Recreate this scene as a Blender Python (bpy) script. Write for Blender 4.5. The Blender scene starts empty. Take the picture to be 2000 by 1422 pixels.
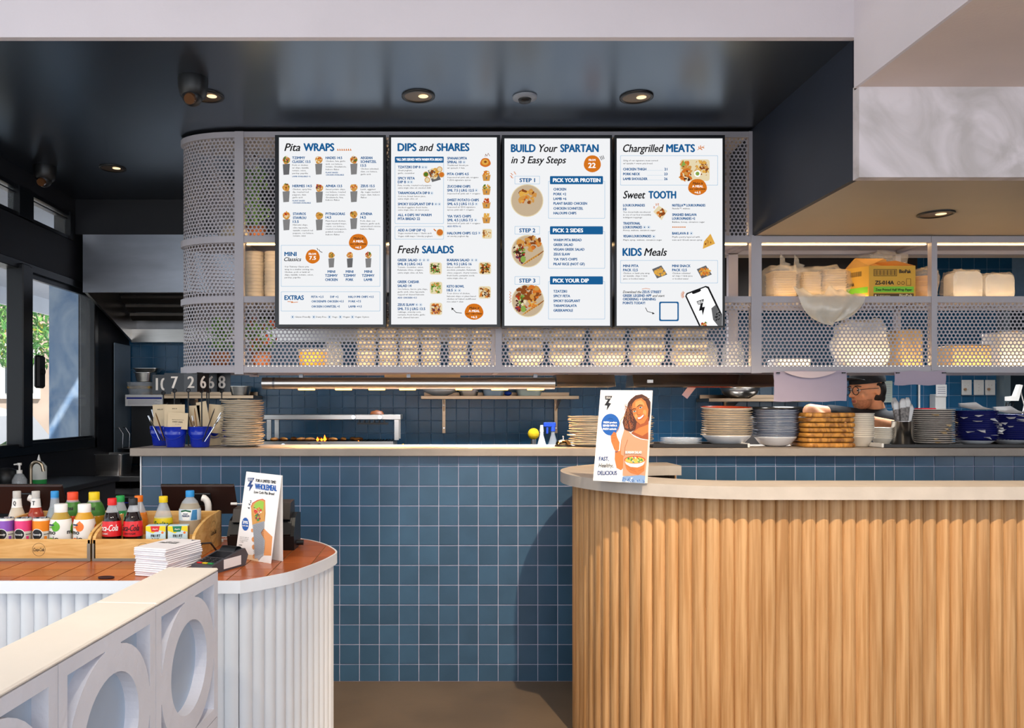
import bpy, math, random
from mathutils import Vector, Matrix, Euler
random.seed(7)
C = bpy.context.scene.collection
PI = math.pi
F, CX, CY, EYE = 1552.0, 855.0, 797.0, 1.38   # focal length in pixels, principal point, eye height
SC = bpy.context.scene
# ---------------------------------------------------------------- camera, world, lights, exposure
cam = bpy.data.cameras.new('camera'); cam_o = bpy.data.objects.new('camera', cam); C.objects.link(cam_o)
cam_o.location = (0, 0, EYE); cam_o.rotation_euler = (PI/2, 0, 0)
cam.sensor_width = 36; cam.lens = F/2000*36; cam.shift_x = (1000-CX)/2000; cam.shift_y = (CY-711)/2000
cam.clip_start = .05; cam.clip_end = 200
SC.camera = cam_o
SC.view_settings.view_transform = 'Standard'; SC.view_settings.look = 'None'
SC.view_settings.gamma = 1; SC.view_settings.use_curve_mapping = False
SC.view_settings.exposure = 0.12
SC.cycles.use_denoising = True; SC.cycles.max_bounces = 8; SC.cycles.transparent_max_bounces = 24
SC.cycles.sample_clamp_indirect = 6; SC.cycles.caustics_reflective = False; SC.cycles.caustics_refractive = False
w = bpy.data.worlds.new('World'); SC.world = w; w.use_nodes = True
bg = w.node_tree.nodes['Background']; bg.inputs[0].default_value = (.80, .90, 1.0, 1); bg.inputs[1].default_value = 1.5
def area(name, loc, rot, sx, sy, power, col=(1, 1, 1), spread=PI):
    l = bpy.data.lights.new(name, 'AREA'); l.shape = 'RECTANGLE'; l.size = sx; l.size_y = sy; l.energy = power
    l.color = col; l.spread = spread
    o = bpy.data.objects.new(name, l); o.location = loc; o.rotation_euler = rot; C.objects.link(o); return o
def spot(name, loc, tgt, power, col=(1, .85, .65), ang=70, blend=.5, r=.03):
    l = bpy.data.lights.new(name, 'SPOT'); l.energy = power; l.color = col; l.spot_size = math.radians(ang)
    l.spot_blend = blend; l.shadow_soft_size = r
    o = bpy.data.objects.new(name, l); o.location = loc
    o.rotation_euler = (Vector(tgt)-Vector(loc)).to_track_quat('-Z', 'Y').to_euler(); C.objects.link(o); return o
area('shopfront_daylight', (0, -2.6, 1.9), (math.radians(85), 0, 0), 6, 2.6, 62, (.96, .97, 1.0))
sun = bpy.data.lights.new('sun', 'SUN'); sun.energy = 10; sun.angle = .02; sun.color = (1, .97, .92)
sun_o = bpy.data.objects.new('sun', sun); sun_o.rotation_euler = Vector((-.5, .6, -.85)).to_track_quat('-Z', 'Y').to_euler(); C.objects.link(sun_o)
spot('ceiling_spotlight', (.95, 1.25, 3.2), (1.1, 2.9, .6), 440, (1, .80, .56), 62, .4, .02)
spot('ceiling_spotlight', (2.5, 1.25, 3.2), (2.4, 2.9, .6), 440, (1, .80, .56), 62, .4, .02)
spot('ceiling_spotlight', (-.95, .9, 3.2), (-.8, 1.9, .7), 62, (1, .88, .70), 95, .6, .05)
spot('ceiling_spotlight', (-.1, 1.4, 3.2), (-.6, 2.7, .8), 70, (1, .86, .66), 70, .6, .05)
area('side_fill_light', (4.9, -.2, 1.9), (0, math.radians(90), 0), 2.2, 3.2, 75, (.90, .95, 1.0))  # added fill from the unseen right side to lift the breeze block wall
area('kitchen_light', (.6, 5.0, 2.70), (0, 0, 0), 1.6, .5, 95, (.92, .96, 1.0), 2.0)
area('kitchen_light', (3.0, 5.0, 2.60), (0, 0, 0), 1.6, .5, 70, (.92, .96, 1.0), 2.0)
# ---------------------------------------------------------------- helpers
def lin(h):
    if isinstance(h, str):
        h = h.lstrip('#'); h = [int(h[i:i+2], 16)/255 for i in (0, 2, 4)]
    return tuple(c/12.92 if c <= .04045 else ((c+.055)/1.055)**2.4 for c in h)
MATS = {}
def M(name, col='#808080', rough=.5, metal=0, var=0, scale=8, bump=0, bscale=60, alpha=1, trans=0, emit=0,
      coat=0, rnd=0, stretch=None, col2=None, spec=.5, ior=1.45, band=0):
    if name in MATS: return MATS[name]
    m = bpy.data.materials.new(name); m.use_nodes = True; MATS[name] = m
    nt = m.node_tree; N = nt.nodes; L = nt.links; b = N['Principled BSDF']
    c = lin(col); c4 = (*c, 1)
    b.inputs['Base Color'].default_value = c4; b.inputs['Roughness'].default_value = rough
    b.inputs['Metallic'].default_value = metal; b.inputs['Alpha'].default_value = alpha
    b.inputs['Transmission Weight'].default_value = trans; b.inputs['IOR'].default_value = ior
    b.inputs['Coat Weight'].default_value = coat; b.inputs['Specular IOR Level'].default_value = spec
    if emit:
        b.inputs['Emission Color'].default_value = c4; b.inputs['Emission Strength'].default_value = emit
    if var or col2 or rnd or bump:
        tc = N.new('ShaderNodeTexCoord'); mp = N.new('ShaderNodeMapping'); L.new(tc.outputs['Object'], mp.inputs[0])
        if stretch: mp.inputs['Scale'].default_value = stretch
        oi = N.new('ShaderNodeObjectInfo')
        if rnd:
            mul = N.new('ShaderNodeVectorMath'); mul.operation = 'SCALE'; mul.inputs[3].default_value = 37.0
            cb = N.new('ShaderNodeCombineXYZ')
            for i in range(3): L.new(oi.outputs['Random'], cb.inputs[i])
            L.new(cb.outputs[0], mul.inputs[0]); L.new(mul.outputs[0], mp.inputs['Location'])
        nz = N.new('ShaderNodeTexNoise'); nz.inputs['Scale'].default_value = scale; nz.inputs['Detail'].default_value = 6
        if band: nz.inputs['Distortion'].default_value = band
        L.new(mp.outputs[0], nz.inputs['Vector'])
        mx = N.new('ShaderNodeMix'); mx.data_type = 'RGBA'
        d = lin(col2) if col2 else tuple(max(0, x*(1-var)) for x in c)
        mx.inputs[6].default_value = c4; mx.inputs[7].default_value = (*d, 1)
        rp = N.new('ShaderNodeValToRGB'); rp.color_ramp.elements[0].position = .35; rp.color_ramp.elements[1].position = .65
        L.new(nz.outputs[0], rp.inputs[0]); L.new(rp.outputs[0], mx.inputs[0])
        out = mx.outputs[2]
        if rnd:
            hs = N.new('ShaderNodeHueSaturation'); mr = N.new('ShaderNodeMapRange')
            mr.inputs[3].default_value = 1-rnd; mr.inputs[4].default_value = 1+rnd
            L.new(oi.outputs['Random'], mr.inputs[0]); L.new(mr.outputs[0], hs.inputs['Value']); L.new(out, hs.inputs['Color']); out = hs.outputs[0]
        L.new(out, b.inputs['Base Color'])
        if bump:
            bp = N.new('ShaderNodeBump'); bp.inputs['Strength'].default_value = bump; bp.inputs['Distance'].default_value = .004
            n2 = N.new('ShaderNodeTexNoise'); n2.inputs['Scale'].default_value = bscale; n2.inputs['Detail'].default_value = 4
            L.new(mp.outputs[0], n2.inputs['Vector']); L.new(n2.outputs[0], bp.inputs['Height']); L.new(bp.outputs[0], b.inputs['Normal'])
    return m
def E(name, col, s=1.0):           # something that gives off light
    if name in MATS: return MATS[name]
    m = bpy.data.materials.new(name); m.use_nodes = True; MATS[name] = m
    nt = m.node_tree; nt.nodes.clear(); e = nt.nodes.new('ShaderNodeEmission'); o = nt.nodes.new('ShaderNodeOutputMaterial')
    e.inputs[0].default_value = (*lin(col), 1); e.inputs[1].default_value = s; nt.links.new(e.outputs[0], o.inputs[0]); return m
class MB:
    def __init__(s): s.v = []; s.f = []; s.m = []; s.sm = []; s.mats = []; s.cur = 0
    def use(s, m):
        if m not in s.mats: s.mats.append(m)
        s.cur = s.mats.index(m); return s
    def add(s, vs, fs, smooth=False, T=None):
        o = len(s.v)
        s.v += [tuple(T @ Vector(p)) for p in vs] if T is not None else [tuple(p) for p in vs]
        for f in fs: s.f.append(tuple(i+o for i in f)); s.m.append(s.cur); s.sm.append(smooth)
        return s
    def box(s, x0, x1, y0, y1, z0, z1, T=None, bev=0):
        if bev:
            b = min(bev, (x1-x0)/2.1, (y1-y0)/2.1, (z1-z0)/2.1); vs = []; key = {}
            for ix, X in enumerate((x0, x1)):
                for iy, Y in enumerate((y0, y1)):
                    for iz, Z in enumerate((z0, z1)):
                        sx, sy, sz = (b, -b)[ix], (b, -b)[iy], (b, -b)[iz]
                        for a, p in enumerate(((X, Y+sy, Z+sz), (X+sx, Y, Z+sz), (X+sx, Y+sy, Z))):
                            key[ix, iy, iz, a] = len(vs); vs.append(p)
            fs = []
            k = key
            for i in (0, 1):
                fs.append([k[i, 0, 0, 0], k[i, 1, 0, 0], k[i, 1, 1, 0], k[i, 0, 1, 0]][::(-1 if i == 0 else 1)])
                fs.append([k[0, i, 0, 1], k[1, i, 0, 1], k[1, i, 1, 1], k[0, i, 1, 1]][::(1 if i == 0 else -1)])
                fs.append([k[0, 0, i, 2], k[1, 0, i, 2], k[1, 1, i, 2], k[0, 1, i, 2]][::(-1 if i == 0 else 1)])
                for j in (0, 1):
                    fs.append([k[0, i, j, 1], k[1, i, j, 1], k[1, i, j, 2], k[0, i, j, 2]])
                    fs.append([k[i, 0, j, 0], k[i, 1, j, 0], k[i, 1, j, 2], k[i, 0, j, 2]])
                    fs.append([k[i, j, 0, 0], k[i, j, 1, 0], k[i, j, 1, 1], k[i, j, 0, 1]])
                    for l in (0, 1): fs.append([k[i, j, l, 0], k[i, j, l, 1], k[i, j, l, 2]])
            return s.add(vs, fs, T=T)
        vs = [(x0, y0, z0), (x1, y0, z0), (x1, y1, z0), (x0, y1, z0), (x0, y0, z1), (x1, y0, z1), (x1, y1, z1), (x0, y1, z1)]
        return s.add(vs, [(0, 3, 2, 1), (4, 5, 6, 7), (0, 1, 5, 4), (1, 2, 6, 5), (2, 3, 7, 6), (3, 0, 4, 7)], T=T)
    def lathe(s, prof, n=24, c=(0, 0, 0), T=None, a0=0, a1=2*PI, sx=1, sy=1, smooth=True, wob=0):
        full = abs(a1-a0-2*PI) < 1e-6; m = n if full else n+1; vs = []
        for i in range(m):
            a = a0+(a1-a0)*i/n; wv = 1+wob*math.sin(a*3+1)
            for r, z in prof: vs.append((c[0]+r*wv*math.cos(a)*sx, c[1]+r*wv*math.sin(a)*sy, c[2]+z+(wob*.25*math.sin(a*5)*r if wob else 0)))
        k = len(prof); fs = []
        for i in range(n):
            j = (i+1) % m
            for q in range(k-1): fs.append((i*k+q, j*k+q, j*k+q+1, i*k+q+1))
        return s.add(vs, fs, smooth, T)
    def cyl(s, p0, p1, r0, r1=None, n=12, caps=True, smooth=True):
        r1 = r0 if r1 is None else r1; p0 = Vector(p0); p1 = Vector(p1); d = p1-p0
        q = d.to_track_quat('Z', 'Y').to_matrix().to_4x4(); T = Matrix.Translation(p0) @ q; L = d.length
        s.lathe([(r0, 0), (r1, L)], n, T=T, smooth=smooth)
        if caps:
            for r, z, fl in ((r0, 0, -1), (r1, L, 1)):
                if r > 1e-6: s.add([(r*math.cos(2*PI*i/n), r*math.sin(2*PI*i/n), z) for i in range(n)], [tuple(range(n))[::fl]], T=T)
        return s
    def ball(s, c, r, n=16, m=10, T=None):
        r = (r, r, r) if not hasattr(r, '__len__') else r; vs = []; fs = []
        for j in range(m+1):
            t = PI*j/m
            for i in range(n):
                a = 2*PI*i/n; vs.append((c[0]+r[0]*math.sin(t)*math.cos(a), c[1]+r[1]*math.sin(t)*math.sin(a), c[2]+r[2]*math.cos(t)))
        for j in range(m):
            for i in range(n): fs.append((j*n+i, (j+1)*n+i, (j+1)*n+(i+1) % n, j*n+(i+1) % n))
        return s.add(vs, fs, True, T)
    def tube(s, pts, r, n=8):
        pts = [Vector(p) for p in pts]
        for i in range(len(pts)-1): s.cyl(pts[i], pts[i+1], r, r, n, caps=(i in (0, len(pts)-2)))
        for p in pts[1:-1]: s.ball(p, r*1.01, n, 6)
        return s
    def prism(s, poly, z0, z1, T=None, smooth=False):
        n = len(poly)
        vs = [(p[0], p[1], z0) for p in poly]+[(p[0], p[1], z1) for p in poly]
        fs = [tuple(range(n))[::-1], tuple(range(n, 2*n))]
        s.add(vs, fs, False, T)
        return s.add(vs, [(i, (i+1) % n, n+(i+1) % n, n+i) for i in range(n)], smooth, T)
    def quad(s, a, b, c, d): return s.add([a, b, c, d], [(0, 1, 2, 3)])
    def mesh(s, name='mesh', mats=None):
        me = bpy.data.meshes.new(name); me.from_pydata(s.v, [], s.f)
        me.polygons.foreach_set('material_index', s.m); me.polygons.foreach_set('use_smooth', s.sm)
        for m in (s.mats or mats or []): me.materials.append(m)
        me.update(); return me
    def build(s, name, mat=None, parent=None, loc=None, rot=None, **kw):
        me = s.mesh(name, [mat] if mat is not None else None)
        return ob(name, me, parent, loc, rot, **kw)
def ob(name, me, parent=None, loc=None, rot=None, **kw):
    o = bpy.data.objects.new(name, me); C.objects.link(o)
    if parent is not None: o.parent = parent
    if loc is not None: o.location = loc
    if rot is not None: o.rotation_euler = rot
    for k, v in kw.items(): o[k] = v
    return o
def T_(name, label, cat, loc=(0, 0, 0), rz=0, group=None, rot=None):       # an Empty that parents the parts of one thing
    o = bpy.data.objects.new(name, None); C.objects.link(o); o.location = loc; o.rotation_euler = rot or (0, 0, rz)
    o.empty_display_size = .05; o['label'] = label; o['category'] = cat
    if group: o['group'] = group
    return o
def tag(o, label, cat, group=None):
    o['label'] = label; o['category'] = cat
    if group: o['group'] = group
    return o
KIDS = {}
def copy_thing(o, loc, rot, label, group=None):
    r = o.copy(); C.objects.link(r); r.location = loc; r.rotation_euler = rot; r['label'] = label
    if group: r['group'] = group
    if o.name not in KIDS: KIDS[o.name] = [c for c in C.objects if c.parent == o]
    for ch in KIDS[o.name]:
        c = ch.copy(); C.objects.link(c); c.parent = r
    return r
def S(name, mb, mat=None, parent=None, **kw): return mb.build(name, mat, parent, kind='structure', **kw)
def P(px, py, d): return Vector(((px-CX)*d/F, d, EYE-(py-CY)*d/F))
def X(px, d): return (px-CX)*d/F
def Z(py, d): return EYE-(py-CY)*d/F
def ray(px, py, p0, n):            # where the sight line of a photo pixel meets the plane of a flat print
    dr = Vector(((px-CX)/F, 1, -(py-CY)/F)); o = Vector((0, 0, EYE)); t = (Vector(p0)-o).dot(n)/dr.dot(n); return o+dr*t
# filled 2D shapes (with holes) and lettering, both taken from curve objects turned into meshes
def fill2d(loops, ext=0):
    cu = bpy.data.curves.new('t', 'CURVE'); cu.dimensions = '2D'; cu.fill_mode = 'BOTH'; cu.extrude = ext
    for lp in loops:
        sp = cu.splines.new('POLY'); sp.points.add(len(lp)-1); sp.use_cyclic_u = True
        for i, p in enumerate(lp): sp.points[i].co = (p[0], p[1], 0, 1)
    o = bpy.data.objects.new('t', cu); me = bpy.data.meshes.new_from_object(o)
    vs = [tuple(v.co) for v in me.vertices]; fs = [tuple(p.vertices) for p in me.polygons]
    bpy.data.meshes.remove(me); bpy.data.objects.remove(o); bpy.data.curves.remove(cu); return vs, fs
TC = {}
def tmesh(sx, bold, res, shear):
    k = (sx, bold, res, shear)
    if k in TC: return TC[k]
    cu = bpy.data.curves.new('t', 'FONT'); cu.body = sx; cu.size = 1; cu.offset = bold; cu.resolution_u = res; cu.shear = shear
    o = bpy.data.objects.new('t', cu); me = bpy.data.meshes.new_from_object(o)
    vs = [tuple(v.co) for v in me.vertices]; fs = [tuple(p.vertices) for p in me.polygons]
    bpy.data.meshes.remove(me); bpy.data.objects.remove(o); bpy.data.curves.remove(cu)
    TC[k] = (vs, fs); return TC[k]
HV = tmesh('H', 0, 1, 0)[0]; CAP = max(v[1] for v in HV)
def txt(mb, s, x, y, cap, width, f, bold=0, shear=0, res=None, align='L', jit=0):
    """lettering s, left end x, baseline y (y grows downwards), capital height and total width in layout units; f maps layout to space"""
    bd = bold; vs, fs = tmesh(s, 0, res or (3 if cap > 24 else 1 if cap < 15 else 2), shear)
    if not vs: return
    x0 = min(v[0] for v in vs); x1 = max(v[0] for v in vs); k = cap/CAP; kx = width/(x1-x0) if width else k*.85
    if align == 'C': x = x-(x1-x0)*kx/2
    for q_, (ox, oy) in enumerate(((-bd, 0), (bd, 0), (0, bd*.7), (0, -bd*.7)) if bd else ((0, 0),)):     # bold: the outline struck four times
        mb.add([f(x+(v[0]-x0)*kx+ox*k, y-v[1]*k+oy*k, 3+.3*q_) for v in vs], fs)
def shape(mb, pts, f, layer=1):
    vs, fs = fill2d([pts]); mb.add([f(v[0], v[1], layer) for v in vs], fs)
def disc(cx, cy, rx, ry=None, n=20, wob=0, a=0):
    ry = ry or rx; out = []
    for i in range(n):
        t = 2*PI*i/n; w_ = 1+wob*math.sin(3*t+a)+wob*.7*math.sin(5*t+2*a); out.append((cx+rx*w_*math.cos(t), cy+ry*w_*math.sin(t)))
    return out
def rrect(x0, y0, x1, y1, r, n=4):
    out = []
    for cx, cy, a in ((x1-r, y1-r, 0), (x0+r, y1-r, PI/2), (x0+r, y0+r, PI), (x1-r, y0+r, 3*PI/2)):
        for i in range(n+1): t = a+PI/2*i/n; out.append((cx+r*math.cos(t), cy+r*math.sin(t)))
    return out
def outline(mb, pts, wd, f, layer=1):
    cx = sum(p[0] for p in pts)/len(pts); cy = sum(p[1] for p in pts)/len(pts)
    sx = max(p[0] for p in pts)-cx; sy = max(p[1] for p in pts)-cy
    inn = [(cx+(p[0]-cx)*(1-wd/sx), cy+(p[1]-cy)*(1-wd/sy)) for p in pts]; n = len(pts)
    mb.add([f(*p, layer) for p in pts]+[f(*p, layer) for p in inn], [(i, (i+1) % n, n+(i+1) % n, n+i) for i in range(n)])
def stroke(mb, pts, wd, f, layer=2):
    for a, b in zip(pts, pts[1:]):
        dx, dy = b[0]-a[0], b[1]-a[1]; l = math.hypot(dx, dy) or 1; nx, ny = -dy/l*wd/2, dx/l*wd/2; ex, ey = dx/l*wd*.4, dy/l*wd*.4
        mb.add([f(a[0]+nx-ex, a[1]+ny-ey, layer), f(b[0]+nx+ex, b[1]+ny+ey, layer), f(b[0]-nx+ex, b[1]-ny+ey, layer), f(a[0]-nx-ex, a[1]-ny-ey, layer)], [(0, 1, 2, 3)])
def scatter(mb, cx, cy, rx, ry, cols, n, size, f, sq=False, seed=0):
    R = random.Random(seed)
    for i in range(n):
        if sq: x, y = R.uniform(-1, 1), R.uniform(-1, 1)
        else: a = R.uniform(0, 2*PI); q = math.sqrt(R.random()); x, y = q*math.cos(a), q*math.sin(a)
        mb.use(cols[R.randrange(len(cols))]); s_ = size*R.uniform(.5, 1.2); t = R.uniform(0, PI)
        pts = disc(0, 0, s_, s_*R.uniform(.35, .8), 7, .08, i)
        pts = [(cx+x*rx+p[0]*math.cos(t)-p[1]*math.sin(t), cy+y*ry+p[0]*math.sin(t)+p[1]*math.cos(t)) for p in pts]
        mb.add([f(p[0], p[1], 2+i*.02) for p in pts], [tuple(range(7))])
ORD = ['', '1st', '2nd', '3rd']+['%dth' % i for i in range(4, 21)]+['21st', '22nd', '23rd', '24th', '25th']
# ---------------------------------------------------------------- materials
m_dark = M('dark_ceiling_paint', '#242327', .30, 0, .12, 3, spec=1.0, ior=1.85)
m_dark.node_tree.nodes['Principled BSDF'].inputs['Specular Tint'].default_value = (.55, .76, 1, 1)
m_dark2 = M('dark_wall_paint', '#171920', .6, 0, .2, 4)
m_navy = M('navy_wall_paint', '#1d2433', .6, 0, .15, 4)
m_white = M('white_plaster', '#dcd5da', .8, 0, .04, 3, .15, 90)
m_pink = M('warm_white_plaster', '#dccbc4', .8, 0, .05, 3, .15, 90)
m_conc = M('patched_render', '#dad2d6', .85, 0, scale=3.2, col2='#bcb5b5', bump=.2, bscale=40, band=2.5)
m_soff = M('beige_soffit', '#a89a88', .55, 0, .06, 2)
m_floor = M('brown_concrete_floor', '#756350', .4, 0, .25, 2.2, .1, 50)
m_tile = M('blue_glazed_tile', '#3a5a76', .27, 0, .18, 5, .06, 25, rnd=.13)
m_ktile = M('kitchen_blue_tile', '#2a6289', .22, 0, .15, 5, .06, 25, rnd=.12)
m_grout = M('pale_grout', '#b0b2cc', .9, 0, .1, 30)
m_kgrout = M('dark_grout', '#7f9cb8', .9, 0, .1, 30)
m_steel = M('brushed_steel', '#c3bfba', .28, 1, .12, 6, stretch=(1, 1, 30))
m_steeld = M('dull_steel', '#8f8f92', .38, 1, .25, 5)
m_chrome = M('chrome', '#e6e6e8', .1, 1, .05, 4)
m_black = M('black_plastic', '#141416', .4, 0, .2, 10)
m_blackm = M('black_frame', '#0d1016', .35, 0, .2, 10)
m_cem = M('cement_bench', '#a3978c', .5, 0, .1, 14, .08, 90)
m_cem2 = M('pale_cement_bench', '#bcb2a8', .5, 0, .1, 14, .08, 90)
m_shelf = M('grey_powder_coat', '#aaa5ab', .42, 0, .06, 6)
m_oak = M('oak_batten', '#c59b6c', .5, 0, scale=5, col2='#a87a4a', bump=.3, bscale=18, rnd=.14, stretch=(16, 16, .5))
m_wbat = M('white_batten', '#e2e4e8', .35, 0, .04, 5)
m_wedge = M('white_edge_band', '#eef0f4', .3, 0, .03, 5)
m_terra = M('terracotta_tile', '#bd6330', .25, 0, .22, 6, .06, 20, rnd=.12)
m_tgrout = M('sandy_grout', '#8f6a40', .9, 0, .1, 30)
m_breeze = M('painted_masonry', '#e6e6ee', .7, 0, .06, 9, .5, 38)
m_cap = M('warm_lit_render', '#f5ecdf', .6, 0, .04, 6, .15, 30)  # cream tone carries the warm light from above on the wall top
m_pine = M('pine_board', '#e6bb76', .45, 0, scale=2.2, col2='#cf9a50', bump=.05, bscale=20, stretch=(1.2, 5, 12), band=2.2)
m_paper = M('white_paper', '#f2efec', .8, 0, .04, 20)
m_kraft = M('kraft_board', '#c8a878', .8, 0, .1, 20)
m_glass = M('window_glass', '#dfe9ee', .02, 0, .02, 2, alpha=.14, spec=.6)
m_clear = M('clear_plastic', '#eef2f6', .06, 0, .03, 20, alpha=.26, spec=.8)
m_bag = M('thin_plastic_bag', '#f6efe2', .2, 0, .1, 14, .8, 26, alpha=.24, spec=1.0)
m_plate = M('cream_glaze', '#e8dfd2', .25, 0, .07, 20, rnd=.05)
m_white2 = M('white_glaze', '#eeeae4', .2, 0, .04, 20)
# ---------------------------------------------------------------- room shell
XS = 1.583
S('floor', MB().box(-2.56, 5.3, -3.2, 6.4, -.08, 0), m_floor)
S('ceiling', MB().box(-2.56, XS, 3.03, 6.4, 2.785, 2.9), m_dark)
S('ceiling', MB().box(-2.56, XS, -3.2, 3.02, 3.35, 3.45), m_white)
S('wall_front_bulkhead', MB().box(-2.56, XS, 3.0, 3.03, 2.78, 3.4), m_white)
S('ceiling_low', MB().box(XS, 5.3, -3.2, 3.02, 2.587, 3.4), m_pink)
S('trim_1', MB().box(XS-.012, XS, -3.2, 3.0, 2.587, 3.35), m_white)
S('wall_soffit_side', MB().box(XS, XS+.05, 3.03, 6.3, 2.25, 2.9), m_navy)
S('wall_soffit_front', MB().box(XS, 5.3, 2.985, 3.03, 2.247, 2.60), m_conc)
S('ceiling_soffit', MB().box(XS+.02, 5.3, 3.03, 4.6, 2.249, 2.9), m_soff)
S('ceiling_kitchen', MB().box(XS+.02, 5.3, 4.6, 6.4, 2.62, 2.9), m_dark2)
S('wall_right', MB().box(5.2, 5.3, -3.2, 6.4, 0, 2.9), m_navy)
wb = S('wall_back', MB().box(-2.56, 5.3, 6.292, 6.4, 0, 2.9), m_kgrout)
S('wall_duct', MB().box(.95, 3.35, 5.55, 5.7, 2.08, 2.63), M('brown_duct_panel', '#1e1613', .7, 0, .15, 4))
# kitchen wall tiles: 300 single ones where the photograph shows them, the rest joined
def tile_mesh(w_, h_, t=.0035, ch=.0015):
    b = MB(); x, z = w_/2, h_/2
    vs = [(-x, 0, -z), (x, 0, -z), (x, 0, z), (-x, 0, z), (-x, -t+ch, -z), (x, -t+ch, -z), (x, -t+ch, z), (-x, -t+ch, z),
          (-x+ch, -t, -z+ch), (x-ch, -t, -z+ch), (x-ch, -t, z-ch), (-x+ch, -t, z-ch)]
    fs = [(0, 1, 5, 4), (1, 2, 6, 5), (2, 3, 7, 6), (3, 0, 4, 7), (4, 5, 9, 8), (5, 6, 10, 9), (6, 7, 11, 10), (7, 4, 8, 11), (8, 9, 10, 11)]
    b.add(vs, fs); return b
tmk = tile_mesh(.0960, .0960).mesh('tile', [m_ktile]); rest = MB().use(m_ktile); n = 0
for k in range(13):
    z = .88+.1*k+.05
    for i in range(-11, 58):
        x = -1.353+.1*i+.05
        if x > 4.42: continue
        vis = (1.12 < z < 1.66 and (-1.45 < x < 1.15 or 1.6 < x < 4.4)) or (1.12 < z < 1.3 and 1.15 <= x <= 1.6)
        vis = vis or (-2.44 < x < -1.9 and 1.7 < z < 1.95)
        if vis and n < 300:
            o = ob('tile', tmk, wb, (x, 6.292, z), (R_ := random.uniform(-.004, .004), 0, random.uniform(-.006, .006))); n += 1
        else: rest.add(*[(lambda t: (t.v, t.f))(tile_mesh(.0966, .0966))[q] for q in (0, 1)], T=Matrix.Translation((x, 6.292, z)))
for k in range(6):
    for i in range(13): t = tile_mesh(.096, .096); rest.add(t.v, t.f, T=Matrix.Translation((3.297+.1*i, 6.292, 2.23+.1*k)))
rest.build('tile_field', None, wb, kind='stuff')
S('wall_back_upper', MB().box(.9, 3.24, 6.27, 6.292, 2.18, 2.62), M('brown_duct_panel', '#33261f', .6, 0, .15, 4))
wl = MB()
for a in ((2.6, 6.4, 0, 1.10), (2.6, 6.4, 2.23, 2.50), (2.6, 6.4, 2.68, 2.9), (5.66, 6.4, 1.10, 2.23), (5.30, 6.4, 2.50, 2.68)):
    wl.box(-2.56, -2.44, a[0], a[1], a[2], a[3])
S('wall_left', wl, m_dark2)
# ---------------------------------------------------------------- left windows
win = T_('window_1', 'x', 'x'); del win['label'], win['category']; win['kind'] = 'structure'
fr = MB()
for y0, y1, z0, z1, t in ((2.6, 5.66, 1.10, 1.17, 0), (2.6, 5.66, 2.19, 2.24, 0), (5.62, 5.68, 1.1, 2.24, 0), (3.4, 3.5, 1.1, 2.24, 0)):
    fr.box(-2.53, -2.425, y0, y1, z0, z1, bev=.004)
fr.build('window_frame', m_blackm, win)
sash = MB()
for a in ((4.60, 4.69, 1.15, 2.22), (4.69, 4.755, 1.15, 2.22)): sash.box(-2.50, -2.42+.02*(a[0] < 4.65), *a, bev=.006)
sash.box(-2.47, -2.445, 4.75, 5.64, 1.15, 1.185); sash.box(-2.47, -2.445, 4.75, 5.64, 2.16, 2.2)
sash.build('window_sash', m_blackm, win)
MB().box(-2.462, -2.456, 4.75, 5.63, 1.17, 2.18).build('window_pane', m_glass, win)
MB().box(-2.50, -2.494, 3.5, 4.62, 1.17, 2.2).build('window_pane', m_glass, win)
h = MB().use(m_black).box(-2.43, -2.395, 4.77, 4.86, 1.50, 1.70, bev=.012).cyl((-2.395, 4.815, 1.6), (-2.385, 4.815, 1.6), .02)
h.build('window_latch', None, win)
w2 = MB()
for y0, y1 in ((2.6, 3.7), (3.7, 3.8), (4.62, 4.78), (5.26, 5.32)): w2.box(-2.5, -2.43, y0 if y0 > 2.7 else 2.6, y1 if y0 > 2.7 else 2.66, 2.5, 2.68)
w2.box(-2.5, -2.44, 2.6, 5.3, 2.495, 2.52); w2.box(-2.5, -2.44, 2.6, 5.3, 2.655, 2.68); w2.box(-2.49, -2.45, 3.8, 5.3, 2.63, 2.637)
wt = S('window_2', w2, m_blackm)
MB().box(-2.47, -2.464, 2.6, 5.3, 2.515, 2.66).build('window_pane', m_glass, wt)
# ---------------------------------------------------------------- street outside
S('street', MB().box(-30, -2.56, -6, 40, -.12, -.03), M('pale_pavement', '#c9c5bd', .8, 0, .1, 1))
hs = T_('house_wall', 'pale sandstone house wall across the street seen through the left window', 'house', (-8, 14.5, 0))
MB().box(-5, 4.5, 0, .4, 0, 6).build('wall', M('sandstone', '#b8a596', .9, 0, .25, 1.2, .4, 6), hs)
wf = MB().box(.05, .75, -.06, .0, 1.55, 2.6).build('window', M('white_timber', '#e9e6e0', .6, 0, .04, 4), hs)
MB().box(.15, .65, -.08, -.06, 1.65, 2.5).build('pane', M('dark_pane', '#3a4248', .1, 0, .1, 3), wf)
ln = MB().box(-.35, -.2, -.3, -.15, 2.05, 2.35, bev=.02).cyl((-.28, -.22, 2.35), (-.28, -.22, 2.45), .08, .01).cyl((-.28, 0, 2.5), (-.28, -.25, 2.48), .015)
ln.build('wall_lantern', m_black, hs)
cr = T_('parked_car', 'white parked car on the street seen through the left window', 'car', (-6.6, 9.2, -.03), 0)
prof = [(-2.1, .3), (-2.12, .6), (-1.9, .85), (-1.15, 1.0), (-.45, 1.42), (.9, 1.46), (1.5, 1.32), (1.78, .98), (1.88, .8), (1.88, .3)]
b = MB()
sect = [(-.85, .0), (-.82, .04), (-.6, .06), (.6, .06), (.82, .04), (.85, .0)]
vs = []; k = len(prof)
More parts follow.
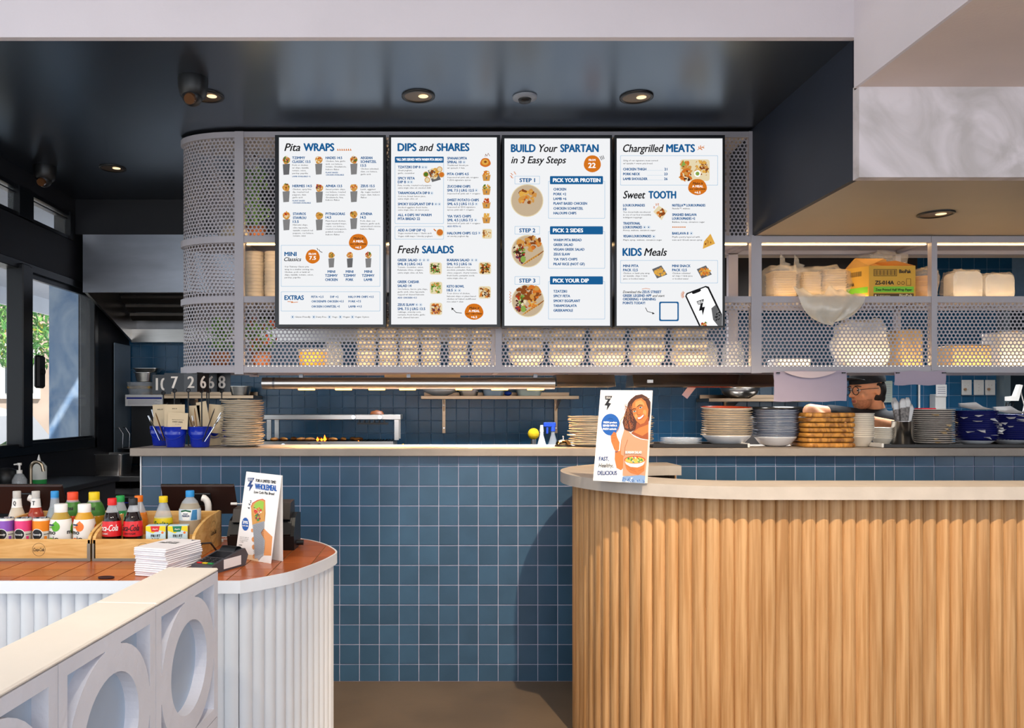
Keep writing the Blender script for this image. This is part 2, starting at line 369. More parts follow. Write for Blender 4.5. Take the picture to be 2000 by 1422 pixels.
for yy, ins in ((-.86, .12), (-.8, 0), (.8, 0), (.86, .12)):
    for x, z in prof: vs.append((x*(1-ins*.3), yy, z-(ins*.35 if z > .9 else 0)))
fs = [(j*k+i, j*k+i+1, (j+1)*k+i+1, (j+1)*k+i) for j in range(3) for i in range(k-1)]+[tuple(range(k)), tuple(range(3*k, 4*k))[::-1]]
b.add(vs, fs, False).build('body', M('white_car_paint', '#f4f5f7', .2, 0, .02, 4, coat=.5), cr)
MB().prism([(-1.0, 1.0), (-.42, 1.36), (.9, 1.39), (1.4, 1.26), (1.6, 1.0)], -.875, -.866, Matrix.Rotation(PI/2, 4, 'X') @ Matrix.Diagonal((1, 1, -1, 1)) @ Matrix.Diagonal((1, 1, 1, 1))).build('side_window', M('tinted_glass', '#33404a', .08, 0, .05, 3), cr)
for xx in (-1.3, 1.25):
    wm = MB().cyl((0, -.09, 0), (0, .09, 0), .33, n=24).build('wheel', m_black, cr, (xx, -.76, .33))
    MB().cyl((0, -.1, 0), (0, -.06, 0), .19, n=16).build('hub_cap', m_steel, wm)
tr = T_('street_tree', 'leafy green street tree with yellow tips seen through the left window', 'tree', (-6.35, 11.4, -.03))
MB().cyl((0, 0, 0), (.05, 0, 2.0), .14, .09, 10).cyl((.05, 0, 1.9), (.7, .1, 3.2), .07, .03, 8).cyl((.05, 0, 1.9), (-.6, .1, 3.3), .07, .03, 8).build('trunk', M('tree_bark', '#6b5a48', .9, 0, .3, 10, .5), tr, (-1.1, 0, 0))
lf = MB(); gl = [M('leaf_green_%s' % q, c, .6, 0, .2, 5) for q, c in (('deep', '#3f7a34'), ('mid', '#6da348'), ('yellow', '#c2bd3d'))]
for i in range(5200):
    a = random.uniform(0, 2*PI); r = math.sqrt(random.random()); c = Vector((r*1.35*math.cos(a), random.uniform(-1, 1)*.9, 2.85+r*.85*math.sin(a)))
    lf.use(gl[0 if i % 5 < 2 else (2 if i % 11 == 0 else 1)])
    T = Matrix.Translation(c) @ Euler((random.uniform(0, 6), random.uniform(0, 6), random.uniform(0, 6))).to_matrix().to_4x4()
    lf.add([(-.055, 0, 0), (0, -.022, .008), (.055, 0, 0), (0, .022, .008)], [(0, 1, 2, 3)], T=T)
lf.build('foliage', None, tr, kind='stuff')
aw = T_('awning', 'pale grey street awning above the pavement outside the left window', 'awning', (-4.3, 8, 2.58))
cn = MB(); cn.add([(0, -6.4, 0), (1.7, -6.4, .35), (1.7, 5, .35), (0, 5, 0), (0, -6.4, .03), (1.7, -6.4, .38), (1.7, 5, .38), (0, 5, .03)], [(0, 1, 2, 3), (4, 7, 6, 5), (0, 4, 5, 1), (3, 2, 6, 7)]); cn.build('canopy', M('pale_awning', '#b9bbc4', .7, 0, .06, 3), aw)
MB().box(-.03, 0, -6.4, 5, -.17, .03).build('valance', M('pale_awning_edge', '#cfd0d6', .7, 0, .06, 3), aw)
MB().box(0, .05, 4.9, 4.95, -2.61, 0).build('post', m_steeld, aw)
S('wall_outside_pier', MB().box(-3.62, -2.62, 7.4, 7.9, -.03, 3.0), M('reflection_mottled_pier', '#5d7fa6', .7, 0, scale=2.2, col2='#a3b4c6', band=2.5, stretch=(1, 1, .5)))  # blue-grey pier; its mottling stands in for smoky reflections in the pane
ag = T_('agave_plant', 'long green leaves with yellow edges outside the lower left window', 'plant', (-2.86, 5.0, -.03))
MB().cyl((0, 0, 0), (0, 0, .8), .16, .2, 16).build('pot', M('planter_grey', '#77777a', .8, 0, .1, 5), ag)
for i in range(7):
    a = -1.6+.55*i; pts = [Vector((.03*math.cos(a), .03*math.sin(a), .78)), Vector((.10*math.cos(a), .14*math.sin(a), 1.0)), Vector((.17*math.cos(a), .26*math.sin(a), 1.16)), Vector((.2*math.cos(a), .36*math.sin(a), 1.2))]
    b = MB(); sd = Vector((-math.sin(a), math.cos(a), 0)); ws = (.02, .035, .025, .002)
    for m_, q in ((gl[0], .75), (gl[2], 1)):
        b.use(m_); b.add([p+sd*wd*q+Vector((0, 0, .001*(q < 1))) for p, wd in zip(pts, ws)]+[p-sd*wd*q+Vector((0, 0, .001*(q < 1))) for p, wd in zip(pts, ws)], [(j, j+1, 5+j, 4+j) for j in range(3)])
    b.build('leaf', None, ag)
# ---------------------------------------------------------------- servery: tiled front and cement bench
sv = T_('servery_counter', 'long blue tiled servery counter with a cement bench top across the back', 'counter', (0, 4.0, 0))
MB().box(-1.495, 3.3, .012, .14, 0, 1.14).build('grout_wall', m_grout, sv)
MB().box(-1.499, -1.493, .0, .14, 0, 1.14).build('corner_trim', m_wedge, sv)
MB().box(-1.532, 3.32, -.05, .37, 1.140, 1.18, bev=.003).build('bench_top', m_cem, sv)
for xx in (-1.3, 0, 1.4, 2.9): MB().box(xx, xx+.05, .14, .34, .9, 1.14).build('bracket', m_steeld, sv)
tm1 = tile_mesh(.0958, .0958).mesh('tile', [m_tile]); tm2 = tile_mesh(.0958, .0496).mesh('tile', [m_tile]); tm3 = tile_mesh(.0958, .0816).mesh('tile', [m_tile])
rest = MB().use(m_tile); n = 0
for k in range(12):
    zt = 1.138-.052 if k else 1.138
    z0 = 1.086-.1*k; z1 = 1.138 if k == 0 else z0+.1
    z0 = max(z0, .001)
    for i in range(48):
        x = -1.495+.1*i+.05
        vis = (x < 1.05 and (x < -.85 or x > -.62 or True) and not (x < -.56 and k > 7)) or (x >= 1.05 and k < 2)
        if x > 3.25: continue
        hh = z1-z0; me = tm2 if k == 0 else tm1
        if k == 11: me = tm3
        if vis and n < 300:
            ob('tile', me, sv, (x, .012, (z0+z1)/2), (random.uniform(-.005, .005), 0, random.uniform(-.006, .006))); n += 1
        else:
            t = tile_mesh(.0966, hh-.0034); rest.add(t.v, t.f, T=Matrix.Translation((x, .012, (z0+z1)/2)))
rest.build('tile_field', None, sv, kind='stuff')
# ---------------------------------------------------------------- oak batten counter with U shaped cement ledge
H2 = 1.107
oc = T_('pickup_counter', 'round ended counter clad in oak half round battens with a cement ledge', 'counter', (1.153, 3.375, 0))
def arc(r, a0, a1, n=56): return [(r*math.cos(a0+(a1-a0)*i/n), r*math.sin(a0+(a1-a0)*i/n)) for i in range(n+1)]
ro, ri = .625, .385
poly_o = [(2.1, -ro)]+[(0, -ro)]+[p for p in arc(ro, -PI/2, -3*PI/2)][1:]
poly_i = [p for p in arc(ri, -3*PI/2, -PI/2)]+[(2.1, -ri)]
loop = poly_o+poly_i
b = MB(); vs, fs = fill2d([loop]); n = len(loop)
b.add([(v[0], v[1], H2) for v in vs], fs); b.add([(v[0], v[1], H2-.045) for v in vs], [f[::-1] for f in fs])
b.add([(*p, H2) for p in loop]+[(*p, H2-.045) for p in loop], [(i, (i+1) % n, n+(i+1) % n, n+i) for i in range(n)])
b.build('ledge', m_cem2, oc)
core = [(2.1, -.545), (0, -.545)]+arc(.545, -PI/2, -3*PI/2)[1:]+arc(.49, -3*PI/2, -PI/2)+[(2.1, -.49)]
b = MB(); n = len(core); b.add([(*p, 0) for p in core]+[(*p, H2-.046) for p in core], [(i, (i+1) % n, n+(i+1) % n, n+i) for i in range(n)])
b.build('backing_panel', M('shadow_gap_ply', '#4a3422', .8, 0, .2, 8), oc)
MB().cyl((-.03, .5, .03), (-.03, .5, H2-.045), .012, n=12).cyl((-.03, .5, 0), (-.03, .5, .012), .04).build('post', m_chrome, oc)
rb = .0265
bb = MB(); sec = [(rb*math.cos(PI+PI*i/10), -.001+rb*1.0*math.sin(PI+PI*i/10)) for i in range(11)]
bb.prism(sec, 0, H2-.047, smooth=True); bm_ = bb.mesh('batten', [m_oak])
pitch = .0475; rc = .546
nst = int(2.0/pitch)
for i in range(nst+1): ob('batten', bm_, oc, (i*pitch+.02, -rc, 0), (0, 0, random.uniform(-.02, .02)))
s_ = pitch-.02
while s_ < PI*rc:
    a = -PI/2-s_/rc; ob('batten', bm_, oc, (rc*math.cos(a), rc*math.sin(a), 0), (0, 0, a+PI/2)); s_ += pitch*.985
# ---------------------------------------------------------------- white order counter with terracotta top
H1 = .90
wc = T_('order_counter', 'white batten clad order counter with terracotta tiled top at lower left', 'counter', (-.6, 2.2, 0))
Bp = [(-.547, 2.2), (-.48, 2.262), (-.4226, 2.337), (-.370, 2.467), (-.3416, 2.574), (-.337, 2.66), (-.3857, 2.784), (-.4485, 2.874), (-.529, 2.94), (-.62, 2.965), (-1.75, 2.965), (-1.75, 2.2)]
def smooth_pts(P_, i0, i1, m=4):
    out = []
    for i in range(i0, i1):
        p0, p1, p2, p3 = (Vector(P_[max(i0, min(i1, j))]) for j in (i-1, i, i+1, i+2))
        for q in range(m):
            t = q/m; out.append(tuple(.5*((2*p1)+(-p0+p2)*t+(2*p0-5*p1+4*p2-p3)*t*t+(-p0+3*p1-3*p2+p3)*t**3)))
    return out+[P_[i1]]
cv = smooth_pts(Bp, 0, 9); out_ = [(p[0]+.6, p[1]-2.2) for p in cv+Bp[10:]]
cent = (-.6, .4)
def inset(pl, d_):
    n = len(pl); res = []
    for i in range(n):
        a, b_, c_ = Vector(pl[i-1]), Vector(pl[i]), Vector(pl[(i+1) % n]); e1 = (b_-a).normalized(); e2 = (c_-b_).normalized()
        nn = (Vector((-e1.y, e1.x))+Vector((-e2.y, e2.x)));  nn.normalize(); k_ = d_/max(.3, nn.dot(Vector((-e1.y, e1.x)))); res.append(tuple(b_+nn*k_))
    return res
inn = inset(out_, .006)
n = len(out_); b = MB()
b.add([(*p, H1-.034) for p in out_]+[(*p, H1+.001) for p in out_]+[(*p, H1+.001) for p in inn]+[(*p, H1-.01) for p in inn], [(i, (i+1) % n, n+(i+1) % n, n+i) for i in range(n)]+[(n+i, n+(i+1) % n, 2*n+(i+1) % n, 2*n+i) for i in range(n)]+[(2*n+i, 2*n+(i+1) % n, 3*n+(i+1) % n, 3*n+i) for i in range(n)])
b.add([(*p, H1-.034) for p in out_], [tuple(range(n))])
b.build('edge_band', m_wedge, wc)
MB().prism(inn, H1-.02, H1-.002).build('grout_bed', m_tgrout, wc)
def clip(poly, cl):
    for i in range(len(cl)):
        a, b_ = cl[i], cl[(i+1) % len(cl)]; res = []; ins = lambda p: (b_[0]-a[0])*(p[1]-a[1])-(b_[1]-a[1])*(p[0]-a[0]) >= -1e-9
        for j in range(len(poly)):
            p, q = poly[j-1], poly[j]; ip, iq = ins(p), ins(q)
            if ip != iq:
                d1 = (b_[0]-a[0])*(p[1]-a[1])-(b_[1]-a[1])*(p[0]-a[0]); d2 = (b_[0]-a[0])*(q[1]-a[1])-(b_[1]-a[1])*(q[0]-a[0]); t = d1/(d1-d2)
                res.append((p[0]+(q[0]-p[0])*t, p[1]+(q[1]-p[1])*t))
            if iq: res.append(q)
        poly = res
        if not poly: break
    return poly
for i in range(-12, 5):
    for j in range(8):
        x0 = .1*i+.013; y0 = .1*j-.03; q = clip([(x0, y0), (x0+.0965, y0), (x0+.0965, y0+.0965), (x0, y0+.0965)], inn)
        if len(q) < 3: continue
        ar = abs(sum(q[k-1][0]*q[k][1]-q[k][0]*q[k-1][1] for k in range(len(q))))/2
        if ar > .0004: MB().prism(q, H1-.008, H1).build('tile', m_terra, wc)
core = inset(out_, .03); n = len(core)
b = MB(); b.add([(*p, 0) for p in core]+[(*p, H1-.036) for p in core], [(i, (i+1) % n, n+(i+1) % n, n+i) for i in range(n)]); b.build('backing_panel', m_wbat, wc)
rb = .0205; bb = MB(); sec = [(rb*math.cos(PI+PI*i/10), rb*.9*math.sin(PI+PI*i/10)) for i in range(11)]
bb.prism(sec, 0, H1-.036, smooth=True); bmw = bb.mesh('batten', [m_wbat])
x = core[0][0]-.02
while x > -1.15: ob('batten', bmw, wc, (x, core[0][1], 0)); x -= .038
path = core[:len(cv)]; acc = 0; nxt = .02
for a, b_ in zip(path, path[1:]):
    a = Vector(a); b_ = Vector(b_); L_ = (b_-a).length
    while nxt <= acc+L_:
        p = a+(b_-a)*((nxt-acc)/L_); ob('batten', bmw, wc, (p.x, p.y, 0), (0, 0, math.atan2((b_-a).y, (b_-a).x))); nxt += .038
    acc += L_
# ---------------------------------------------------------------- breeze block wall
bw = T_('breeze_block_wall', 'low white breeze block wall with circle cut outs in the left foreground', 'wall', (-.567, 2.05, 0), math.atan2(1, .075)-PI/2)
HB, TH, PB = .968, .132, .374
hi = .155; hole = disc(0, 0, .108, n=40)
spl = []
for sx, sy in ((1, 1), (-1, 1), (-1, -1), (1, -1)):
    pl = [(sx*(hi+.004), sy*(hi+.004)), (sx*(hi+.004), sy*.03)]
    for i in range(9):
        a = math.asin(.03/.158)+(PI/2-2*math.asin(.03/.158))*i/8; pl.append((sx*.160*math.cos(a), sy*.160*math.sin(a)))
    pl.append((sx*.03, sy*(hi+.004))); spl.append(pl)
hw = PB/2-.0012
vs, fs = fill2d([[(-hw, -hw), (hw, -hw), (hw, hw), (-hw, hw)], hole]+spl, .015)
blk = MB().use(m_breeze)
for xx in (-.015, -TH+.015):                     # both faces are pierced, a web closes the middle
    blk.add([(xx+v[2], v[0], v[1]) for v in vs], fs)
blk.use(M('bluish_shade_web', '#b2c0d2', .7, 0, .06, 9)).box(-TH+.029, -.029, -hw, hw, -hw, hw)  # bluish shade inside the holes is put into the web's colour
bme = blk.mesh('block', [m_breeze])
for r in range(3):
    for c_ in range(5):
        z = HB-.008-PB/2-r*PB
        if z-hw < 0: z = z
        if r == 2: continue
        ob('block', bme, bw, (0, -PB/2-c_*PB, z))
MB().use(m_breeze).box(-TH, 0, -5*PB, 0, 0, HB-.01-2*PB).build('plinth', None, bw)
for c_ in range(3):
    y1 = 0 if c_ == 0 else -PB-2*PB*(c_-1); y0 = -PB if c_ == 0 else y1-2*PB
    MB().box(-TH-.001, .001, max(y0, -5*PB)+.001, y1-.001*(c_ > 0), HB-.008, HB, bev=.003).build('cap_slab', m_cap, bw)
# ---------------------------------------------------------------- shelving unit of perforated steel above the servery
sh = T_('display_shelving', 'long round ended grey steel shelving unit with perforated panels hanging above the servery', 'shelving', (0, 4.0, 0))
D = .34; XE = 3.25; EX, EA, EB = -1.0, .345, .17   # rounded left end: centre x, half axes
LV = [(1.558, 1.591), (1.911, 1.943), (2.214, 2.246), (2.743, 2.772)]
def sd_outline(x1, ins=0):
    out = [(x1, ins), (EX, ins)]
    for i in range(1, 16):
        a = PI/2+PI*i/16; out.append((EX+(EA-ins)*math.cos(a), EB-(EB-ins)*math.sin(a)))
    return out+[(EX, D-ins), (x1, D-ins)]
for k, (z0, z1) in enumerate(LV):
    x1 = XE if k < 3 else 1.575
    o_ = sd_outline(x1); i_ = sd_outline(x1, .03); n = len(o_); b = MB()
    f_ = [(i, i+1, n+i+1, n+i) for i in range(n-1)]
    b.add([(*p, z0) for p in o_]+[(*p, z1) for p in o_], f_); b.add([(*p, z0) for p in i_]+[(*p, z1) for p in i_], [q[::-1] for q in f_])
    for z, fl in ((z0, 1), (z1, -1)): b.add([(*p, z) for p in o_]+[(*p, z) for p in i_], [q[::fl] for q in f_])
    b.add([(*o_[0], z0), (*i_[0], z0), (*i_[0], z1), (*o_[0], z1)], [(0, 1, 2, 3)])
    b.build('rail', m_shelf, sh)
    if k < 3 or True:
        b = MB(); b.prism(i_, z1-.012, z1-.006) if k < 3 else b.prism(i_, z0+.008, z0+.014); b.build('shelf_board', m_shelf, sh)
for x0, x1, z0, z1 in ((-1.022, -.977, 1.55, 2.772), (.290, .322, 1.57, 2.77), (1.577, 1.629, 1.555, 2.247), (1.565, 1.59, 2.247, 2.772), (2.484, 2.512, 1.57, 2.245)):
    MB().box(x0, x1, -.004, .03, z0, z1).build('post', m_shelf, sh)
    MB().box(x0, x1, D-.03, D, z0, z1).build('back_post', m_shelf, sh)
    for z in (LV[0][0], LV[1][0], LV[2][0]):
        MB().box(x0+.004, x1-.004, .03, D-.03, z+.004, z+.028).build('cross_bar', m_shelf, sh)
def perf(name, f, u0, u1, v0, v1, pr=.0206, rh=.0074, m=10):
    """hexagonal grid of round holes; f maps (u,v) to space"""
    vs = []; fs = []; py = pr*.866; r = int((v1-v0)/py)+1; c_ = int((u1-u0)/pr)+1; hx = pr/2/math.cos(PI/6)
    cr = [(hx*math.cos(PI/6+PI/3*i), hx*math.sin(PI/6+PI/3*i)) for i in range(6)]
    hx12 = []
    for i in range(6): a, b_ = cr[i], cr[(i+1) % 6]; hx12 += [a, ((a[0]+b_[0])/2, (a[1]+b_[1])/2)]
    ho = [(rh*math.cos(PI/6+PI/6*i), rh*math.sin(PI/6+PI/6*i)) for i in range(12)]
    for j in range(r):
        for i in range(c_):
            u = u0+i*pr+(pr/2 if j % 2 else 0); v = v0+j*py
            if u > u1+pr*.3: continue
            o = len(vs); vs += [f(u+p[0], v+p[1]) for p in hx12]+[f(u+p[0], v+p[1]) for p in ho]
            fs += [(o+q, o+(q+1) % 12, o+12+(q+1) % 12, o+12+q) for q in range(12)]
    me = bpy.data.meshes.new(name); me.from_pydata(vs, [], fs); me.materials.append(m_shelf); me.update()
    return ob(name, me, sh)
fl = lambda u, v: (u, .012, v)
for x0, x1 in ((-.977, .290), (.322, 1.577)):
    perf('perforated_panel', fl, x0, x1, 1.585, 1.915); perf('perforated_panel', fl, x0, x1, 2.24, 2.75)
for x0, x1 in ((1.629, 2.484), (2.512, XE)): perf('perforated_panel', fl, x0, x1, 1.585, 1.915)
# the curved end, by arc length of the half ellipse
LUT = [(0, PI/2)]; acc = 0; pp = None
for i in range(401):
    a = PI/2+PI*i/400; p = (EX+(EA-.014)*math.cos(a), EB-(EB-.014)*math.sin(a))
    if pp: acc += math.hypot(p[0]-pp[0], p[1]-pp[1]); LUT.append((acc, a))
    pp = p
import bisect
KS = [q[0] for q in LUT]
def fc(u, v):
    if u < 0: return (EX-u, .014, v)
    k = min(len(LUT)-2, max(0, bisect.bisect(KS, u)-1)); a0, a1 = LUT[k], LUT[k+1]; a = a0[1]+(a1[1]-a0[1])*(u-a0[0])/max(1e-9, a1[0]-a0[0])
    return (EX+(EA-.014)*math.cos(a), EB-(EB-.014)*math.sin(a), v)
for z0, z1 in ((1.585, 1.915), (1.937, 2.22), (2.24, 2.75)): perf('curved_panel', fc, 0, acc, z0, z1)
m_led = E('warm_led', '#ffd997', 46); m_led2 = E('soft_warm_led', '#ffd294', 15)
for x0, x1 in ((-.97, .285), (.33, 1.57), (1.635, 2.48), (2.516, XE)):
    for k, dz in ((0, .004), (1, .004)):
        MB().box(x0, x1, .034, .042, LV[k][1]-.001, LV[k][1]+dz).build('led_strip', (m_led, m_led2)[k], sh)
    MB().box(x0, x1, .034, .044, LV[2][0]-.005, LV[2][0]-.001).build('led_strip', m_led2, sh)
    if x0 < 1.5: MB().box(x0, x1, .034, .042, LV[2][1], LV[2][1]+.004).build('led_strip', m_led, sh)
# ---------------------------------------------------------------- menu screens
m_scr = E('lit_screen_white', '#f1f2f4', .93); m_sb = E('lit_blue', '#1c5f96', .9); m_sk = E('lit_black', '#1d1d1f', .9); m_so = E('lit_orange', '#d2731f', .95)
m_sg = E('lit_pale_blue', '#a9c9e2', .9); m_sw = E('lit_lettering_white', '#ffffff', .95); m_ss = E('lit_sleeve_grey', '#8b8a8a', .8); m_ss2 = E('lit_dark_grey', '#6e6e70', .8)
FOOD = {k: E('lit_food_'+k, c, .85) for k, c in dict(tan='#d79a4c', brown='#8e4c22', gold='#e8b04e', red='#b93a24', green='#557d2e', lime='#8fae52', cream='#efdfb8', dark='#4a2a22', purple='#6b3550', orange='#d9772c').items()}
FD = lambda s_: [FOOD[k] for k in s_.split()]
TX = {}
TX[1] = """K|92|143|52|110|Pita
B|228|143|52|212|WRAPS
b|147|200|17|90|TZIMMY
b|147|227|17|128|CLASSIC 13.5
k|147|248|10|110|Pork or chicken
k|147|267|10|117|w/ chips, tzatziki,
k|147|286|10|97|tomato, onion,
k|147|305|10|110|parsley, paprika
s|147|327|9|128|LAMB AVAILABLE +2
b|382|200|17|115|HADES 14.5
k|382|220|10|138|Chicken, feta, garlic
k|382|240|10|118|aioli, cos lettuce,
k|382|259|10|145|tomato, Greekamole,
k|382|278|10|95|bukovo flakes
s|382|300|9|88|PLANT BASED
s|382|316|9|128|CHICKEN AVAILABLE
b|628|200|17|82|AEGEAN
b|628|227|17|110|SCHNITZEL
b|628|254|17|38|13.5
k|628|274|10|128|Chicken schnitzel,
k|628|293|10|118|slaw, cos lettuce,
k|628|312|10|70|garlic aioli
b|149|398|17|135|HERMES 14.5
k|149|418|10|132|Chicken, spicy feta
k|149|437|10|112|dip, roasted red
k|149|456|10|97|peppers, slaw,
k|149|475|10|70|garlic aioli
s|149|498|9|88|PLANT BASED
s|149|513|9|128|CHICKEN AVAILABLE
b|382|398|17|115|APHEA 13.5
k|382|418|10|138|Sweet potato chips,
k|382|437|10|140|cos lettuce, roasted
k|382|456|10|138|red peppers, onion,
k|382|475|10|125|Greekamole, feta,
k|382|493|10|97|bukovo flakes
b|628|398|17|98|ZEUS 15.5
k|628|418|10|105|Lamb, eggplant
k|628|437|10|133|dip, vegan mustard
k|628|456|10|135|mayo, slaw, bukovo
k|628|475|10|42|flakes
b|152|594|17|90|STAVROS
b|152|622|17|92|STAVROU
b|152|649|17|40|13.5
k|152|668|10|103|Haloumi chips,
k|152|688|10|105|olive tapenade,
k|152|707|10|140|tzatziki, roasted red
k|152|726|10|145|peppers, cos lettuce,
k|152|745|10|90|tomato, mint
b|382|594|17|135|PYTHAGORAS
b|382|619|17|38|14.5
k|382|640|10|142|Plant based chicken,
k|382|659|10|147|vegan mustard mayo,
k|382|678|10|132|onion, cos lettuce,
k|382|697|10|147|roasted red peppers,
k|382|717|10|130|pickled cucumber,
k|382|736|10|97|bukovo flakes
b|626|594|17|83|ATHENA
b|626|619|17|38|14.5
k|626|640|10|103|Pork, slaw, cos
k|626|659|10|137|lettuce, garlic aioli,
k|626|678|10|143|caramelised onions,
k|626|697|10|97|bukovo flakes
B|93|882|28|83|MINI
K|90|918|26|120|Classics
W|263|875|14|50|FROM
W|267|908|24|46|7.5
k|93|962|10|170|Our Tzimmy Classic pita
k|93|981|10|205|wrap in a smaller serving size.
k|93|1000|10|178|Chicken, pork or lamb w/
k|93|1019|10|203|chips, tzatziki, tomato, onion,
k|93|1038|10|112|parsley, paprika
b|396|1000|17|52|MINI
b|378|1028|17|88|TZIMMY
b|379|1057|17|86|CHICKEN
b|524|1000|17|52|MINI
b|506|1028|17|88|TZIMMY
b|524|1057|17|52|PORK
b|655|1000|17|52|MINI
b|637|1028|17|88|TZIMMY
b|652|1057|17|57|LAMB
B|93|1190|30|134|EXTRAS
b|281|1176|14|86|FETA +2.5
b|415|1176|14|57|DIP +2
b|541|1176|14|178|HALOUMI CHIPS +3.5
b|281|1208|14|228|CHICKEN/PB CHICKEN +5.5
b|543|1208|14|87|PORK +7.5
b|281|1244|14|200|CHICKEN SCHNITZEL +5
b|543|1244|14|93|LAMB +9.5
k|167|1316|11|108|Gluten Friendly
k|315|1316|11|72|Dairy Free
k|428|1316|11|38|Vego
k|504|1316|11|47|Vegan
k|588|1316|11|98|Vegan Option"""
TX[2] = """B|890|143|52|128|DIPS
K|1040|143|50|100|and
B|1165|143|52|225|SHARES
W|880|212|17|322|*ALL DIPS SERVED WITH WARM PITA BREAD!
b|890|265|17|157|TZATZIKI DIP 8
k|890|285|10|100|Greek yoghurt,
k|890|304|10|117|garlic, cucumber
b|890|344|17|118|SPICY FETA
b|890|370|17|55|DIP 8
k|890|390|10|237|Feta, ricotta, roasted red peppers,
k|890|408|10|230|extra virgin olive oil, smoked chilli
b|890|447|17|222|TARAMOSALATA DIP 8
k|890|467|10|195|Cod roe, bread, lemon juice,
k|890|485|10|137|extra virgin olive oil
b|890|525|17|248|SMOKY EGGPLANT DIP 8
k|890|545|10|210|Smoked eggplant, fresh herbs,
k|890|563|10|218|extra virgin olive oil, lemon juice
b|890|602|17|235|ALL 4 DIPS W/ WARM
b|890|629|17|155|PITA BREAD 22
b|890|709|17|193|ADD A CHIP DIP +2
k|890|727|10|235|Vegan mustard mayo / Garlic aioli
k|890|748|10|243|Vegan chilli mayo / Smoky yoghurt
b|1237|203|17|138|SPANAKOPITA
b|1237|230|17|100|SPIRAL 10
k|1237|249|10|148|Traditional Greek pie
k|1237|268|10|122|w/ spinach + feta
b|1237|314|17|150|PITA CHIPS 4.5
k|1237|334|10|220|Seasoned w/ pink salt, oregano
k|1237|353|10|165|+ ZSG signature spices
b|1237|401|17|162|ZUCCHINI CHIPS
b|1237|429|17|187|SML 7.5 | LRG 12.5
k|1237|448|10|232|Seasoned w/ pink salt + oregano
b|1237|497|17|222|SWEET POTATO CHIPS
b|1237|524|17|185|SML 6.5 | LRG 11.5
k|1237|543|10|197|Seasoned w/ ZSG signature
k|1237|562|10|188|spices, pink salt + oregano
b|1237|611|17|167|YIA YIA'S CHIPS
b|1237|638|17|179|SML 4.5 | LRG 7.5
k|1237|657|10|232|Seasoned w/ pink salt + oregano
s|1237|679|11|95|ADD FETA +2
b|1237|730|17|208|HALOUMI CHIPS 12.5
k|1237|748|10|150|w/ smoky yoghurt dip
K|888|862|52|148|Fresh
B|1062|862|50|218|SALADS
b|888|919|17|138|GREEK SALAD
b|888|947|17|172|SML 8 | LRG 14.5
k|888|966|10|182|Tomato, cucumber, onion,
k|888|985|10|180|Kalamata olives, oregano,
k|888|1005|10|177|extra virgin olive oil, feta
b|888|1072|17|150|GREEK CAESAR
b|888|1100|17|96|SALAD 14
k|888|1120|10|210|Cos lettuce, bacon, pita chips,
k|888|1139|10|188|garlic aioli, olive tapenade
k|888|1158|10|185|topped w/ shaved haloumi
s|888|1181|11|135|ADD CHICKEN +5.5
b|888|1233|17|118|ZEUS SLAW
b|888|1262|17|193|SML 7.5 | LRG 13.5
k|888|1281|10|165|Cabbage, crunchy corn,
k|888|1300|10|192|currants, fresh herbs, garlic
k|888|1319|10|147|aioli, shaved haloumi
b|1235|919|17|157|IKARIAN SALAD
b|1235|947|17|172|SML 9.5 | LRG 16
k|1235|966|10|165|Baked cauliflower rice,
k|1235|985|10|203|zucchini, pumpkin, Kalamata
k|1235|1005|10|217|olives, peppers, cherry tomato,
k|1235|1024|10|195|fresh herbs, pumpkin seeds,
k|1235|1043|10|135|extra virgin olive oil
b|1235|1104|17|120|KETO BOWL
b|1235|1131|17|40|18.5
k|1235|1150|10|163|Your choice of chicken,
k|1235|1170|10|203|haloumi chips or plant based
k|1235|1189|10|205|chicken w/ baked cauliflower
k|1235|1208|10|115|rice salad + slaw"""
TX[3] = """B|103|150|52|168|BUILD
K|300|150|52|128|Your
B|450|150|52|265|SPARTAN
K|103|230|48|385|in 3 Easy Steps
W|648|214|14|46|FROM
W|645|262|34|50|22
B|162|362|26|107|STEP 1
B|160|715|26|111|STEP 2
B|160|1068|26|111|STEP 3
W|397|362|26|332|PICK YOUR PROTEIN
W|397|715|26|210|PICK 2 SIDES
W|397|1068|26|250|PICK YOUR DIP
b|400|421|17|88|CHICKEN
b|400|455|17|88|PORK +2
b|400|488|17|90|LAMB +6
b|400|521|17|235|PLANT BASED CHICKEN
b|400|556|17|208|CHICKEN SCHNITZEL
b|400|589|17|160|HALOUMI CHIPS
b|400|778|17|197|WARM PITA BREAD
b|400|811|17|137|GREEK SALAD
b|400|844|17|217|VEGAN GREEK SALAD
b|400|878|17|116|ZEUS SLAW
b|400|913|17|167|YIA YIA'S CHIPS
b|400|947|17|218|PILAF RICE (NOT GF)
b|400|1139|17|94|TZATZIKI
b|400|1172|17|116|SPICY FETA
b|400|1206|17|187|SMOKY EGGPLANT
b|400|1240|17|163|TARAMOSALATA
b|400|1273|17|136|GREEKAMOLE"""
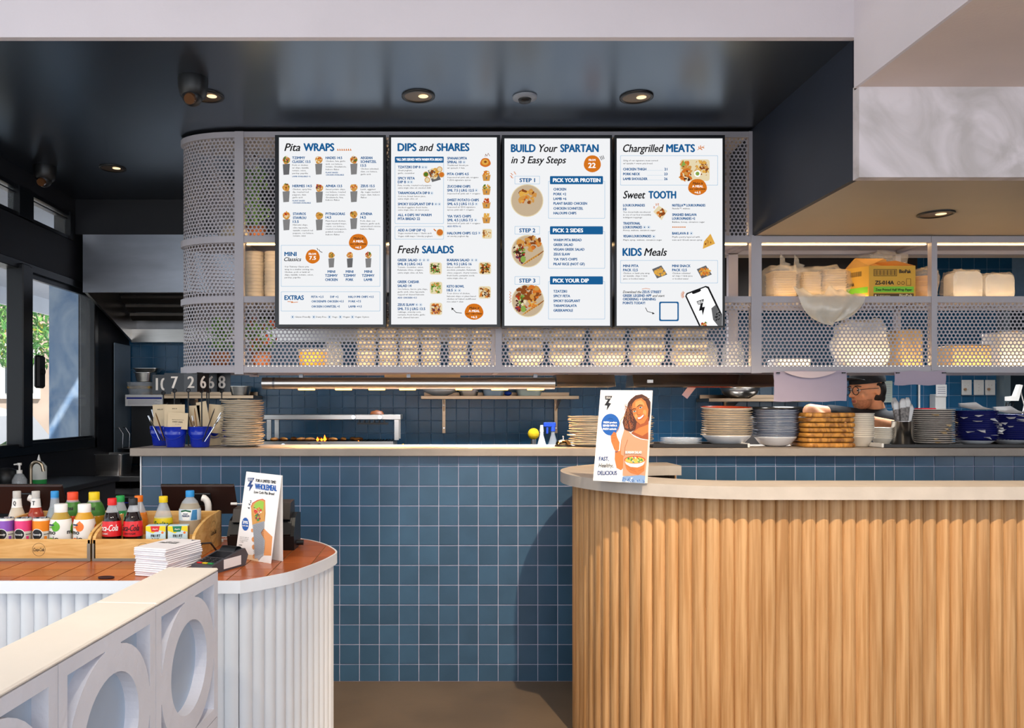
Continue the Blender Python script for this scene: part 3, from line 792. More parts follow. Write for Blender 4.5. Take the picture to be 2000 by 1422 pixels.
TX[4] = """K|890|150|52|285|Chargrilled
B|1195|150|52|197|MEATS
k|890|216|10|243|220g of our signature meat served
k|890|236|10|205|w/ tzatziki + warm pita bread
b|890|280|17|162|CHICKEN THIGH
b|1180|280|17|20|21
b|890|314|17|118|PORK NECK
b|1178|314|17|23|23
b|890|348|17|170|LAMB SHOULDER
b|1178|348|17|23|26
K|890|477|52|155|Sweet
B|1070|477|50|190|TOOTH
b|890|534|17|152|LOUKOUMADES
b|890|561|17|22|10
k|890|578|10|190|Ten donut balls smothered
k|890|597|10|196|in one of our four irresistibly
k|890|616|10|135|indulgent toppings:
b|890|661|17|120|TRADITIONAL
b|890|688|17|132|LOUKOUMADES
k|890|706|10|227|Honey, walnuts, cinnamon sugar
b|890|751|17|196|VEGAN LOUKOUMADES
k|890|774|10|272|Maple syrup, walnuts, cinnamon sugar
b|1235|534|17|232|NUTELLA\u2122 LOUKOUMADES
k|1235|553|10|125|Nutella\u2122, walnuts
b|1235|600|17|171|SMASHED BAKLAVA
b|1235|627|17|160|LOUKOUMADES +2
k|1235|648|10|228|Baklava, honey, cinnamon sugar
b|1235|731|17|113|BAKLAVA 8
k|1235|753|10|194|Phyllo pastry layered with
k|1235|774|10|212|nuts and Greek sweet syrup
B|888|880|52|130|KIDS
K|1037|880|52|160|Meals
b|890|960|17|107|MINI PITA
b|890|989|17|102|PACK 12.5
k|890|1008|10|187|Chicken or lamb pita wrap
k|890|1027|10|170|w/ tzatziki, chips + kids
k|890|1047|10|150|juice or bottled water
b|1235|960|17|128|MINI SNACK
b|1235|989|17|102|PACK 12.5
k|1235|1008|10|127|Chicken schnitzel
k|1235|1027|10|143|w/ chips + kids juice
k|1235|1047|10|115|or bottled water
K|888|1143|17|130|Download the
b|1023|1143|17|135|ZEUS STREET
b|888|1169|17|200|GREEK LEGEND APP
K|1096|1169|16|85|and start
b|888|1194|17|230|ORDERING + EARNING
b|888|1221|17|155|POINTS TODAY!"""
TX[4] = TX[4].replace('\\u2122', '\u2122')
STY = dict(K=(.02, .28), B=(.042, 0), b=(.042, 0), k=(.012, 0), s=(.04, 0), W=(.042, 0))
def letters(txt_, f, mats):
    b = MB()
    for ln_ in txt_.split('\n'):
        st, x, y, cap, wd, s_ = ln_.split('|', 5) if ln_.count('|') >= 5 else ln_.split('|')
        b.use(mats[st]); bo, shr = STY[st]; cp = float(cap); txt(b, s_, float(x), float(y), cp, float(wd), f, bo, shr)
    return b
BOLT = [(535, 228), (612, 228), (572, 300), (600, 305), (552, 380), (560, 328), (530, 325), (565, 268), (538, 266)]
def bolt(b, x, y, w_, f, m, mw=None):
    k = w_/82.; b.use(m); shape(b, [(x+(p[0]-530)*k, y+(p[1]-228)*k) for p in BOLT], f, 3)
    if mw: b.use(mw); txt(b, 'ZEUS', x+8*k, y+32*k, 24*k, 56*k, lambda a, c, l: f(a, c, 4), .03, res=2)
def wrapfood(b, cx, top, h_, f, sd):
    R = random.Random(sd); w_ = h_*.2
    b.use(FOOD['tan']); shape(b, disc(cx, top+h_*.22, w_*1.0, h_*.2, 14, .08, sd), f, 1)
    scatter(b, cx, top+h_*.17, w_*.75, h_*.16, FD(R.choice(['gold orange red cream', 'brown red cream green', 'red green cream purple', 'green brown tan gold'])), 22, 7*h_/120, f, seed=sd)
    b.use(m_ss if sd % 3 else m_ss2); shape(b, [(cx-w_*.92, top+h_*.42), (cx+w_*.92, top+h_*.40), (cx+w_*.72, top+h_*.97), (cx, top+h), (cx-w_*.72, top+h_*.97)] if False else [(cx-w_*.95, top+h_*.43), (cx+w_*.95, top+h_*.40), (cx+w_*.75, top+h_*.98), (cx-w_*.75, top+h_)], f, 3)
def tray(b, cx, cy, r, pal, f, sd, n=45):
    b.use(FOOD['cream']); shape(b, rrect(cx-r, cy-r, cx+r, cy+r, r*.35), f, 1); scatter(b, cx, cy, r*.72, r*.72, FD(pal), n, r*.24, f, True, sd)
def badge(b, cx, cy, f):
    b.use(m_so); shape(b, disc(cx, cy, 66, 57, 24, .02), f, 2); g = lambda x, y, l: f(x, y, 4)
    b.use(m_sk); txt(b, 'Make it', cx-34, cy-18, 17, 72, g, .015, .25); b.use(m_sw); txt(b, 'A MEAL', cx-37, cy+2, 15, 76, g, .04)
    b.use(m_sk); txt(b, 'ADD CHIPS+DRINK', cx-57, cy+19, 9, 114, g, .03); b.use(m_sw); txt(b, '+6.5', cx-21, cy+45, 15, 42, g, .04)
def chips(b, cx, cy, f, sd, pal='gold tan orange'):
    b.use(FOOD['gold'])
    scatter(b, cx, cy-18, 22, 16, FD(pal), 26, 9, f, seed=sd); b.use(FOOD['tan']); shape(b, [(cx-30, cy-8), (cx, cy), (cx+30, cy-8), (cx+22, cy+36), (cx-22, cy+36)], f, 3.2)
    b.use(m_ss2); shape(b, disc(cx, cy+16, 4, 9), f, 3.6)
def bowl(b, cx, cy, r, f, sd, full):
    b.use(FOOD['cream']); shape(b, disc(cx, cy, r, n=32), f, 1); b.use(E('lit_bowl_sand', '#cdb799', .85)); shape(b, disc(cx, cy, r*.95, n=32), f, 1.3)
    if not full: scatter(b, cx, cy-r*.28, r*.6, r*.42, FD('tan orange gold brown tan'), 34, r*.2, f, seed=sd); return
    scatter(b, cx+r*.05, cy-r*.45, r*.75, r*.42, FD('tan orange brown brown'), 40, r*.2, f, seed=sd)
    scatter(b, cx-r*.5, cy-r*.02, r*.35, r*.35, FD('green lime cream dark red'), 34, r*.12, f, seed=sd+1)
    scatter(b, cx-r*.45, cy+r*.4, r*.3, r*.3, FD('dark red purple gold'), 20, r*.14, f, seed=sd+2)
    b.use(FOOD['gold'])
    for i in range(22):
        x = cx-r*.15+i*r*.045; y = cy+r*(.75-.028*i); stroke(b, [(x-r*.16, y+r*.1), (x+r*.16, y-r*.16)], r*.05, f, 4+i*.02); b.use(FOOD[('tan', 'gold', 'brown')[i % 3]])
    b.use(FOOD['lime']); shape(b, disc(cx-r*.28, cy+r*.5, r*.16, r*.2), f, 5)
scr = [(537.5, 753.8, 545, 748.3, 1, 530, 'first menu screen from the left, headed Pita WRAPS'), (760, 976.7, 764, 970.3, 2, 530, 'second menu screen from the left, headed DIPS and SHARES'),
       (980.5, 1195, 985, 1191.5, 3, 970, 'third menu screen from the left, with three bowls down its left side'), (1200, 1415, 1204, 1411, 4, 970, 'rightmost menu screen, headed Chargrilled MEATS')]
for x0, x1, dx0, dx1, k, ox, lab in scr:
    y0, y1 = 264.5, 639; d = 3.88
    t = T_('menu_screen', lab, 'screen', P((x0+x1)/2, y1, d), 0, 'portrait menu screens in a row')
    L0 = t.location.copy(); rel = lambda px, py, dd=d: P(px, py, d)+Vector((0, dd-d, 0))-L0
    a, c_ = rel(x0, y1), rel(x1, y0); ai, ci = rel(dx0, 634 if k < 3 else 636.5), rel(dx1, 268.5 if k < 3 else 270.5)
    MB().box(a.x, c_.x, .004, .075, a.z, c_.z, bev=.004).build('housing', m_blackm, t)
    b = MB()
    for q in ((a.x, c_.x, a.z, ai.z), (a.x, c_.x, ci.z, c_.z), (a.x, ai.x, ai.z, ci.z), (ci.x, c_.x, ai.z, ci.z)): b.box(q[0], q[1], -.006, .006, q[2], q[3])
    b.build('bezel', m_blackm, t)
    b = MB().quad((ai.x, .001, ai.z), (ci.x, .001, ai.z), (ci.x, .001, ci.z), (ai.x, .001, ci.z)); b.build('display', m_scr, t)
    MB().box(-.1, .1, .075, .117, .35, .55).build('bracket', m_steeld, t)
    f = lambda x, y, l, ox=ox, L0=L0: tuple(P(x/3.6+ox, y/3.6+255, 3.88)-L0+Vector((0, .001-.00025*l, 0)))
    letters(TX[k], f, dict(K=m_sk, B=m_sb, b=m_sb, k=m_sk, s=m_sb, W=m_sw)).build('lettering', None, t, kind='stuff')
    g = MB()
    if k == 1:
        for cx, cy in ((105, 180), (333, 178), (580, 178), (104, 372), (337, 375), (580, 372), (106, 570), (337, 570), (579, 562)): wrapfood(g, cx, cy, 132, f, int(cx+cy))
        for cx in (422, 552, 682): wrapfood(g, cx, 852, 112, f, cx)
        g.use(m_sg); outline(g, rrect(67, 805, 765, 1097, 5), 3, f); outline(g, rrect(67, 1132, 765, 1270, 5), 3, f)
        badge(g, 611, 784, f); g.use(m_so); shape(g, disc(290, 886, 50, n=24, wob=.02), f, 2)
        for i in range(7): shape(g, [(462+i*15, 141), (466+i*15, 124), (474+i*15, 141)], f, 2)
        stroke(g, [(115, 1202), (150, 1204), (140, 1210), (185, 1206)], 4, f)
        g.use(m_sk)
        for p in ((322, 828, 328, 840), (335, 838, 344, 852), (348, 852, 357, 857)): stroke(g, [(p[0], p[1]), (p[2], p[3])], 4, f)
        for cx in (149, 298, 408, 485, 570): g.use(m_sg); outline(g, disc(cx, 1311, 12), 2, f); g.use(m_sb); shape(g, disc(cx, 1311, 5), f, 2)
    if k == 2:
        g.use(m_sg); outline(g, rrect(868, 183, 1212, 655, 5), 3, f); outline(g, rrect(868, 673, 1212, 765, 5), 3, f)
        g.use(m_sb); shape(g, rrect(868, 183, 1212, 226, 5), f, 2)
        g.use(m_ss2); shape(g, [(1100, 280), (1160, 262), (1192, 345), (1130, 362)], f, 1); scatter(g, 1143, 302, 32, 34, FD('tan gold brown cream'), 40, 12, f, seed=3)
        for cx, cy, cc in ((1183, 272, 'cream'), (1197, 310, 'orange'), (1087, 308, 'green'), (1097, 347, 'cream')): g.use(FOOD['tan']); shape(g, disc(cx, cy, 20, n=16), f, 2.5); g.use(FOOD[cc]); shape(g, disc(cx, cy, 15, n=16), f, 2.8)
        g.use(FOOD['cream']); shape(g, disc(1185, 718, 27), f, 2); g.use(FOOD['orange']); shape(g, disc(1185, 716, 22), f, 2.5); g.use(FOOD['orange']); stroke(g, [(1144, 695), (1155, 705)], 8, f)
        g.use(FOOD['orange']); shape(g, disc(1505, 225, 37, 32, 20, .04), f, 1.5); g.use(FOOD['gold']); shape(g, disc(1503, 222, 24, 20), f, 2); g.use(FOOD['brown']); shape(g, disc(1505, 220, 10, 8), f, 2.5)
        stroke(g, [(1503, 182), (1507, 165), (1515, 180), (1525, 160), (1535, 178)], 3, f)
        for cy, pl in ((318, 'gold orange'), (416, 'gold tan green'), (512, 'red orange'), (616, 'gold')): chips(g, 1512, cy, f, cy, pl)
        tray(g, 1516, 726, 34, 'brown tan cream gold', f, 9, 24)
        for i, (cx, cy, pl) in enumerate(((1155, 970, 'red green cream dark lime'), (1502, 968, 'green brown orange tan dark'), (1158, 1106, 'green lime cream tan'), (1500, 1138, 'brown dark tan orange cream'), (1158, 1254, 'cream tan orange brown purple'))): tray(g, cx, cy, 43, pl, f, 20+i, 60)
        badge(g, 1425, 1274, f); g.use(m_sk); stroke(g, [(1337, 1283), (1300, 1280), (1272, 1252)], 4, f); shape(g, [(1266, 1244), (1284, 1252), (1268, 1264)], f, 2)
        for cx, cy in ((1065, 258), (1087, 258), (963, 362), (985, 362), (1128, 440), (1157, 517), (1181, 517), (1355, 222), (1441, 420), (1441, 516), (1436, 630), (1462, 720), (1045, 911), (1073, 911), (1101, 911), (1412, 911), (1440, 911), (1294, 1124), (1322, 1124), (1022, 1225), (1050, 1225)): g.use(m_sg); outline(g, disc(cx, cy, 11, n=12), 2, f); g.use(m_sb); shape(g, disc(cx, cy, 4.5, n=8), f, 2)
    if k == 3:
        g.use(m_sg)
        for q in ((363, 355, 762, 618), (363, 708, 762, 970), (363, 1060, 762, 1327), (127, 319, 304, 377), (127, 672, 304, 730), (127, 1025, 304, 1083)): g.use(m_sg); outline(g, rrect(*q, 5), 3, f)
        g.use(m_sb)
        for y in (320, 673, 1025): shape(g, rrect(375, y, 748, y+57, 6), f, 2)
        bowl(g, 214, 492, 115, f, 1, 0); bowl(g, 218, 848, 115, f, 2, 1); bowl(g, 220, 1197, 115, f, 3, 1)
        scatter(g, 247, 1215, 32, 34, FD('orange gold'), 25, 12, lambda x, y, l: f(x, y, l+5), seed=8)
        g.use(m_so); shape(g, disc(673, 234, 60, n=24, wob=.015), f, 2)
        for q in ((95, 318, 115, 333), (100, 300, 114, 312), (122, 290, 136, 306)): stroke(g, [(q[0], q[1]), (q[2]-8, q[1]+4), (q[0]+8, q[3]-3), (q[2], q[3])], 4, f)
        stroke(g, [(90+(i % 2)*12, 1212-i*10) for i in range(9)], 3, f)
        g.use(m_sk)
        for i in range(3): stroke(g, [(726+i*11, 182-i*3), (738+i*9, 206-i*4)], 4, f)
    if k == 4:
        g.use(m_sg); outline(g, rrect(870, 175, 1556, 385, 5), 3, f); outline(g, rrect(870, 912, 1556, 1073, 5), 3, f)
        for y in (280, 314, 348): stroke(g, [(1060, y), (1170, y)], 1.5, f, 1)
        g.use(FOOD['cream']); shape(g, rrect(1290, 203, 1498, 354, 18), f, 1); scatter(g, 1332, 282, 34, 60, FD('brown tan orange dark'), 45, 18, f, True, 5); scatter(g, 1442, 262, 42, 46, FD('tan gold cream brown'), 55, 14, f, True, 6)
        g.use(FOOD['lime']); shape(g, [(1296, 258), (1312, 208), (1330, 240)], f, 5); g.use(m_sw); shape(g, disc(1412, 303, 24), f, 5); g.use(FOOD['lime']); shape(g, disc(1412, 303, 14), f, 5.3)
        badge(g, 1412, 398, lambda x, y, l: f(x, y, l+5))
        g.use(m_so); stroke(g, [(1412, 136), (1460, 108)], 3, f)
        for q in ((1424, 128, 1422, 114), (1436, 122, 1434, 107), (1432, 126, 1444, 134), (1446, 117, 1458, 122)): stroke(g, [q[:2], q[2:]], 6, f)
        for q in ((1103, 533), (1118, 514), (1132, 512)): g.use(m_so); stroke(g, [q, (q[0]+9, q[1]+3), (q[0], q[1]+10), (q[0]+9, q[1]+14)], 3, f)
        g.use(FOOD['cream']); shape(g, [(1102, 570), (1140, 528), (1200, 565), (1160, 630)], f, 1); scatter(g, 1152, 582, 30, 28, FD('brown orange tan'), 14, 16, f, seed=4)
        g.use(m_so)
        for i in range(7): shape(g, disc(1240+i*14, 679, 5, n=10), f, 2)
        g.use(FOOD['gold']); shape(g, [(1504, 725), (1536, 795), (1450, 832), (1458, 780)], f, 1); scatter(g, 1490, 785, 24, 26, FD('brown tan gold'), 24, 8, f, seed=7)
        for cx, pl in ((1148, 'gold tan gold'), (1462, 'orange gold tan')): g.use(m_ss2); shape(g, [(cx-55, 975), (cx+10, 948), (cx+52, 1012), (cx-20, 1040)], f, 1); scatter(g, cx, 992, 38, 26, FD(pl), 45, 11, f, seed=cx)
        for cx, cy in ((1040, 680), (1069, 680), (1105, 745), (1369, 723)): g.use(m_sg); outline(g, disc(cx, cy, 12, n=12), 2, f); g.use(m_sb); shape(g, disc(cx, cy, 5, n=8), f, 2)
        g.use(m_sb); o1 = rrect(1143, 1203, 1281, 1340, 10); outline(g, o1, 10, f)
        g.use(m_sk); stroke(g, [(1047, 1246), (1060, 1272), (1106, 1285)], 4, f); shape(g, [(1112, 1288), (1094, 1292), (1096, 1276)], f, 2)
        g.use(m_so)
        for i in range(9): a_ = PI*.75+i*.22; stroke(g, [(1328+14*math.cos(a_), 1160+18*math.sin(a_)-4), (1328+32*math.cos(a_), 1160+32*math.sin(a_)-4)], 3, f)
        stroke(g, [(1023, 1115), (1050, 1110), (1078, 1115)], 3, f)
        g.use(m_sk); shape(g, [(1326, 1165), (1335, 1143), (1470, 1092), (1492, 1098), (1585, 1292), (1585, 1376), (1424, 1376)], f, 1)
        g.use(m_sw); shape(g, [(1336, 1162), (1344, 1150), (1468, 1102), (1484, 1110), (1580, 1312), (1580, 1376), (1436, 1376)], f, 1.6)
        g.use(m_sk); shape(g, [(1372, 1137), (1432, 1113), (1438, 1124), (1426, 1134), (1386, 1149), (1376, 1147)], f, 2)
        T2 = lambda x, y, l: f(1440+(x-1440)*.94+(y-1230)*.3, 1230+(y-1230)*.95-(x-1440)*.3, l)
        bolt(g, 1412, 1192, 58, T2, m_sk, m_sw)
        g.use(m_ss2); shape(g, [(1510, 1250), (1540, 1225), (1580, 1300), (1583, 1374), (1555, 1372), (1522, 1330)], f, 2.2); g.use(m_ss); scatter(g, 1553, 1300, 18, 40, [m_ss, m_ss2, m_sk], 30, 9, f, seed=12)
        scatter(g, 1462, 1362, 24, 12, FD('red orange green tan'), 20, 8, f, seed=13)
    g.build('menu_graphics', None, t, kind='stuff')
# ---------------------------------------------------------------- things on the ceiling
def downlight(px, py, z, lab, lit=0, r=.075):
    d = (z-EYE)*F/(CY-py); t = T_('downlight', lab, 'downlight', (X(px, d), d, z), 0)
    MB().lathe([(r, 0), (r, -.006), (r*.86, -.008), (r*.8, .0)], 28).build('trim_ring', m_black, t)
    b = MB().lathe([(r*.84, -.004), (r*.5, -.0015), (0.001, -.0015)], 24); b.build('reflector', M('bronze_reflector', '#6b5236', .3, .6, .1, 10), t)
    if lit: MB().lathe([(r*.3, -.003), (.0005, -.003)], 14, (r*.3, 0, 0)).build('lamp', E('downlight_lamp', '#ffdca8', 1.6), t)
for px, py, z, lab in ((817, 187, 2.785, 'black recessed downlight above the gap between the first and second menu screens'), (1243, 189, 2.785, 'black recessed downlight above the rightmost menu screen'),
    (404, 187, 2.785, 'black recessed downlight partly behind the dome camera over the shelving end'), (220, 328, 2.785, 'small black downlight over the dark bulkhead left of the shelving'),
    (1828, 417, 2.249, 'black recessed downlight in the beige soffit at right')): downlight(px, py, z, lab, 1)
d_ = (2.785-EYE)*F/(CY-189); sp = T_('ceiling_sensor', 'small round pale ceiling sensor between the two downlights above the screens', 'sensor', (X(1025, d_), d_, 2.785))
MB().lathe([(.055, 0), (.055, -.008), (.03, -.012), (.001, -.012)], 24).build('base', M('sensor_grey', '#8f939c', .5, 0, .1, 10), sp); MB().lathe([(.03, -.012), (.026, -.024), (.001, -.026)], 20).build('lens', m_black, sp)
for px, py, py2, lab, s_ in ((377, 153, 200, 'black dome camera hanging from the ceiling left of the shelving top', 1.0), (88, 325, 357, 'black dome camera on the ceiling above the left windows', 1.0)):
    d = 1.405*F/(CY-py); t = T_('dome_camera', lab, 'camera', (X(px, d), d, 2.785), 0)
    s = .062
    MB().lathe([(s*1.0, 0), (s*1.02, -.01), (s*.98, -.045), (s*.85, -.075), (s*.6, -.09)], 28).build('housing', m_black, t)
    MB().ball((0, -.01, -.082), .042, 20, 14).build('eyeball', m_black, t)
    MB().cyl((0, -.035, -.098), (0, -.052, -.108), .026, .022, 20).build('lens', M('camera_lens', '#5a3a22', .08, 0, .1, 20), t)
# ---------------------------------------------------------------- range hood and the dark bulkhead above it
S('wall_bulkhead_kitchen', MB().box(-2.44, .94, 5.35, 6.29, 2.55, 2.784), m_dark2)
hd = T_('range_hood', 'large brushed steel range hood hanging over the cook line at left', 'hood', (-.7, 5.35, 1.87))
def hp(y, z): return (y-5.35, z-1.87)
hx0, hx1 = -1.69, 1.63
MB().box(hx0, hx1, 0, .03, .29, .678).build('front_panel', M('hood_steel', '#b4b8c2', .3, .9, .25, 2, stretch=(1, 1, 4)), hd)
for xx in (hx0, hx1-.02):
    MB().prism([hp(5.38, 2.545), hp(5.38, 2.16), hp(6.2, 1.89), hp(6.28, 1.89), hp(6.28, 2.545)], xx, xx+.02, Matrix(((0, 0, 1, 0), (1, 0, 0, 0), (0, 1, 0, 0), (0, 0, 0, 1)))).build('side_panel', m_steel, hd)
MB().box(hx0+.02, hx1-.02, .03, .93, .66, .675).build('top_panel', m_steeld, hd)
b = MB(); x = hx0+.04
while x < hx1-.5:
    fb = MB(); A, B_ = Vector((0, .12, .60)), Vector((0, .80, .16)); n_ = (B_-A).cross(Vector((1, 0, 0))).normalized()
    for q in range(8): p = A+(B_-A)*(q/8); p2 = A+(B_-A)*((q+.6)/8); fb.add([(x, *p.yz), (x+.47, *p.yz), (x+.47, *p2.yz), (x, *p2.yz), (x, p.y, p.z+.02), (x+.47, p.y, p.z+.02), (x+.47, p2.y, p2.z+.02), (x, p2.y, p2.z+.02)], [(0, 1, 2, 3), (4, 7, 6, 5), (0, 4, 5, 1), (3, 2, 6, 7), (0, 3, 7, 4), (1, 5, 6, 2)])
    fb.build('baffle_filter', M('greasy_steel', '#57504a', .35, .8, .3, 5), hd); x += .49
MB().box(hx0+.02, hx1-.02, .90, .93, .06, .66).build('back_panel', m_steeld, hd)
MB().box(hx0+.02, hx1-.02, .80, .93, .02, .06).box(hx0+.02, hx1-.02, .80, .812, .06, .12).build('grease_gutter', m_steel, hd)
# ---------------------------------------------------------------- left end: splash panel, benches, oven, sink
sp = T_('splash_panel', 'tall brushed steel splash panel standing beside the left windows', 'panel', (-2.43, 6.1, .9))
MB().box(0, .006, -.14, .17, 0, .97).cyl((.006, 0, .25), (.008, 0, .25), .012).build('sheet', M('splash_steel', '#a9bccb', .3, .35, .3, 2, stretch=(1, 1, .4)), sp)  # bright bluish reflection put into the sheet's lighter, less metallic colour
dp = T_('dark_cabinet', 'dark panel of the tall cabinet under the left wall shelf', 'cabinet', (-2.2, 6.25, 0))
MB().box(-.18, .2, -.08, .03, .95, 1.45).build('door_panel', M('dark_laminate', '#1c1b1e', .45, 0, .1, 6), dp)
MB().box(-.18, .2, -.08, .03, 0, .93).build('body', m_dark2, dp)
bn = T_('steel_prep_bench', 'low dark steel bench along the left wall with a thick front edge', 'bench', (-2.0, 5.58, 0))
MB().box(-.42, .60, 0, .54, .86, .90, bev=.004).build('bench_top', m_steel, bn)
for xx in (-.40, .54): MB().box(xx, xx+.04, .05, .09, 0, .86).build('leg', m_steeld, bn)
MB().box(-.40, .58, .08, .5, .3, .33).build('undershelf', m_steeld, bn)
ov = T_('oven', 'black and steel oven with a glowing blue display behind the bottles', 'oven', (-2.06, 5.2, .1))
MB().box(-.32, .42, 0, .36, 0, .72, bev=.006).build('body', m_steeld, ov)
for xx in (-.3, .36): MB().box(xx, xx+.04, .02, .06, -.1, 0).box(xx, xx+.04, .3, .34, -.1, 0).build('foot', m_black, ov)
MB().box(-.30, .40, -.012, 0, .44, .60, bev=.004).build('control_panel', M('black_glass', '#0d0d10', .12, 0, .1, 4), ov)
MB().box(-.31, .41, -.02, .0, .66, .70, bev=.004).build('handle', m_steel, ov)
MB().box(-.30, .40, -.012, 0, .04, .40, bev=.004).build('door', M('black_glass', '#0d0d10', .12), ov)
MB().box(-.045, .025, -.016, -.012, .50, .55).build('display', E('display_blue', '#1d2bff', 3), ov)
b = MB(); g = lambda x, y, l: (x, -.0165, .525-y)
shape(b, [(-.028, -.012), (-.008, -.012), (.012, 0), (-.008, .012), (-.028, .012)], g); b.build('display_symbol', E('display_cyan', '#9fe6ff', 4), ov)
gp = T_('gastronorm_pan', 'deep square steel pan standing on the left prep bench', 'pan', (X(211, 5.75), 5.78, .90))
def taper(b, w0, d0, w1, d1, z0, z1, t=.004, rim=.012):
    def ring(w_, d_, z, r=.03): return [(p[0], p[1], z) for p in rrect(-w_/2, -d_/2, w_/2, d_/2, r, 3)]
    R_ = [ring(.001, .001, z0, .0001), ring(w0, d0, z0), ring(w1, d1, z1), ring(w1+2*rim, d1+2*rim, z1), ring(w1+2*rim, d1+2*rim, z1-.003), ring(w1-2*t, d1-2*t, z1-.002), ring(w0-2*t, d0-2*t, z0+t), ring(.001, .001, z0+t, .0001)]
    R_ = R_[:5]+[ring(w1+2*rim-.004, d1+2*rim-.004, z1)]+R_[5:] if 0 else R_
    n = len(R_[0]); 
    for A, B_ in zip(R_[:3], R_[1:4]): b.add(A+B_, [(i, (i+1) % n, n+(i+1) % n, n+i) for i in range(n)], True)
    b.add(R_[3]+R_[5], [(i, (i+1) % n, n+(i+1) % n, n+i) for i in range(n)]); b.add(R_[3]+R_[4], [(i, (i+1) % n, n+(i+1) % n, n+i) for i in range(n)])
    for A, B_ in zip(R_[5:7], R_[6:8]): b.add(A+B_, [(i, (i+1) % n, n+(i+1) % n, n+i) for i in range(n)], True)
    return b
taper(MB(), .25, .2, .27, .24, 0, .15, rim=.015).build('pan', m_steel, gp)
rk = T_('wire_rack', 'black wire rack with two bent wire handles above the deep steel pan', 'rack', (X(240, 5.9)+.15, 6.06, 1.075))
b = MB()
for i in range(15): b.cyl((-.22+.03*i, -.08, 0), (-.22+.03*i, .07, 0), .003, n=5)
b.tube([(-.22, -.08, 0), (.21, -.08, 0), (.21, .07, 0), (-.22, .07, 0), (-.22, -.08, 0)], .005, 6); b.build('grid', m_steeld, rk)
for dx in (-.2, -.15): MB().tube([(dx-.03, -.08, .16), (dx-.01, -.08, .155), (dx+.02, -.08, .11), (dx+.015, -.08, 0)], .004, 6).build('handle', m_chrome, rk)
for xx in (-.2, .19): MB().box(xx, xx+.02, -.06, .06, -.175, 0).build('support', m_black, rk)
sb = T_('hand_sink_bench', 'dark hand wash bench under the left window', 'bench', (-2.14, 4.35, 0))
MB().box(-.285, .18, -.4, .55, .93, .96, bev=.004).box(-.28, .16, -.38, .53, 0, .93).build('cabinet', M('dark_laminate', '#1c1b1e'), sb)
tp = T_('tap', 'brushed curved gooseneck tap between two soap bottles', 'tap', (X(60, 4.2), 4.2, .96))
pts = [(0, 0, 0), (0, 0, .10)]+[(.032-.032*math.cos(PI*i/8), 0, .10+.035*math.sin(PI*i/8)) for i in range(1, 9)]+[(.068, 0, .085)]
MB().tube(pts, .009, 10).cyl((0, 0, 0), (0, 0, .02), .016).build('spout', M('brushed_nickel', '#b9a78e', .3, 1, .1, 8), tp)
s1 = T_('pump_soap_bottle', 'clear pump soap bottle at far left beside the tap', 'bottle', (X(38, 4.1), 4.1, .96))
MB().lathe([(.034, 0), (.036, .02), (.036, .05), (.022, .075), (.012, .085)], 18).build('body', m_clear, s1)
MB().cyl((0, 0, .083), (0, 0, .10), .014, .014).cyl((0, 0, .10), (0, 0, .13), .005).cyl((0, 0, .125), (0, 0, .137), .011).cyl((0, 0, .131), (-.028, 0, .128), .004).build('pump', m_white2, s1)
s2 = T_('soap_refill_bottle', 'translucent bottle with green soap and pointed cap behind the tap', 'bottle', (X(76, 4.35), 4.35, .96))
MB().lathe([(.038, 0), (.04, .02), (.04, .03)], 18).build('green_soap', M('green_soap', '#2f9a4c', .3, 0, .1, 8), s2)
MB().lathe([(.04, .03), (.04, .10), (.02, .125), (.01, .128)], 18).build('body', M('milky_plastic', '#dfe0d8', .4, 0, .05, 8), s2)
MB().cyl((0, 0, .128), (0, 0, .165), .011, .002).build('nozzle', m_white2, s2)
MB().ball((0, 0, 0), (1, 1, 1), 4, 3)
kt = T_('black_kettle', 'small black pot at the far left edge by the sink', 'pot', (X(12, 4.3), 4.3, .96))
MB().lathe([(.05, 0), (.06, .03), (.055, .08), (.03, .095), (.001, .1)], 20).build('body', m_black, kt)
# ---------------------------------------------------------------- kitchen shelves, cook line, grill
def wall_shelf(x0, x1, z, brs, lab, d0=5.98, mt=None):
    t = T_('wall_shelf', lab, 'shelf', ((x0+x1)/2, d0, z)); cx = (x0+x1)/2; mt = mt or M('warm_steel', '#b39a80', .3, 1, .15, 6, stretch=(1, 1, 20))
    MB().box(x0-cx, x1-cx, 0, 6.28-d0, -.025, 0, bev=.002).box(x0-cx+.02, x1-cx-.03, 6.25-d0, 6.28-d0, 0, .03).build('shelf_plate', mt, t)
    for bx in brs:
        bb = MB().box(bx-cx-.012, bx-cx+.012, 6.255-d0, 6.28-d0, -.29, -.025).prism([(.02, -.03), (6.26-d0, -.03), (6.26-d0, -.12)], bx-cx-.003, bx-cx+.003, Matrix(((0, 0, 1, 0), (1, 0, 0, 0), (0, 1, 0, 0), (0, 0, 0, 1))))
        o = bb.build('bracket', mt, t)
        for zz in (-.07, -.25): MB().cyl((bx-cx, 6.255-d0, zz), (bx-cx, 6.25-d0, zz), .006, n=8).build('screw', m_chrome, o)
wall_shelf(X(822, 5.98), X(1131, 5.98), Z(773, 5.98), (X(867, 6.25), X(1086, 6.25)), 'steel wall shelf on two brackets holding bowls and trays behind the tube lamp')
wall_shelf(-2.35, X(495, 5.98), Z(772, 5.98), (-1.9, X(466, 6.25)), 'steel wall shelf behind the blue cutlery buckets at left')
wall_shelf(X(1385, 5.98), X(1600, 5.98), Z(778, 5.98), (X(1418, 6.25),), 'steel wall shelf with a bowl on it right of the woman poster')
SH = Z(773, 5.98)
bw1 = T_('mixing_bowl', 'wide shallow white bowl at the left end of the bracketed wall shelf', 'bowl', (X(860, 6.1), 6.1, SH+.001)); MB().lathe([(.05, 0), (.11, .025), (.15, .06), (.145, .06), (.1, .03), (.001, .01)], 28).build('shell', m_white2, bw1)
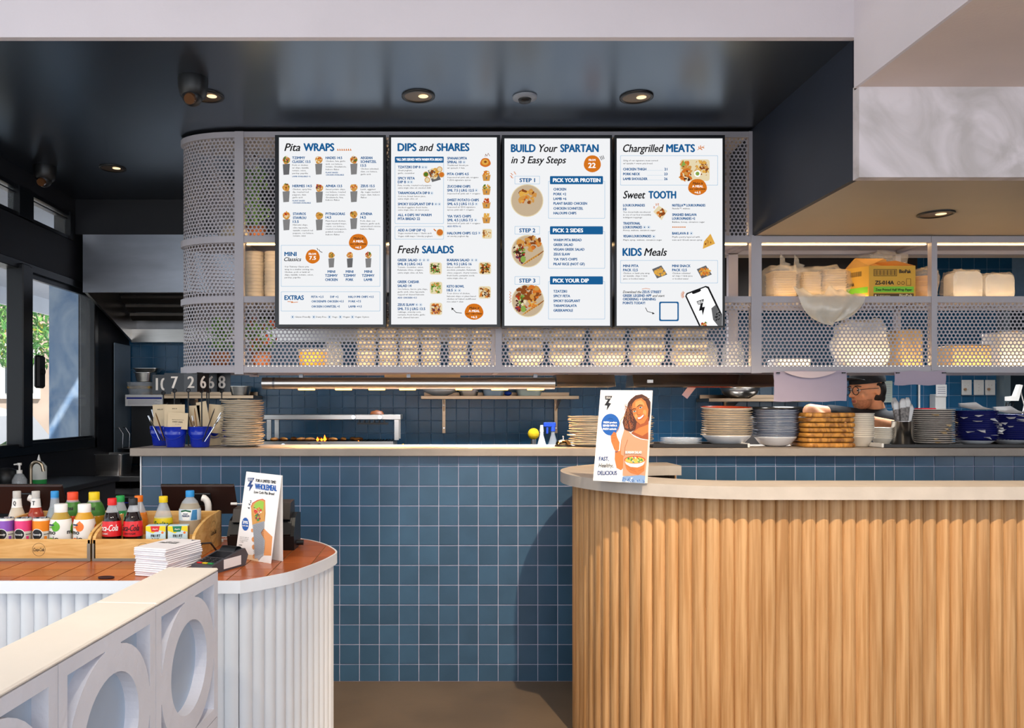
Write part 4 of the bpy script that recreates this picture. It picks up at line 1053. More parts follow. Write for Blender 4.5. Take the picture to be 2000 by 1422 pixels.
def tub(px, w_, h_, lab, mt, z=SH, d=6.08, name='food_tub', dd=.14, topm=None, cat='tub'):
    t = T_(name, lab, cat, (X(px, d), d, z+.001)); taper(MB(), w_*.82, dd*.85, w_, dd, 0, h_, .003, .006).build('container', mt, t)
    if topm: MB().box(-w_*.46, w_*.46, -dd*.44, dd*.44, h_*.5, h_*.72, bev=.006).build('contents', topm, t)
    return t
tub(915, .16, .055, 'foil topped tray on the bracketed wall shelf right of the white bowl', m_steel, topm=m_chrome)
tub(963, .17, .06, 'pale grey tub in the middle of the bracketed wall shelf', M('pale_tub', '#9fb0bd', .5, 0, .1, 9))
tub(1033, .2, .05, 'clear lidded tub at the right end of the bracketed wall shelf', M('pale_green_tub', '#bcc5b8', .5, 0, .1, 9))
sc_ = T_('blue_sponge', 'small blue sponge between the tubs on the bracketed wall shelf', 'sponge', (X(992, 6.1), 6.1, SH+.001)); MB().ball((0, 0, .018), (.03, .03, .018), 14, 8).build('pad', M('bright_blue_plastic', '#2450c8', .5, 0, .1, 20), sc_)
tub(276, .19, .10, 'clear tub of yellow grain on the left wall shelf', m_clear, topm=M('yellow_grain', '#d0a95c', .9, 0, .3, 60, .5, 200), z=Z(772, 5.98)+.0, d=6.1)
tub(284, .13, .07, 'small steel pan stacked on the tub of grain', m_steel, z=Z(772, 5.98)+.104, d=6.1)
tub(289, .19, .03, 'flat foil tray topping the stack at the left end of the wall shelf', m_steel, z=Z(772, 5.98)+.176, d=6.1)
tub(470, .15, .07, 'square steel container on the left wall shelf beside the number 8 card', m_steel, z=Z(772, 5.98), d=6.1)
nt = T_('wall_notice', 'white paper notice with a blue stripe hanging from the left wall shelf', 'notice', (X(281, 5.97), 5.97, Z(793, 5.97)))
MB().box(-.14, .145, 0, .002, 0, .085).build('sheet', m_paper, nt); MB().box(-.13, .135, -.001, 0, .052, .066).build('printed_stripe', M('ink_blue', '#2a3a9a', .7, 0, .1, 20), nt)
b = MB()
for i in range(5): b.box(-.12, .12-.02*(i % 3), -.001, 0, .012+.007*i, .014+.007*i)
b.build('printed_lines', M('ink_grey', '#9a96a8', .8), nt, kind='stuff')
cl = T_('back_bench', 'steel cook line bench against the kitchen back wall', 'bench', (1.2, 5.65, 0))
MB().box(-1.35, 3.1, 0, .62, .86, .90, bev=.004).build('bench_top', m_steel, cl); MB().box(-1.33, 3.08, .04, .6, .0, .86).build('cupboard', m_steeld, cl)
gr = T_('charcoal_grill', 'steel charcoal grill with flames and cooking meat behind the servery', 'grill', (-.8, 5.35, 0))
MB().box(-.52, .50, 0, .55, .3, 1.14, bev=.006).build('body', m_steeld, gr); MB().box(-.52, .50, -.01, .02, 1.10, 1.155).build('front_lip', m_steel, gr)
for xx in (-.5, .44): MB().box(xx, xx+.05, .05, .5, 0, .3).build('leg', m_steeld, gr)
b = MB()
for i in range(44): b.box(-.50+.0225*i, -.492+.0225*i, .02, .53, 1.14, 1.152)
b.build('grate', m_black, gr, kind='stuff')
for px in (553, 603, 623):
    k = MB().cyl((X(px, 5.3)+.8, -.05, 1.125), (X(px, 5.3)+.8+.006, 0, 1.125), .019, .023, 16).build('knob', m_chrome, gr)
mm = M('grilled_meat', '#b4752c', .5, 0, scale=30, col2='#6a3a18', bump=.6, bscale=60)
for i in range(11):
    x = -.34+.058*i+random.uniform(-.01, .01); p = T_('grilled_meat_piece', 'charred golden piece of meat on the charcoal grill, %s from the left' % ORD[i+1], 'meat', (x-.8+.02, 5.46+random.uniform(0, .12), 1.153), random.uniform(0, 3), 'meat on the charcoal grill')
    MB().ball((0, 0, .012), (.036, .022, .013), 12, 8).build('meat', mm, p)
mf = E('flame', '#ff7a1e', 5)
for px, h_ in ((620, .03), (634, .045), (700, .018), (628, .022)):
    MB().lathe([(.002, 0), (.012, .012), (.008, h_*.5), (.0005, h_)], 10, wob=.2).build('flame', mf, gr, (X(px, 5.5)+.8, .15, 1.15))
sl = T_('steel_over_shelf', 'steel salamander rack standing over the charcoal grill', 'rack', (-.75, 5.45, 1.16))
xl, xr = X(515, 5.45)+.75, X(783, 5.45)+.75
MB().box(xl, xr, 0, .3, .14, .175, bev=.003).build('top_shelf', m_steel, sl)
for xx in (xl+.02, xr-.045):
    for yy in (.005, .27): MB().box(xx, xx+.03, yy, yy+.02, 0, .14).build('leg', m_steel, sl)
b = MB().box(X(697, 5.4)+.75, X(757, 5.4)+.75, -.04, .04, .108, .12)
for i in range(6): b.box(X(697, 5.4)+.76+.034*i, X(697, 5.4)+.766+.034*i, -.045, .045, .12, .138)
b.build('toast_rack', m_black, sl)
for px in (690, 742): MB().cyl((X(px, 5.4)+.75, -.04, .158), (X(px, 5.4)+.75, 0, .158), .014, .017, 14).build('knob', m_chrome, sl)
MB().lathe([(.05, 0), (.04, .02), (.001, .03)], 16, sy=.6).build('roasting_lid', M('brown_crust', '#7a4220', .5, 0, .2, 20), sl, (X(735, 5.5)+.75, .1, .176))
for px, cc, nm in ((787, '#f2b818', 'yellow'), (830, '#6fbf3a', 'green')):
    t = T_('squeeze_bottle', '%s tipped squeeze bottle just showing above the bench right of the grill' % nm, 'bottle', (X(px, 5.0), 5.0, .88)); MB().lathe([(.03, 0), (.03, .16), (.012, .19)], 16).build('body', m_clear, t); MB().cyl((0, 0, .19), (0, 0, .275 if nm == 'yellow' else .262), .014, .006).build('nozzle', M('%s_nozzle' % nm, cc, .5, 0, .1, 20), t)
MB()
st5 = T_('narrow_prep_table', 'narrow steel prep table behind the servery', 'table', (0.2, 4.95, 0)); MB().box(-.5, .6, -.12, .14, .84, .88, bev=.003).build('top', m_steel, st5)
for xx in (-.48, .55): MB().box(xx, xx+.03, -.1, .12, 0, .84).build('leg', m_steeld, st5)
def bottle_on_bench(nm, lab, px, mt, capm, h_, r): 
    t = T_(nm, lab, 'bottle', (X(px, 5.85), 5.85, .90)); MB().lathe([(r, 0), (r, h_*.6), (r*.4, h_*.8), (r*.4, h_*.86)], 18).build('body', mt, t); MB().cyl((0, 0, h_*.86), (0, 0, h_), r*.5, r*.35).build('cap', capm, t); return t
bottle_on_bench('white_bottle', 'white squeeze bottle behind the servery left of the bell', 1058, m_white2, m_white2, .355, .032)
t = bottle_on_bench('spray_bottle', 'blue trigger spray bottle behind the servery beside the bell', 1080, m_clear, M('bright_blue_plastic', '#2450c8'), .36, .035)
MB().box(-.07, .02, -.012, .012, .34, .375, bev=.005).box(-.05, -.035, -.008, .008, .29, .34, bev=.003).build('trigger_head', M('bright_blue_plastic', '#2450c8'), t)
t = T_('yellow_scourer', 'round yellow scourer on a holder left of the white squeeze bottle', 'scourer', (X(1042, 5.85), 5.85, .90)); MB().cyl((0, 0, 0), (0, 0, .25), .02).build('holder', m_steeld, t); MB().ball((0, 0, .29), (.042, .03, .042), 18, 12).build('pad', M('yellow_sponge', '#dcb812', .9, 0, .2, 40, .4), t)
# ---------------------------------------------------------------- heat lamps under the shelving
hl = T_('tube_heat_lamp', 'long brushed tube heat lamp hanging under the shelving', 'lamp', (X(798, 4.12), 4.12, Z(749, 4.12)))
xa, xb = X(513, 4.12)-X(798, 4.12), X(1083, 4.12)-X(798, 4.12)
MB().cyl((xa, 0, 0), (xb, 0, 0), .031, n=28).build('tube', m_steel, hl); MB().cyl((xa+.055, 0, 0), (xa+.066, 0, 0), .0318, n=28).build('collar', m_steeld, hl)
for q in (583, 655, 720, 780, 890, 960, 1030):
    xx = X(q, 4.12)-X(798, 4.12); MB().box(xx, xx+.085, -.014, .014, -.034, -.028, bev=.002).build('lamp', E('heat_lamp_glow', '#ff9a3c', 22), hl)
for xx in (xa+.2, xb-.1, 0): MB().box(xx-.01, xx+.01, -.01, .01, .03, .048).build('hanger', m_steeld, hl)
for q in (620, 750, 920, 1040):
    a_ = area('heat_lamp_light', (X(q, 4.12), 4.12, 1.465), (0, 0, 0), .16, .03, 3.2, (1, .62, .28), 2.2)
for i, (pa, pb, lab) in enumerate(((1083, 1195, 'short mirrored steel heat lamp housing left of the woman poster'), (1230, 1500, 'long mirrored steel heat lamp housing hanging right of the woman poster'))):
    d = 4.16; w_ = X(pb, d)-X(pa, d); t = T_('heat_lamp_housing', lab, 'lamp', ((X(pa, d)+X(pb, d))/2, d, 1.49)); pr = [(-.09, 0), (-.06, .062), (.06, .062), (.09, 0), (.086, 0), (.058, .058), (-.058, .058), (-.086, 0)]
    MB().prism(pr, -w_/2, w_/2, Matrix(((0, 0, 1, 0), (1, 0, 0, 0), (0, 1, 0, 0), (0, 0, 0, 1)))).build('reflector', M('mirror_steel', '#cfc9c0', .12, 1, .2, 7), t)
    for s_ in (-1, 1): MB().prism([(-.09, 0), (-.06, .062), (.06, .062), (.09, 0)], s_*w_/2-.001, s_*w_/2+.001, Matrix(((0, 0, 1, 0), (1, 0, 0, 0), (0, 1, 0, 0), (0, 0, 0, 1)))).build('end_cap', m_steel, t)
    MB().cyl((-w_/2+.02, 0, .03), (w_/2-.02, 0, .03), .008).build('lamp', E('heat_tube', '#ffb060', 10), t)
    if i: MB().box(-w_/2+.07, -w_/2+.1, -.0835, -.079, .02, .035).build('rating_label', m_paper, t)
    for s_ in (-.3, .3): MB().box(w_*s_-.01, w_*s_+.01, -.01, .01, .06, .068).build('hanger', m_steeld, t)
MB()
gt = T_('timber_rail', 'pale timber rail fixed under the shelving above the tube lamp', 'rail', (X(825, 4.2), 4.2, 1.533)); MB().box(-.20, .20, -.01, .02, 0, .024).build('strip', M('pale_timber', '#e3bd85', .5, 0, .1, 8), gt)
# printed sheets hanging from the shelving
def sheet(pa, pb, pz, lab, curl=0):
    d = 3.99; t = T_('paper_sheet', lab, 'paper', ((X(pa, d)+X(pb, d))/2, d, Z(pz, d)), 0, 'blank sheets hanging under the shelving'); w_ = X(pb, d)-X(pa, d); h_ = 1.565-Z(pz, d)
    b = MB(); n = 12; vs = []
    for i in range(n+1):
        for j in range(4): vs.append((-w_/2+w_*i/n, -.012*math.sin(PI*j/3)*.5-.006, h_*j/3-.003*math.sin(i)))
    b.add(vs, [(i*4+j, i*4+4+j, i*4+5+j, i*4+1+j) for i in range(n) for j in range(3)], True); m_ = M('mauve_backed_paper', '#ad9fae', .8, 0, .04, 9); b.build('sheet', m_, t)
    if curl:
        b = MB(); vs = []
        for i in range(13): x = -w_*.38+w_*.72*i/12; vs += [(x, -.022, h_-.002), (x, -.024, h_-.002-.033*math.sin(PI*i/12)**.8)]
        b.add(vs, [(2*i, 2*i+2, 2*i+3, 2*i+1) for i in range(12)]); b.build('curled_edge', M('curled_paper', '#d3bfc0', .8), t)
    for s_ in (-1, 1): MB().box(s_*w_*.45-.008, s_*w_*.45+.008, -.02, -.012, h_-.012, h_-.006).build('tape', m_black, t)
sheet(1510, 1652, 784, 'larger mauve tinted paper sheet hanging under the shelving left of the chef', 1); sheet(1745, 1845, 752, 'smaller mauve tinted paper sheet hanging under the shelving right of the chef')
lp_ = T_('hanging_label', 'small slanted paper label hanging under the long mirrored lamp housing', 'label', (X(1337, 4.25), 4.25, Z(775, 4.25)), 0, rot=(0, math.radians(38), 0)); MB().box(-.018, .018, 0, .002, 0, .075).build('strip', M('mauve_backed_paper', '#c3b0b8'), lp_)
# ---------------------------------------------------------------- right end of the kitchen
for i, px in enumerate((1887, 1911, 1933)):
    t = T_('switch_plate', ('left', 'middle', 'right')[i]+' of the three white switch plates on the blue tiles at right', 'switch', (X(px, 6.28), 6.27, Z(757, 6.28)), 0, 'white switch plates')
    MB().box(-.039, .039, 0, .012, -.06, .06, bev=.003).build('plate', m_white2, t)
    for x, z in (((-.012, .02), (.012, .02), (.01, -.012)) if i != 1 else ((0, .028), (0, .004), (0, -.022))): MB().cyl((x, -.004, z), (x, 0, z), .007, n=10).build('button', m_white2, t)
    if i != 1: MB().cyl((-.018, -.012, -.014), (-.018, 0, -.014), .010, n=12).build('dial', M('tan_dial', '#b08a68', .5), t)
dr = S('door_1', MB().box(4.42, 4.47, 6.2, 6.3, 0, 2.3), M('door_frame_steel', '#8ea0a8', .4, .4, .1, 5)); MB().box(4.47, 5.2, 6.26, 6.29, 0, 2.25).build('door_leaf', M('dark_door_leaf', '#22303c', .4, 0, .15, 3), dr); MB().box(4.86, 5.2, 6.22, 6.26, 0, 2.25).build('door_strip_curtain', M('frosted_strip', '#4f6873', .4, 0, .15, 3), dr)
hn = T_('handheld_scanner', 'white handheld scanner with a hanging white cable at the far right', 'scanner', (X(1980, 5.6), 5.6, Z(783, 5.6)))
MB().prism([(-.05, 0), (0.02, 0), (.05, .11), (.03, .115), (0, .035), (-.05, .03)], -.02, .02, Matrix(((1, 0, 0, 0), (0, 0, -1, 0), (0, 1, 0, 0), (0, 0, 0, 1)))).build('body', m_white2, hn)
MB().tube([(.045, 0, .1), (.055, 0, .04), (.075, 0, -.03), (.06, 0, -.1)], .004, 6).build('cable', m_white2, hn); MB().tube([(-.05, 0, -.01), (-.06, 0, -.06), (-.03, 0, -.012), (.0, 0, -.01), (-.02, 0, -.09)], .004, 6).build('stand', m_black, hn); MB().box(-.07, .08, -.03, .03, -.14, -.1).build('base', m_black, hn)
ph = T_('scanner_shelf', 'dark shelf behind the dark blue plates at far right', 'shelf', (X(1985, 5.6), 5.6, .9)); MB().box(-.3, .3, -.12, .2, 0, .286).build('cabinet', m_dark2, ph)
pd = T_('paper_dispenser', 'tall white wall dispenser with a printed card behind the plate stack', 'dispenser', (X(1838, 6.2), 6.2, Z(800, 6.2))); MB().box(-.042, .042, 0, .08, 0, .12, bev=.004).build('body', m_white2, pd); MB().box(-.042, .042, -.006, 0, .10, .195, bev=.002).build('card', m_paper, pd)
b = MB()
for i in range(4): b.box(-.03, .03, -.0075, -.006, .125+.016*i, .129+.016*i)
b.build('printed_lines', M('ink_grey', '#9a96a8'), pd, kind='stuff')
nb = T_('wall_chart', 'pale grey printed chart on the wall behind the chef', 'notice', (X(1733, 6.27), 6.27, Z(786, 6.27))); MB().box(-.04, .04, 0, .003, 0, .17).build('sheet', M('pale_green_paper', '#a9b5a8', .8), nb)
b = MB()
for i in range(8): b.box(-.03, .025, -.001, 0, .015+.018*i, .019+.018*i)
b.build('printed_lines', M('ink_grey', '#9a96a8'), nb, kind='stuff')
wt_ = T_('wall_pipe', 'thin white vertical pipe on the blue tiles above the plate stack', 'pipe', (X(1794, 6.27), 6.262, .9)); MB().cyl((0, 0, 0), (0, 0, 1.1), .008, n=10).build('pipe', m_white2, wt_)
rb_ = T_('red_first_aid_box', 'small red box with a white label against the wall right of the chef', 'box', (X(1815, 6.0), 6.0, .90)); MB().box(-.055, .055, 0, .1, 0, .53-.05, bev=.004).build('case', M('red_box', '#b3202e', .5, 0, .1, 10), rb_); MB().box(-.03, .05, -.002, 0, .40, .45).build('label', m_paper, rb_)
pn = T_('frying_pan', 'dark shiny pan on the cook line left of the chef', 'pan', (X(1530, 5.7), 5.85, 1.32)); MB().lathe([(.12, 0), (.2, .03), (.21, .07), (.2, .07), (.19, .035), (.001, .01)], 28).build('pan', M('dark_pan', '#54504c', .18, .9, .2, 8), pn)
pb_ = T_('steel_equipment', 'steel countertop unit under the dark pan left of the chef', 'appliance', (X(1530, 5.7), 5.7, .90)); MB().box(-.3, .3, 0, .4, 0, .42, bev=.006).build('body', m_steel, pb_)
b1 = T_('steel_bowl', 'polished steel bowl on the wall shelf right of the woman poster', 'bowl', (X(1445, 6.05), 6.05, Z(778, 5.98)+.001)); MB().lathe([(.07, 0), (.12, .03), (.15, .09), (.146, .09), (.11, .03), (.001, .01)], 28).build('shell', m_steel, b1)
# ---------------------------------------------------------------- stacks on the servery bench
BT = 1.181
def stack(proto_fn, name, cat, n, px, d, z0, pitch, lab, group, jit=.003, tilt=.012, skip=None, top=None):
    """n copies of one thing with its parts, each its own object, labelled from the top down"""
    o = None; out = []
    for i in range(n):
        k = n-i; lb = (lab % ('lowest' if i == 0 and n > 3 else 'topmost' if i == n-1 else ORD[k]+' from the top'))
        loc = (X(px, d)+random.uniform(-jit, jit), d+random.uniform(-jit, jit), z0+pitch*i); rot = (random.uniform(-tilt, tilt), random.uniform(-tilt, tilt), random.uniform(0, 6))
        if o is None: o = proto_fn(lb, loc, rot, group); out.append(o)
        else: out.append(copy_thing(o, loc, rot, lb, group))
    return out
def plate_fn(name, cat, r, h_, mt, rim=None, wob=0, foot=.55, sy=1, deep=False, n=40):
    def fn(lb, loc, rot, group):
        t = T_(name, lb, cat, loc, 0, group, rot); t.rotation_euler = rot
        pf = [(.001, .002), (r*foot*.95, .002), (r*foot, 0), (r*foot+.003, .0), (r*(.78 if not deep else .92), h_*.45), (r, h_-.002), (r, h_), (r-.004, h_), (r*.76, h_*.55), (r*foot, .006), (.001, .005)]
        MB().lathe(pf, n, wob=wob, sy=sy).build('body', mt, t)
        if rim: MB().lathe([(r-.0035, h_+.0006), (r+.0006, h_+.0006), (r+.0008, h_-.003)], n, wob=wob, sy=sy).build('rim', rim, t)
        return t
    return fn
m_rimb = M('brown_glazed_rim', '#c2ab8c', .3, 0, .3, 20)
stack(plate_fn('wavy_plate', 'plate', .108, .018, m_plate, m_rimb, .035, .5), 'wavy_plate', 'plate', 22, 474, 4.13, BT, .0106, 'cream wavy plate, %s in the tall stack beside the blue buckets', 'wavy plates beside the blue buckets', .006, .022)
stack(plate_fn('wavy_plate', 'plate', .108, .018, m_plate, m_rimb, .035, .5), 'wavy_plate', 'plate', 14, 1152, 4.15, BT, .0108, 'cream wavy plate, %s in the stack right of the bell', 'wavy plates beside the bell', .006, .022)
stack(plate_fn('wavy_plate', 'plate', .108, .018, m_plate, m_rimb, .035, .5), 'wavy_plate', 'plate', 14, 1234, 4.17, BT, .0108, 'cream wavy plate, %s in the stack behind the woman poster', 'wavy plates behind the woman poster', .007, .022)
# trays
def tray_(x0, x1, lab, hx):
    t = T_('serving_tray', lab, 'tray', ((x0+x1)/2, 3.985, BT)); w_ = (x1-x0)/2
    MB().box(-w_, w_, 0, .30, 0, .006).box(-w_, w_, -.002, .008, 0, .018, bev=.002).box(-w_, w_, .292, .302, 0, .018, bev=.002).build('base', M('dark_tray', '#2a2624', .4, 0, .15, 10), t)
    MB().box(hx-.006, hx+.006, -.004, .30, 0, .022, bev=.003).build('end_rail', m_white2, t)
tray_(X(1275, 3.985), X(1462, 3.985), 'flat dark tray under the red topped plate stack', (X(1462, 3.985)-X(1275, 3.985))/2)
tray_(X(1724, 3.985), 3.2, 'flat dark tray at the right end of the servery under the steel cup', -(3.2-X(1724, 3.985))/2)
TB = BT+.0065
stack(plate_fn('clear_plate', 'plate', .105, .012, m_clear, None, 0, .8), 'clear_plate', 'plate', 4, 1330, 4.14, TB, .0085, 'round clear plastic plate, %s of four beside the woman poster', 'clear plates on the dark tray', .002, .004)
m_warm = M('stone_glaze', '#d8cbbb', .28, 0, .12, 20, rnd=.08); m_whitep = M('pale_blue_white_glaze', '#e3e3e6', .2, 0, .05, 20)
b0 = T_('serving_bowl', 'white bowl at the foot of the red topped plate stack', 'bowl', (X(1419, 4.14), 4.14, TB)); MB().lathe([(.001, .002), (.055, 0), (.085, .012), (.118, .045), (.122, .052), (.118, .052), (.08, .018), (.001, .01)], 40).build('body', m_whitep, b0)
r_ = stack(plate_fn('dinner_plate', 'plate', .125, .026, m_warm, m_rimb, .006, .6), 'dinner_plate', 'plate', 12, 1419, 4.14, TB+.03, .0118, 'cream dinner plate, %s in the stack under the red dish', 'dinner plates under the red dish', .005, .018)
rd = T_('red_dish', 'wide terracotta red glazed dish topping the dinner plate stack', 'plate', (X(1418, 4.14), 4.14, TB+.03+.0118*12), rot=(.055, 0, 0)); MB().lathe([(.001, .004), (.07, .002), (.1, .008), (.127, .022), (.127, .026)], 44).build('body', m_warm, rd)
MB().lathe([(.127, .026), (.118, .021), (.08, .012), (.001, .01)], 44).build('glazed_inside', M('terracotta_glaze', '#a8401f', .22, 0, .3, 9), rd)
b0 = T_('serving_bowl', 'white bowl at the foot of the thin rimmed plate stack', 'bowl', (X(1514, 4.14), 4.14, TB-.006)); MB().lathe([(.001, .002), (.045, 0), (.075, .012), (.102, .045), (.106, .05), (.102, .05), (.07, .016), (.001, .01)], 40).build('body', m_whitep, b0)
stack(plate_fn('side_plate', 'plate', .110, .02, m_whitep, M('navy_rim', '#3b4560', .3, 0, .2, 20), 0, .62), 'side_plate', 'plate', 16, 1515, 4.14, TB+.032, .0088, 'white navy rimmed plate, %s in the stack left of the boards', 'white plates beside the boards', .004, .01)
# wooden boards
m_board = M('acacia_board', '#cf9140', .45, 0, scale=2.6, col2='#80501f', bump=.08, bscale=20, rnd=.12, stretch=(6, 1.6, 3), band=3)
def board_fn(lb, loc, rot, group):
    t = T_('serving_board', lb, 'board', loc, 0, group); t.rotation_euler = rot
    o_ = rrect(-.13, -.11, .13, .11, .035, 6); n = len(o_); b = MB(); R_ = [[(p[0]*s_, p[1]*s_, z) for p in o_] for s_, z in ((.96, 0), (.99, .003), (1, .008), (1, .014), (.99, .019), (.96, .022))]
    for A, B_ in zip(R_, R_[1:]): b.add(A+B_, [(i, (i+1) % n, n+(i+1) % n, n+i) for i in range(n)], True)
    b.add(R_[0], [tuple(range(n))[::-1]]); b.add(R_[-1], [tuple(range(n))]); b.build('board', m_board, t); return t
o = None
for i in range(7):
    lb = 'dark grained wooden serving board, %s in the stack of seven' % ('lowest' if i == 0 else 'topmost' if i == 6 else ORD[7-i]+' from the top')
    loc = (X(1604, 4.12)+random.uniform(-.004, .004), 4.12, BT+.0255*i); rot = (0, 0, random.uniform(-.03, .03))
    o = board_fn(lb, loc, rot, 'wooden serving boards') if o is None else (copy_thing(o, loc, rot, lb, 'wooden serving boards') and o)
m_bowl = M('off_white_bowl', '#e4d9c8', .3, 0, .05, 20, rnd=.03)
def bowl_fn(r, h_):
    def fn(lb, loc, rot, group):
        t = T_('dip_bowl', lb, 'bowl', loc, 0, group); t.rotation_euler = rot
        MB().lathe([(.001, .002), (r*.52, 0), (r*.56, .003), (r*.98, h_-.006), (r, h_-.004), (r, h_), (r*.95, h_), (r*.5, .007), (.001, .006)], 32).build('body', m_bowl, t); return t
    return fn
stack(bowl_fn(.066, .055), 'dip_bowl', 'bowl', 12, 1680, 4.12, BT, .0107, 'off white bowl, %s in the taller stack right of the boards', 'conical bowls, taller stack', .001, .006)
stack(bowl_fn(.053, .045), 'dip_bowl', 'bowl', 6, 1723, 4.17, BT, .0105, 'off white bowl, %s in the lower stack beside the steel cup', 'conical bowls, lower stack', .001, .006)
# steel cup with wrapped cutlery
cup = T_('steel_cutlery_cup', 'polished steel cup holding paper wrapped cutlery at right', 'cup', (X(1763, 4.13), 4.13, TB))
MB().lathe([(.001, .002), (.050, .0), (.052, .003), (.052, .122), (.054, .125), (.050, .125), (.049, .005), (.001, .004)], 36).build('body', M('satin_steel', '#d8d4cf', .2, 1, .1, 8), cup)
m_wrap = M('grey_print_wrap', '#a9a19c', .8, 0, scale=90, col2='#6f6a68', rnd=.05)
for i, (dx, dy, tl, h_) in enumerate(((-.032, -.01, -.10, .225), (-.012, -.025, -.04, .235), (.008, -.02, .03, .24), (-.022, .02, -.05, .24), (.002, .01, .02, .23), (.028, -.012, .09, .205), (.034, .012, .08, .215))):
    t = T_('wrapped_cutlery', 'paper roll of cutlery in the steel cup, %s from the left' % ORD[[0, 2, 4, 1, 3, 5, 6][i]+1], 'cutlery', (cup.location.x+dx*.4, cup.location.y+dy*.5, TB+.008), 0, 'wrapped cutlery in the steel cup', rot=(-dy*3.0, dx*4.2, 0))
    MB().lathe([(.007, 0), (.010, .05), (.016, h_*.8)], 10, sy=.55).build('sleeve', m_wrap if i < 5 else m_paper, t)
    MB().lathe([(.0165, h_*.78), (.018, h_*.9), (.008, h_), (.001, h_*.97)], 10, sy=.4).build('napkin_tip', m_paper, t)
# plate stack with napkin squares, dark blue stacks
def napkin_bits(n, cx, cy, r, z0, z1, lab, group, f_ang=(-PI*.95, -PI*.05), mt=None, sz=.028):
    for i in range(n):
        a = random.uniform(*f_ang); z = z0+(z1-z0)*(i+.5)/n; s_ = sz*random.uniform(.7, 1.2)
        t = T_('paper_liner', lab % ORD[i+1], 'napkin', (cx+(r-.008)*math.cos(a), cy+(r-.008)*math.sin(a), z), a, group)
        vs = [(-.03, -s_*.5, 0), (0, -s_*.6, .0), (s_*.7, -s_*.2, random.uniform(-.012, .004)), (s_*.8, s_*.35, random.uniform(-.016, .002)), (0, s_*.55, 0), (-.03, s_*.5, 0)]
        b = MB(); b.add(vs+[(v[0], v[1], v[2]+.0008) for v in vs], [(0, 1, 4, 5), (1, 2, 3, 4), (6, 11, 10, 7), (7, 10, 9, 8), (1, 7, 8, 2), (2, 8, 9, 3), (3, 9, 10, 4)]); b.build('sheet', mt or m_paper, t)
stack(plate_fn('lunch_plate', 'plate', .100, .018, M('grey_glaze', '#8f8681', .3, 0, .15, 20, rnd=.1), m_warm, 0, .62), 'lunch_plate', 'plate', 17, 1821, 4.14, TB, .0105, 'grey plate, %s in the stack right of the steel cup', 'grey plates beside the steel cup', .002, .006)
napkin_bits(9, X(1821, 4.14), 4.14, .1, TB+.01, TB+.17, 'brown paper liner poking out of the grey plates, %s from the bottom', 'liners between the grey plates', mt=m_kraft)
m_cob = M('cobalt_enamel', '#1b1f63', .25, 0, .15, 12, rnd=.06)
for px, n, r, lab in ((1906, 15, .098, 'left of the two dark blue stacks'), (1974, 13, .098, 'rightmost dark blue stack')):
    d = 4.12 if px < 1950 else 4.2; q = T_('white_bowl', 'white bowl under the '+lab, 'bowl', (X(px, d), d, TB)); MB().lathe([(.001, .002), (.05, 0), (.082, .024), (.086, .028), (.08, .028), (.001, .01)], 30).build('body', m_whitep, q)
    stack(plate_fn('enamel_plate', 'plate', r, .016, m_cob, None, 0, .85, deep=True), 'enamel_plate', 'plate', n, px, d, TB+.026, .0098, 'dark blue plate, %s in the '+lab, 'dark blue plates, '+lab, .0015, .004)
    napkin_bits(13, X(px, d), d, r, TB+.04, TB+.16, 'white paper liner poking from the '+lab+', %s upwards', 'liners in the '+lab, sz=.036)
    tp_ = T_('folded_napkin', 'crumpled white napkins lying on top of the '+lab, 'napkin', (X(px, d), d, TB+.026+.0098*n+.012), .3)
    b = MB()
    for i in range(5): b.add([(-.08+.02*i, -.05, .002*i), (.05, -.07+.02*i, .003*i), (.07-.01*i, .05, .012+.003*i), (-.05, .06, .016+.004*i), (0, 0, .014+.006*i)], [(0, 1, 4), (1, 2, 4), (2, 3, 4), (3, 0, 4)])
    b.build('napkin', m_paper, tp_)
bl = T_('service_bell', 'small brass coloured service bell on the bench left of the plates', 'bell', (X(1100, 4.12), 4.12, BT))
MB().cyl((0, 0, 0), (0, 0, .008), .045, .043, 28).build('base', m_black, bl); MB().lathe([(.040, .010), (.036, .024), (.022, .034), (.001, .037)], 30).build('dome', M('brass_chrome', '#c9a878', .1, 1, .1, 9), bl); MB().cyl((0, 0, .036), (0, 0, .05), .003).ball((0, 0, .05), .005, 10, 6).build('plunger', m_chrome, bl)
# ---------------------------------------------------------------- blue cutlery buckets with number cards
m_buck = M('cobalt_bucket', '#1733b8', .22, 0, .1, 12, coat=.4); m_card = M('black_number_card', '#17171b', .25, 0, .1, 10); m_num = M('card_white_print', '#e6dcd2', .6)
m_menu = M('cream_menu_paper', '#e3cdaa', .8, 0, .06, 12); m_ink = M('black_ink', '#1b1a1c', .6, 0, .1, 40)
def bucket(px, d, lab):
    t = T_('cutlery_bucket', lab, 'bucket', (X(px, d), d, BT), 0, 'blue cutlery buckets')
    MB().lathe([(.001, .001), (.043, 0), (.045, .002), (.0530, .062), (.0545, .064), (.0535, .066), (.058, .102), (.060, .104), (.057, .104), (.043, .004), (.001, .003)], 36).build('body', m_buck, t)
    pts = [(-.057*math.cos(PI*i/10), -.058*math.sin(PI*i/10)*1.0, .096-.055*math.sin(PI*i/10)) for i in range(11)]; MB().tube(pts, .0016, 5).build('handle', m_buck, t)
    for s_ in (-1, 1): MB().box(s_*.058-.004, s_*.058+.004, -.006, .006, .088, .102, bev=.001).build('lug', m_buck, t)
    return t
BK = [(316, 4.22, 'leftmost blue cutlery bucket, partly behind the next one'), (343, 4.06, 'second blue cutlery bucket from the left, with a cream menu card in front'), (391, 4.06, 'third blue cutlery bucket from the left, with forks and knives spread out'), (424, 4.26, 'blue cutlery bucket behind the others beside the wavy plates')]
for q in BK: bucket(*q)
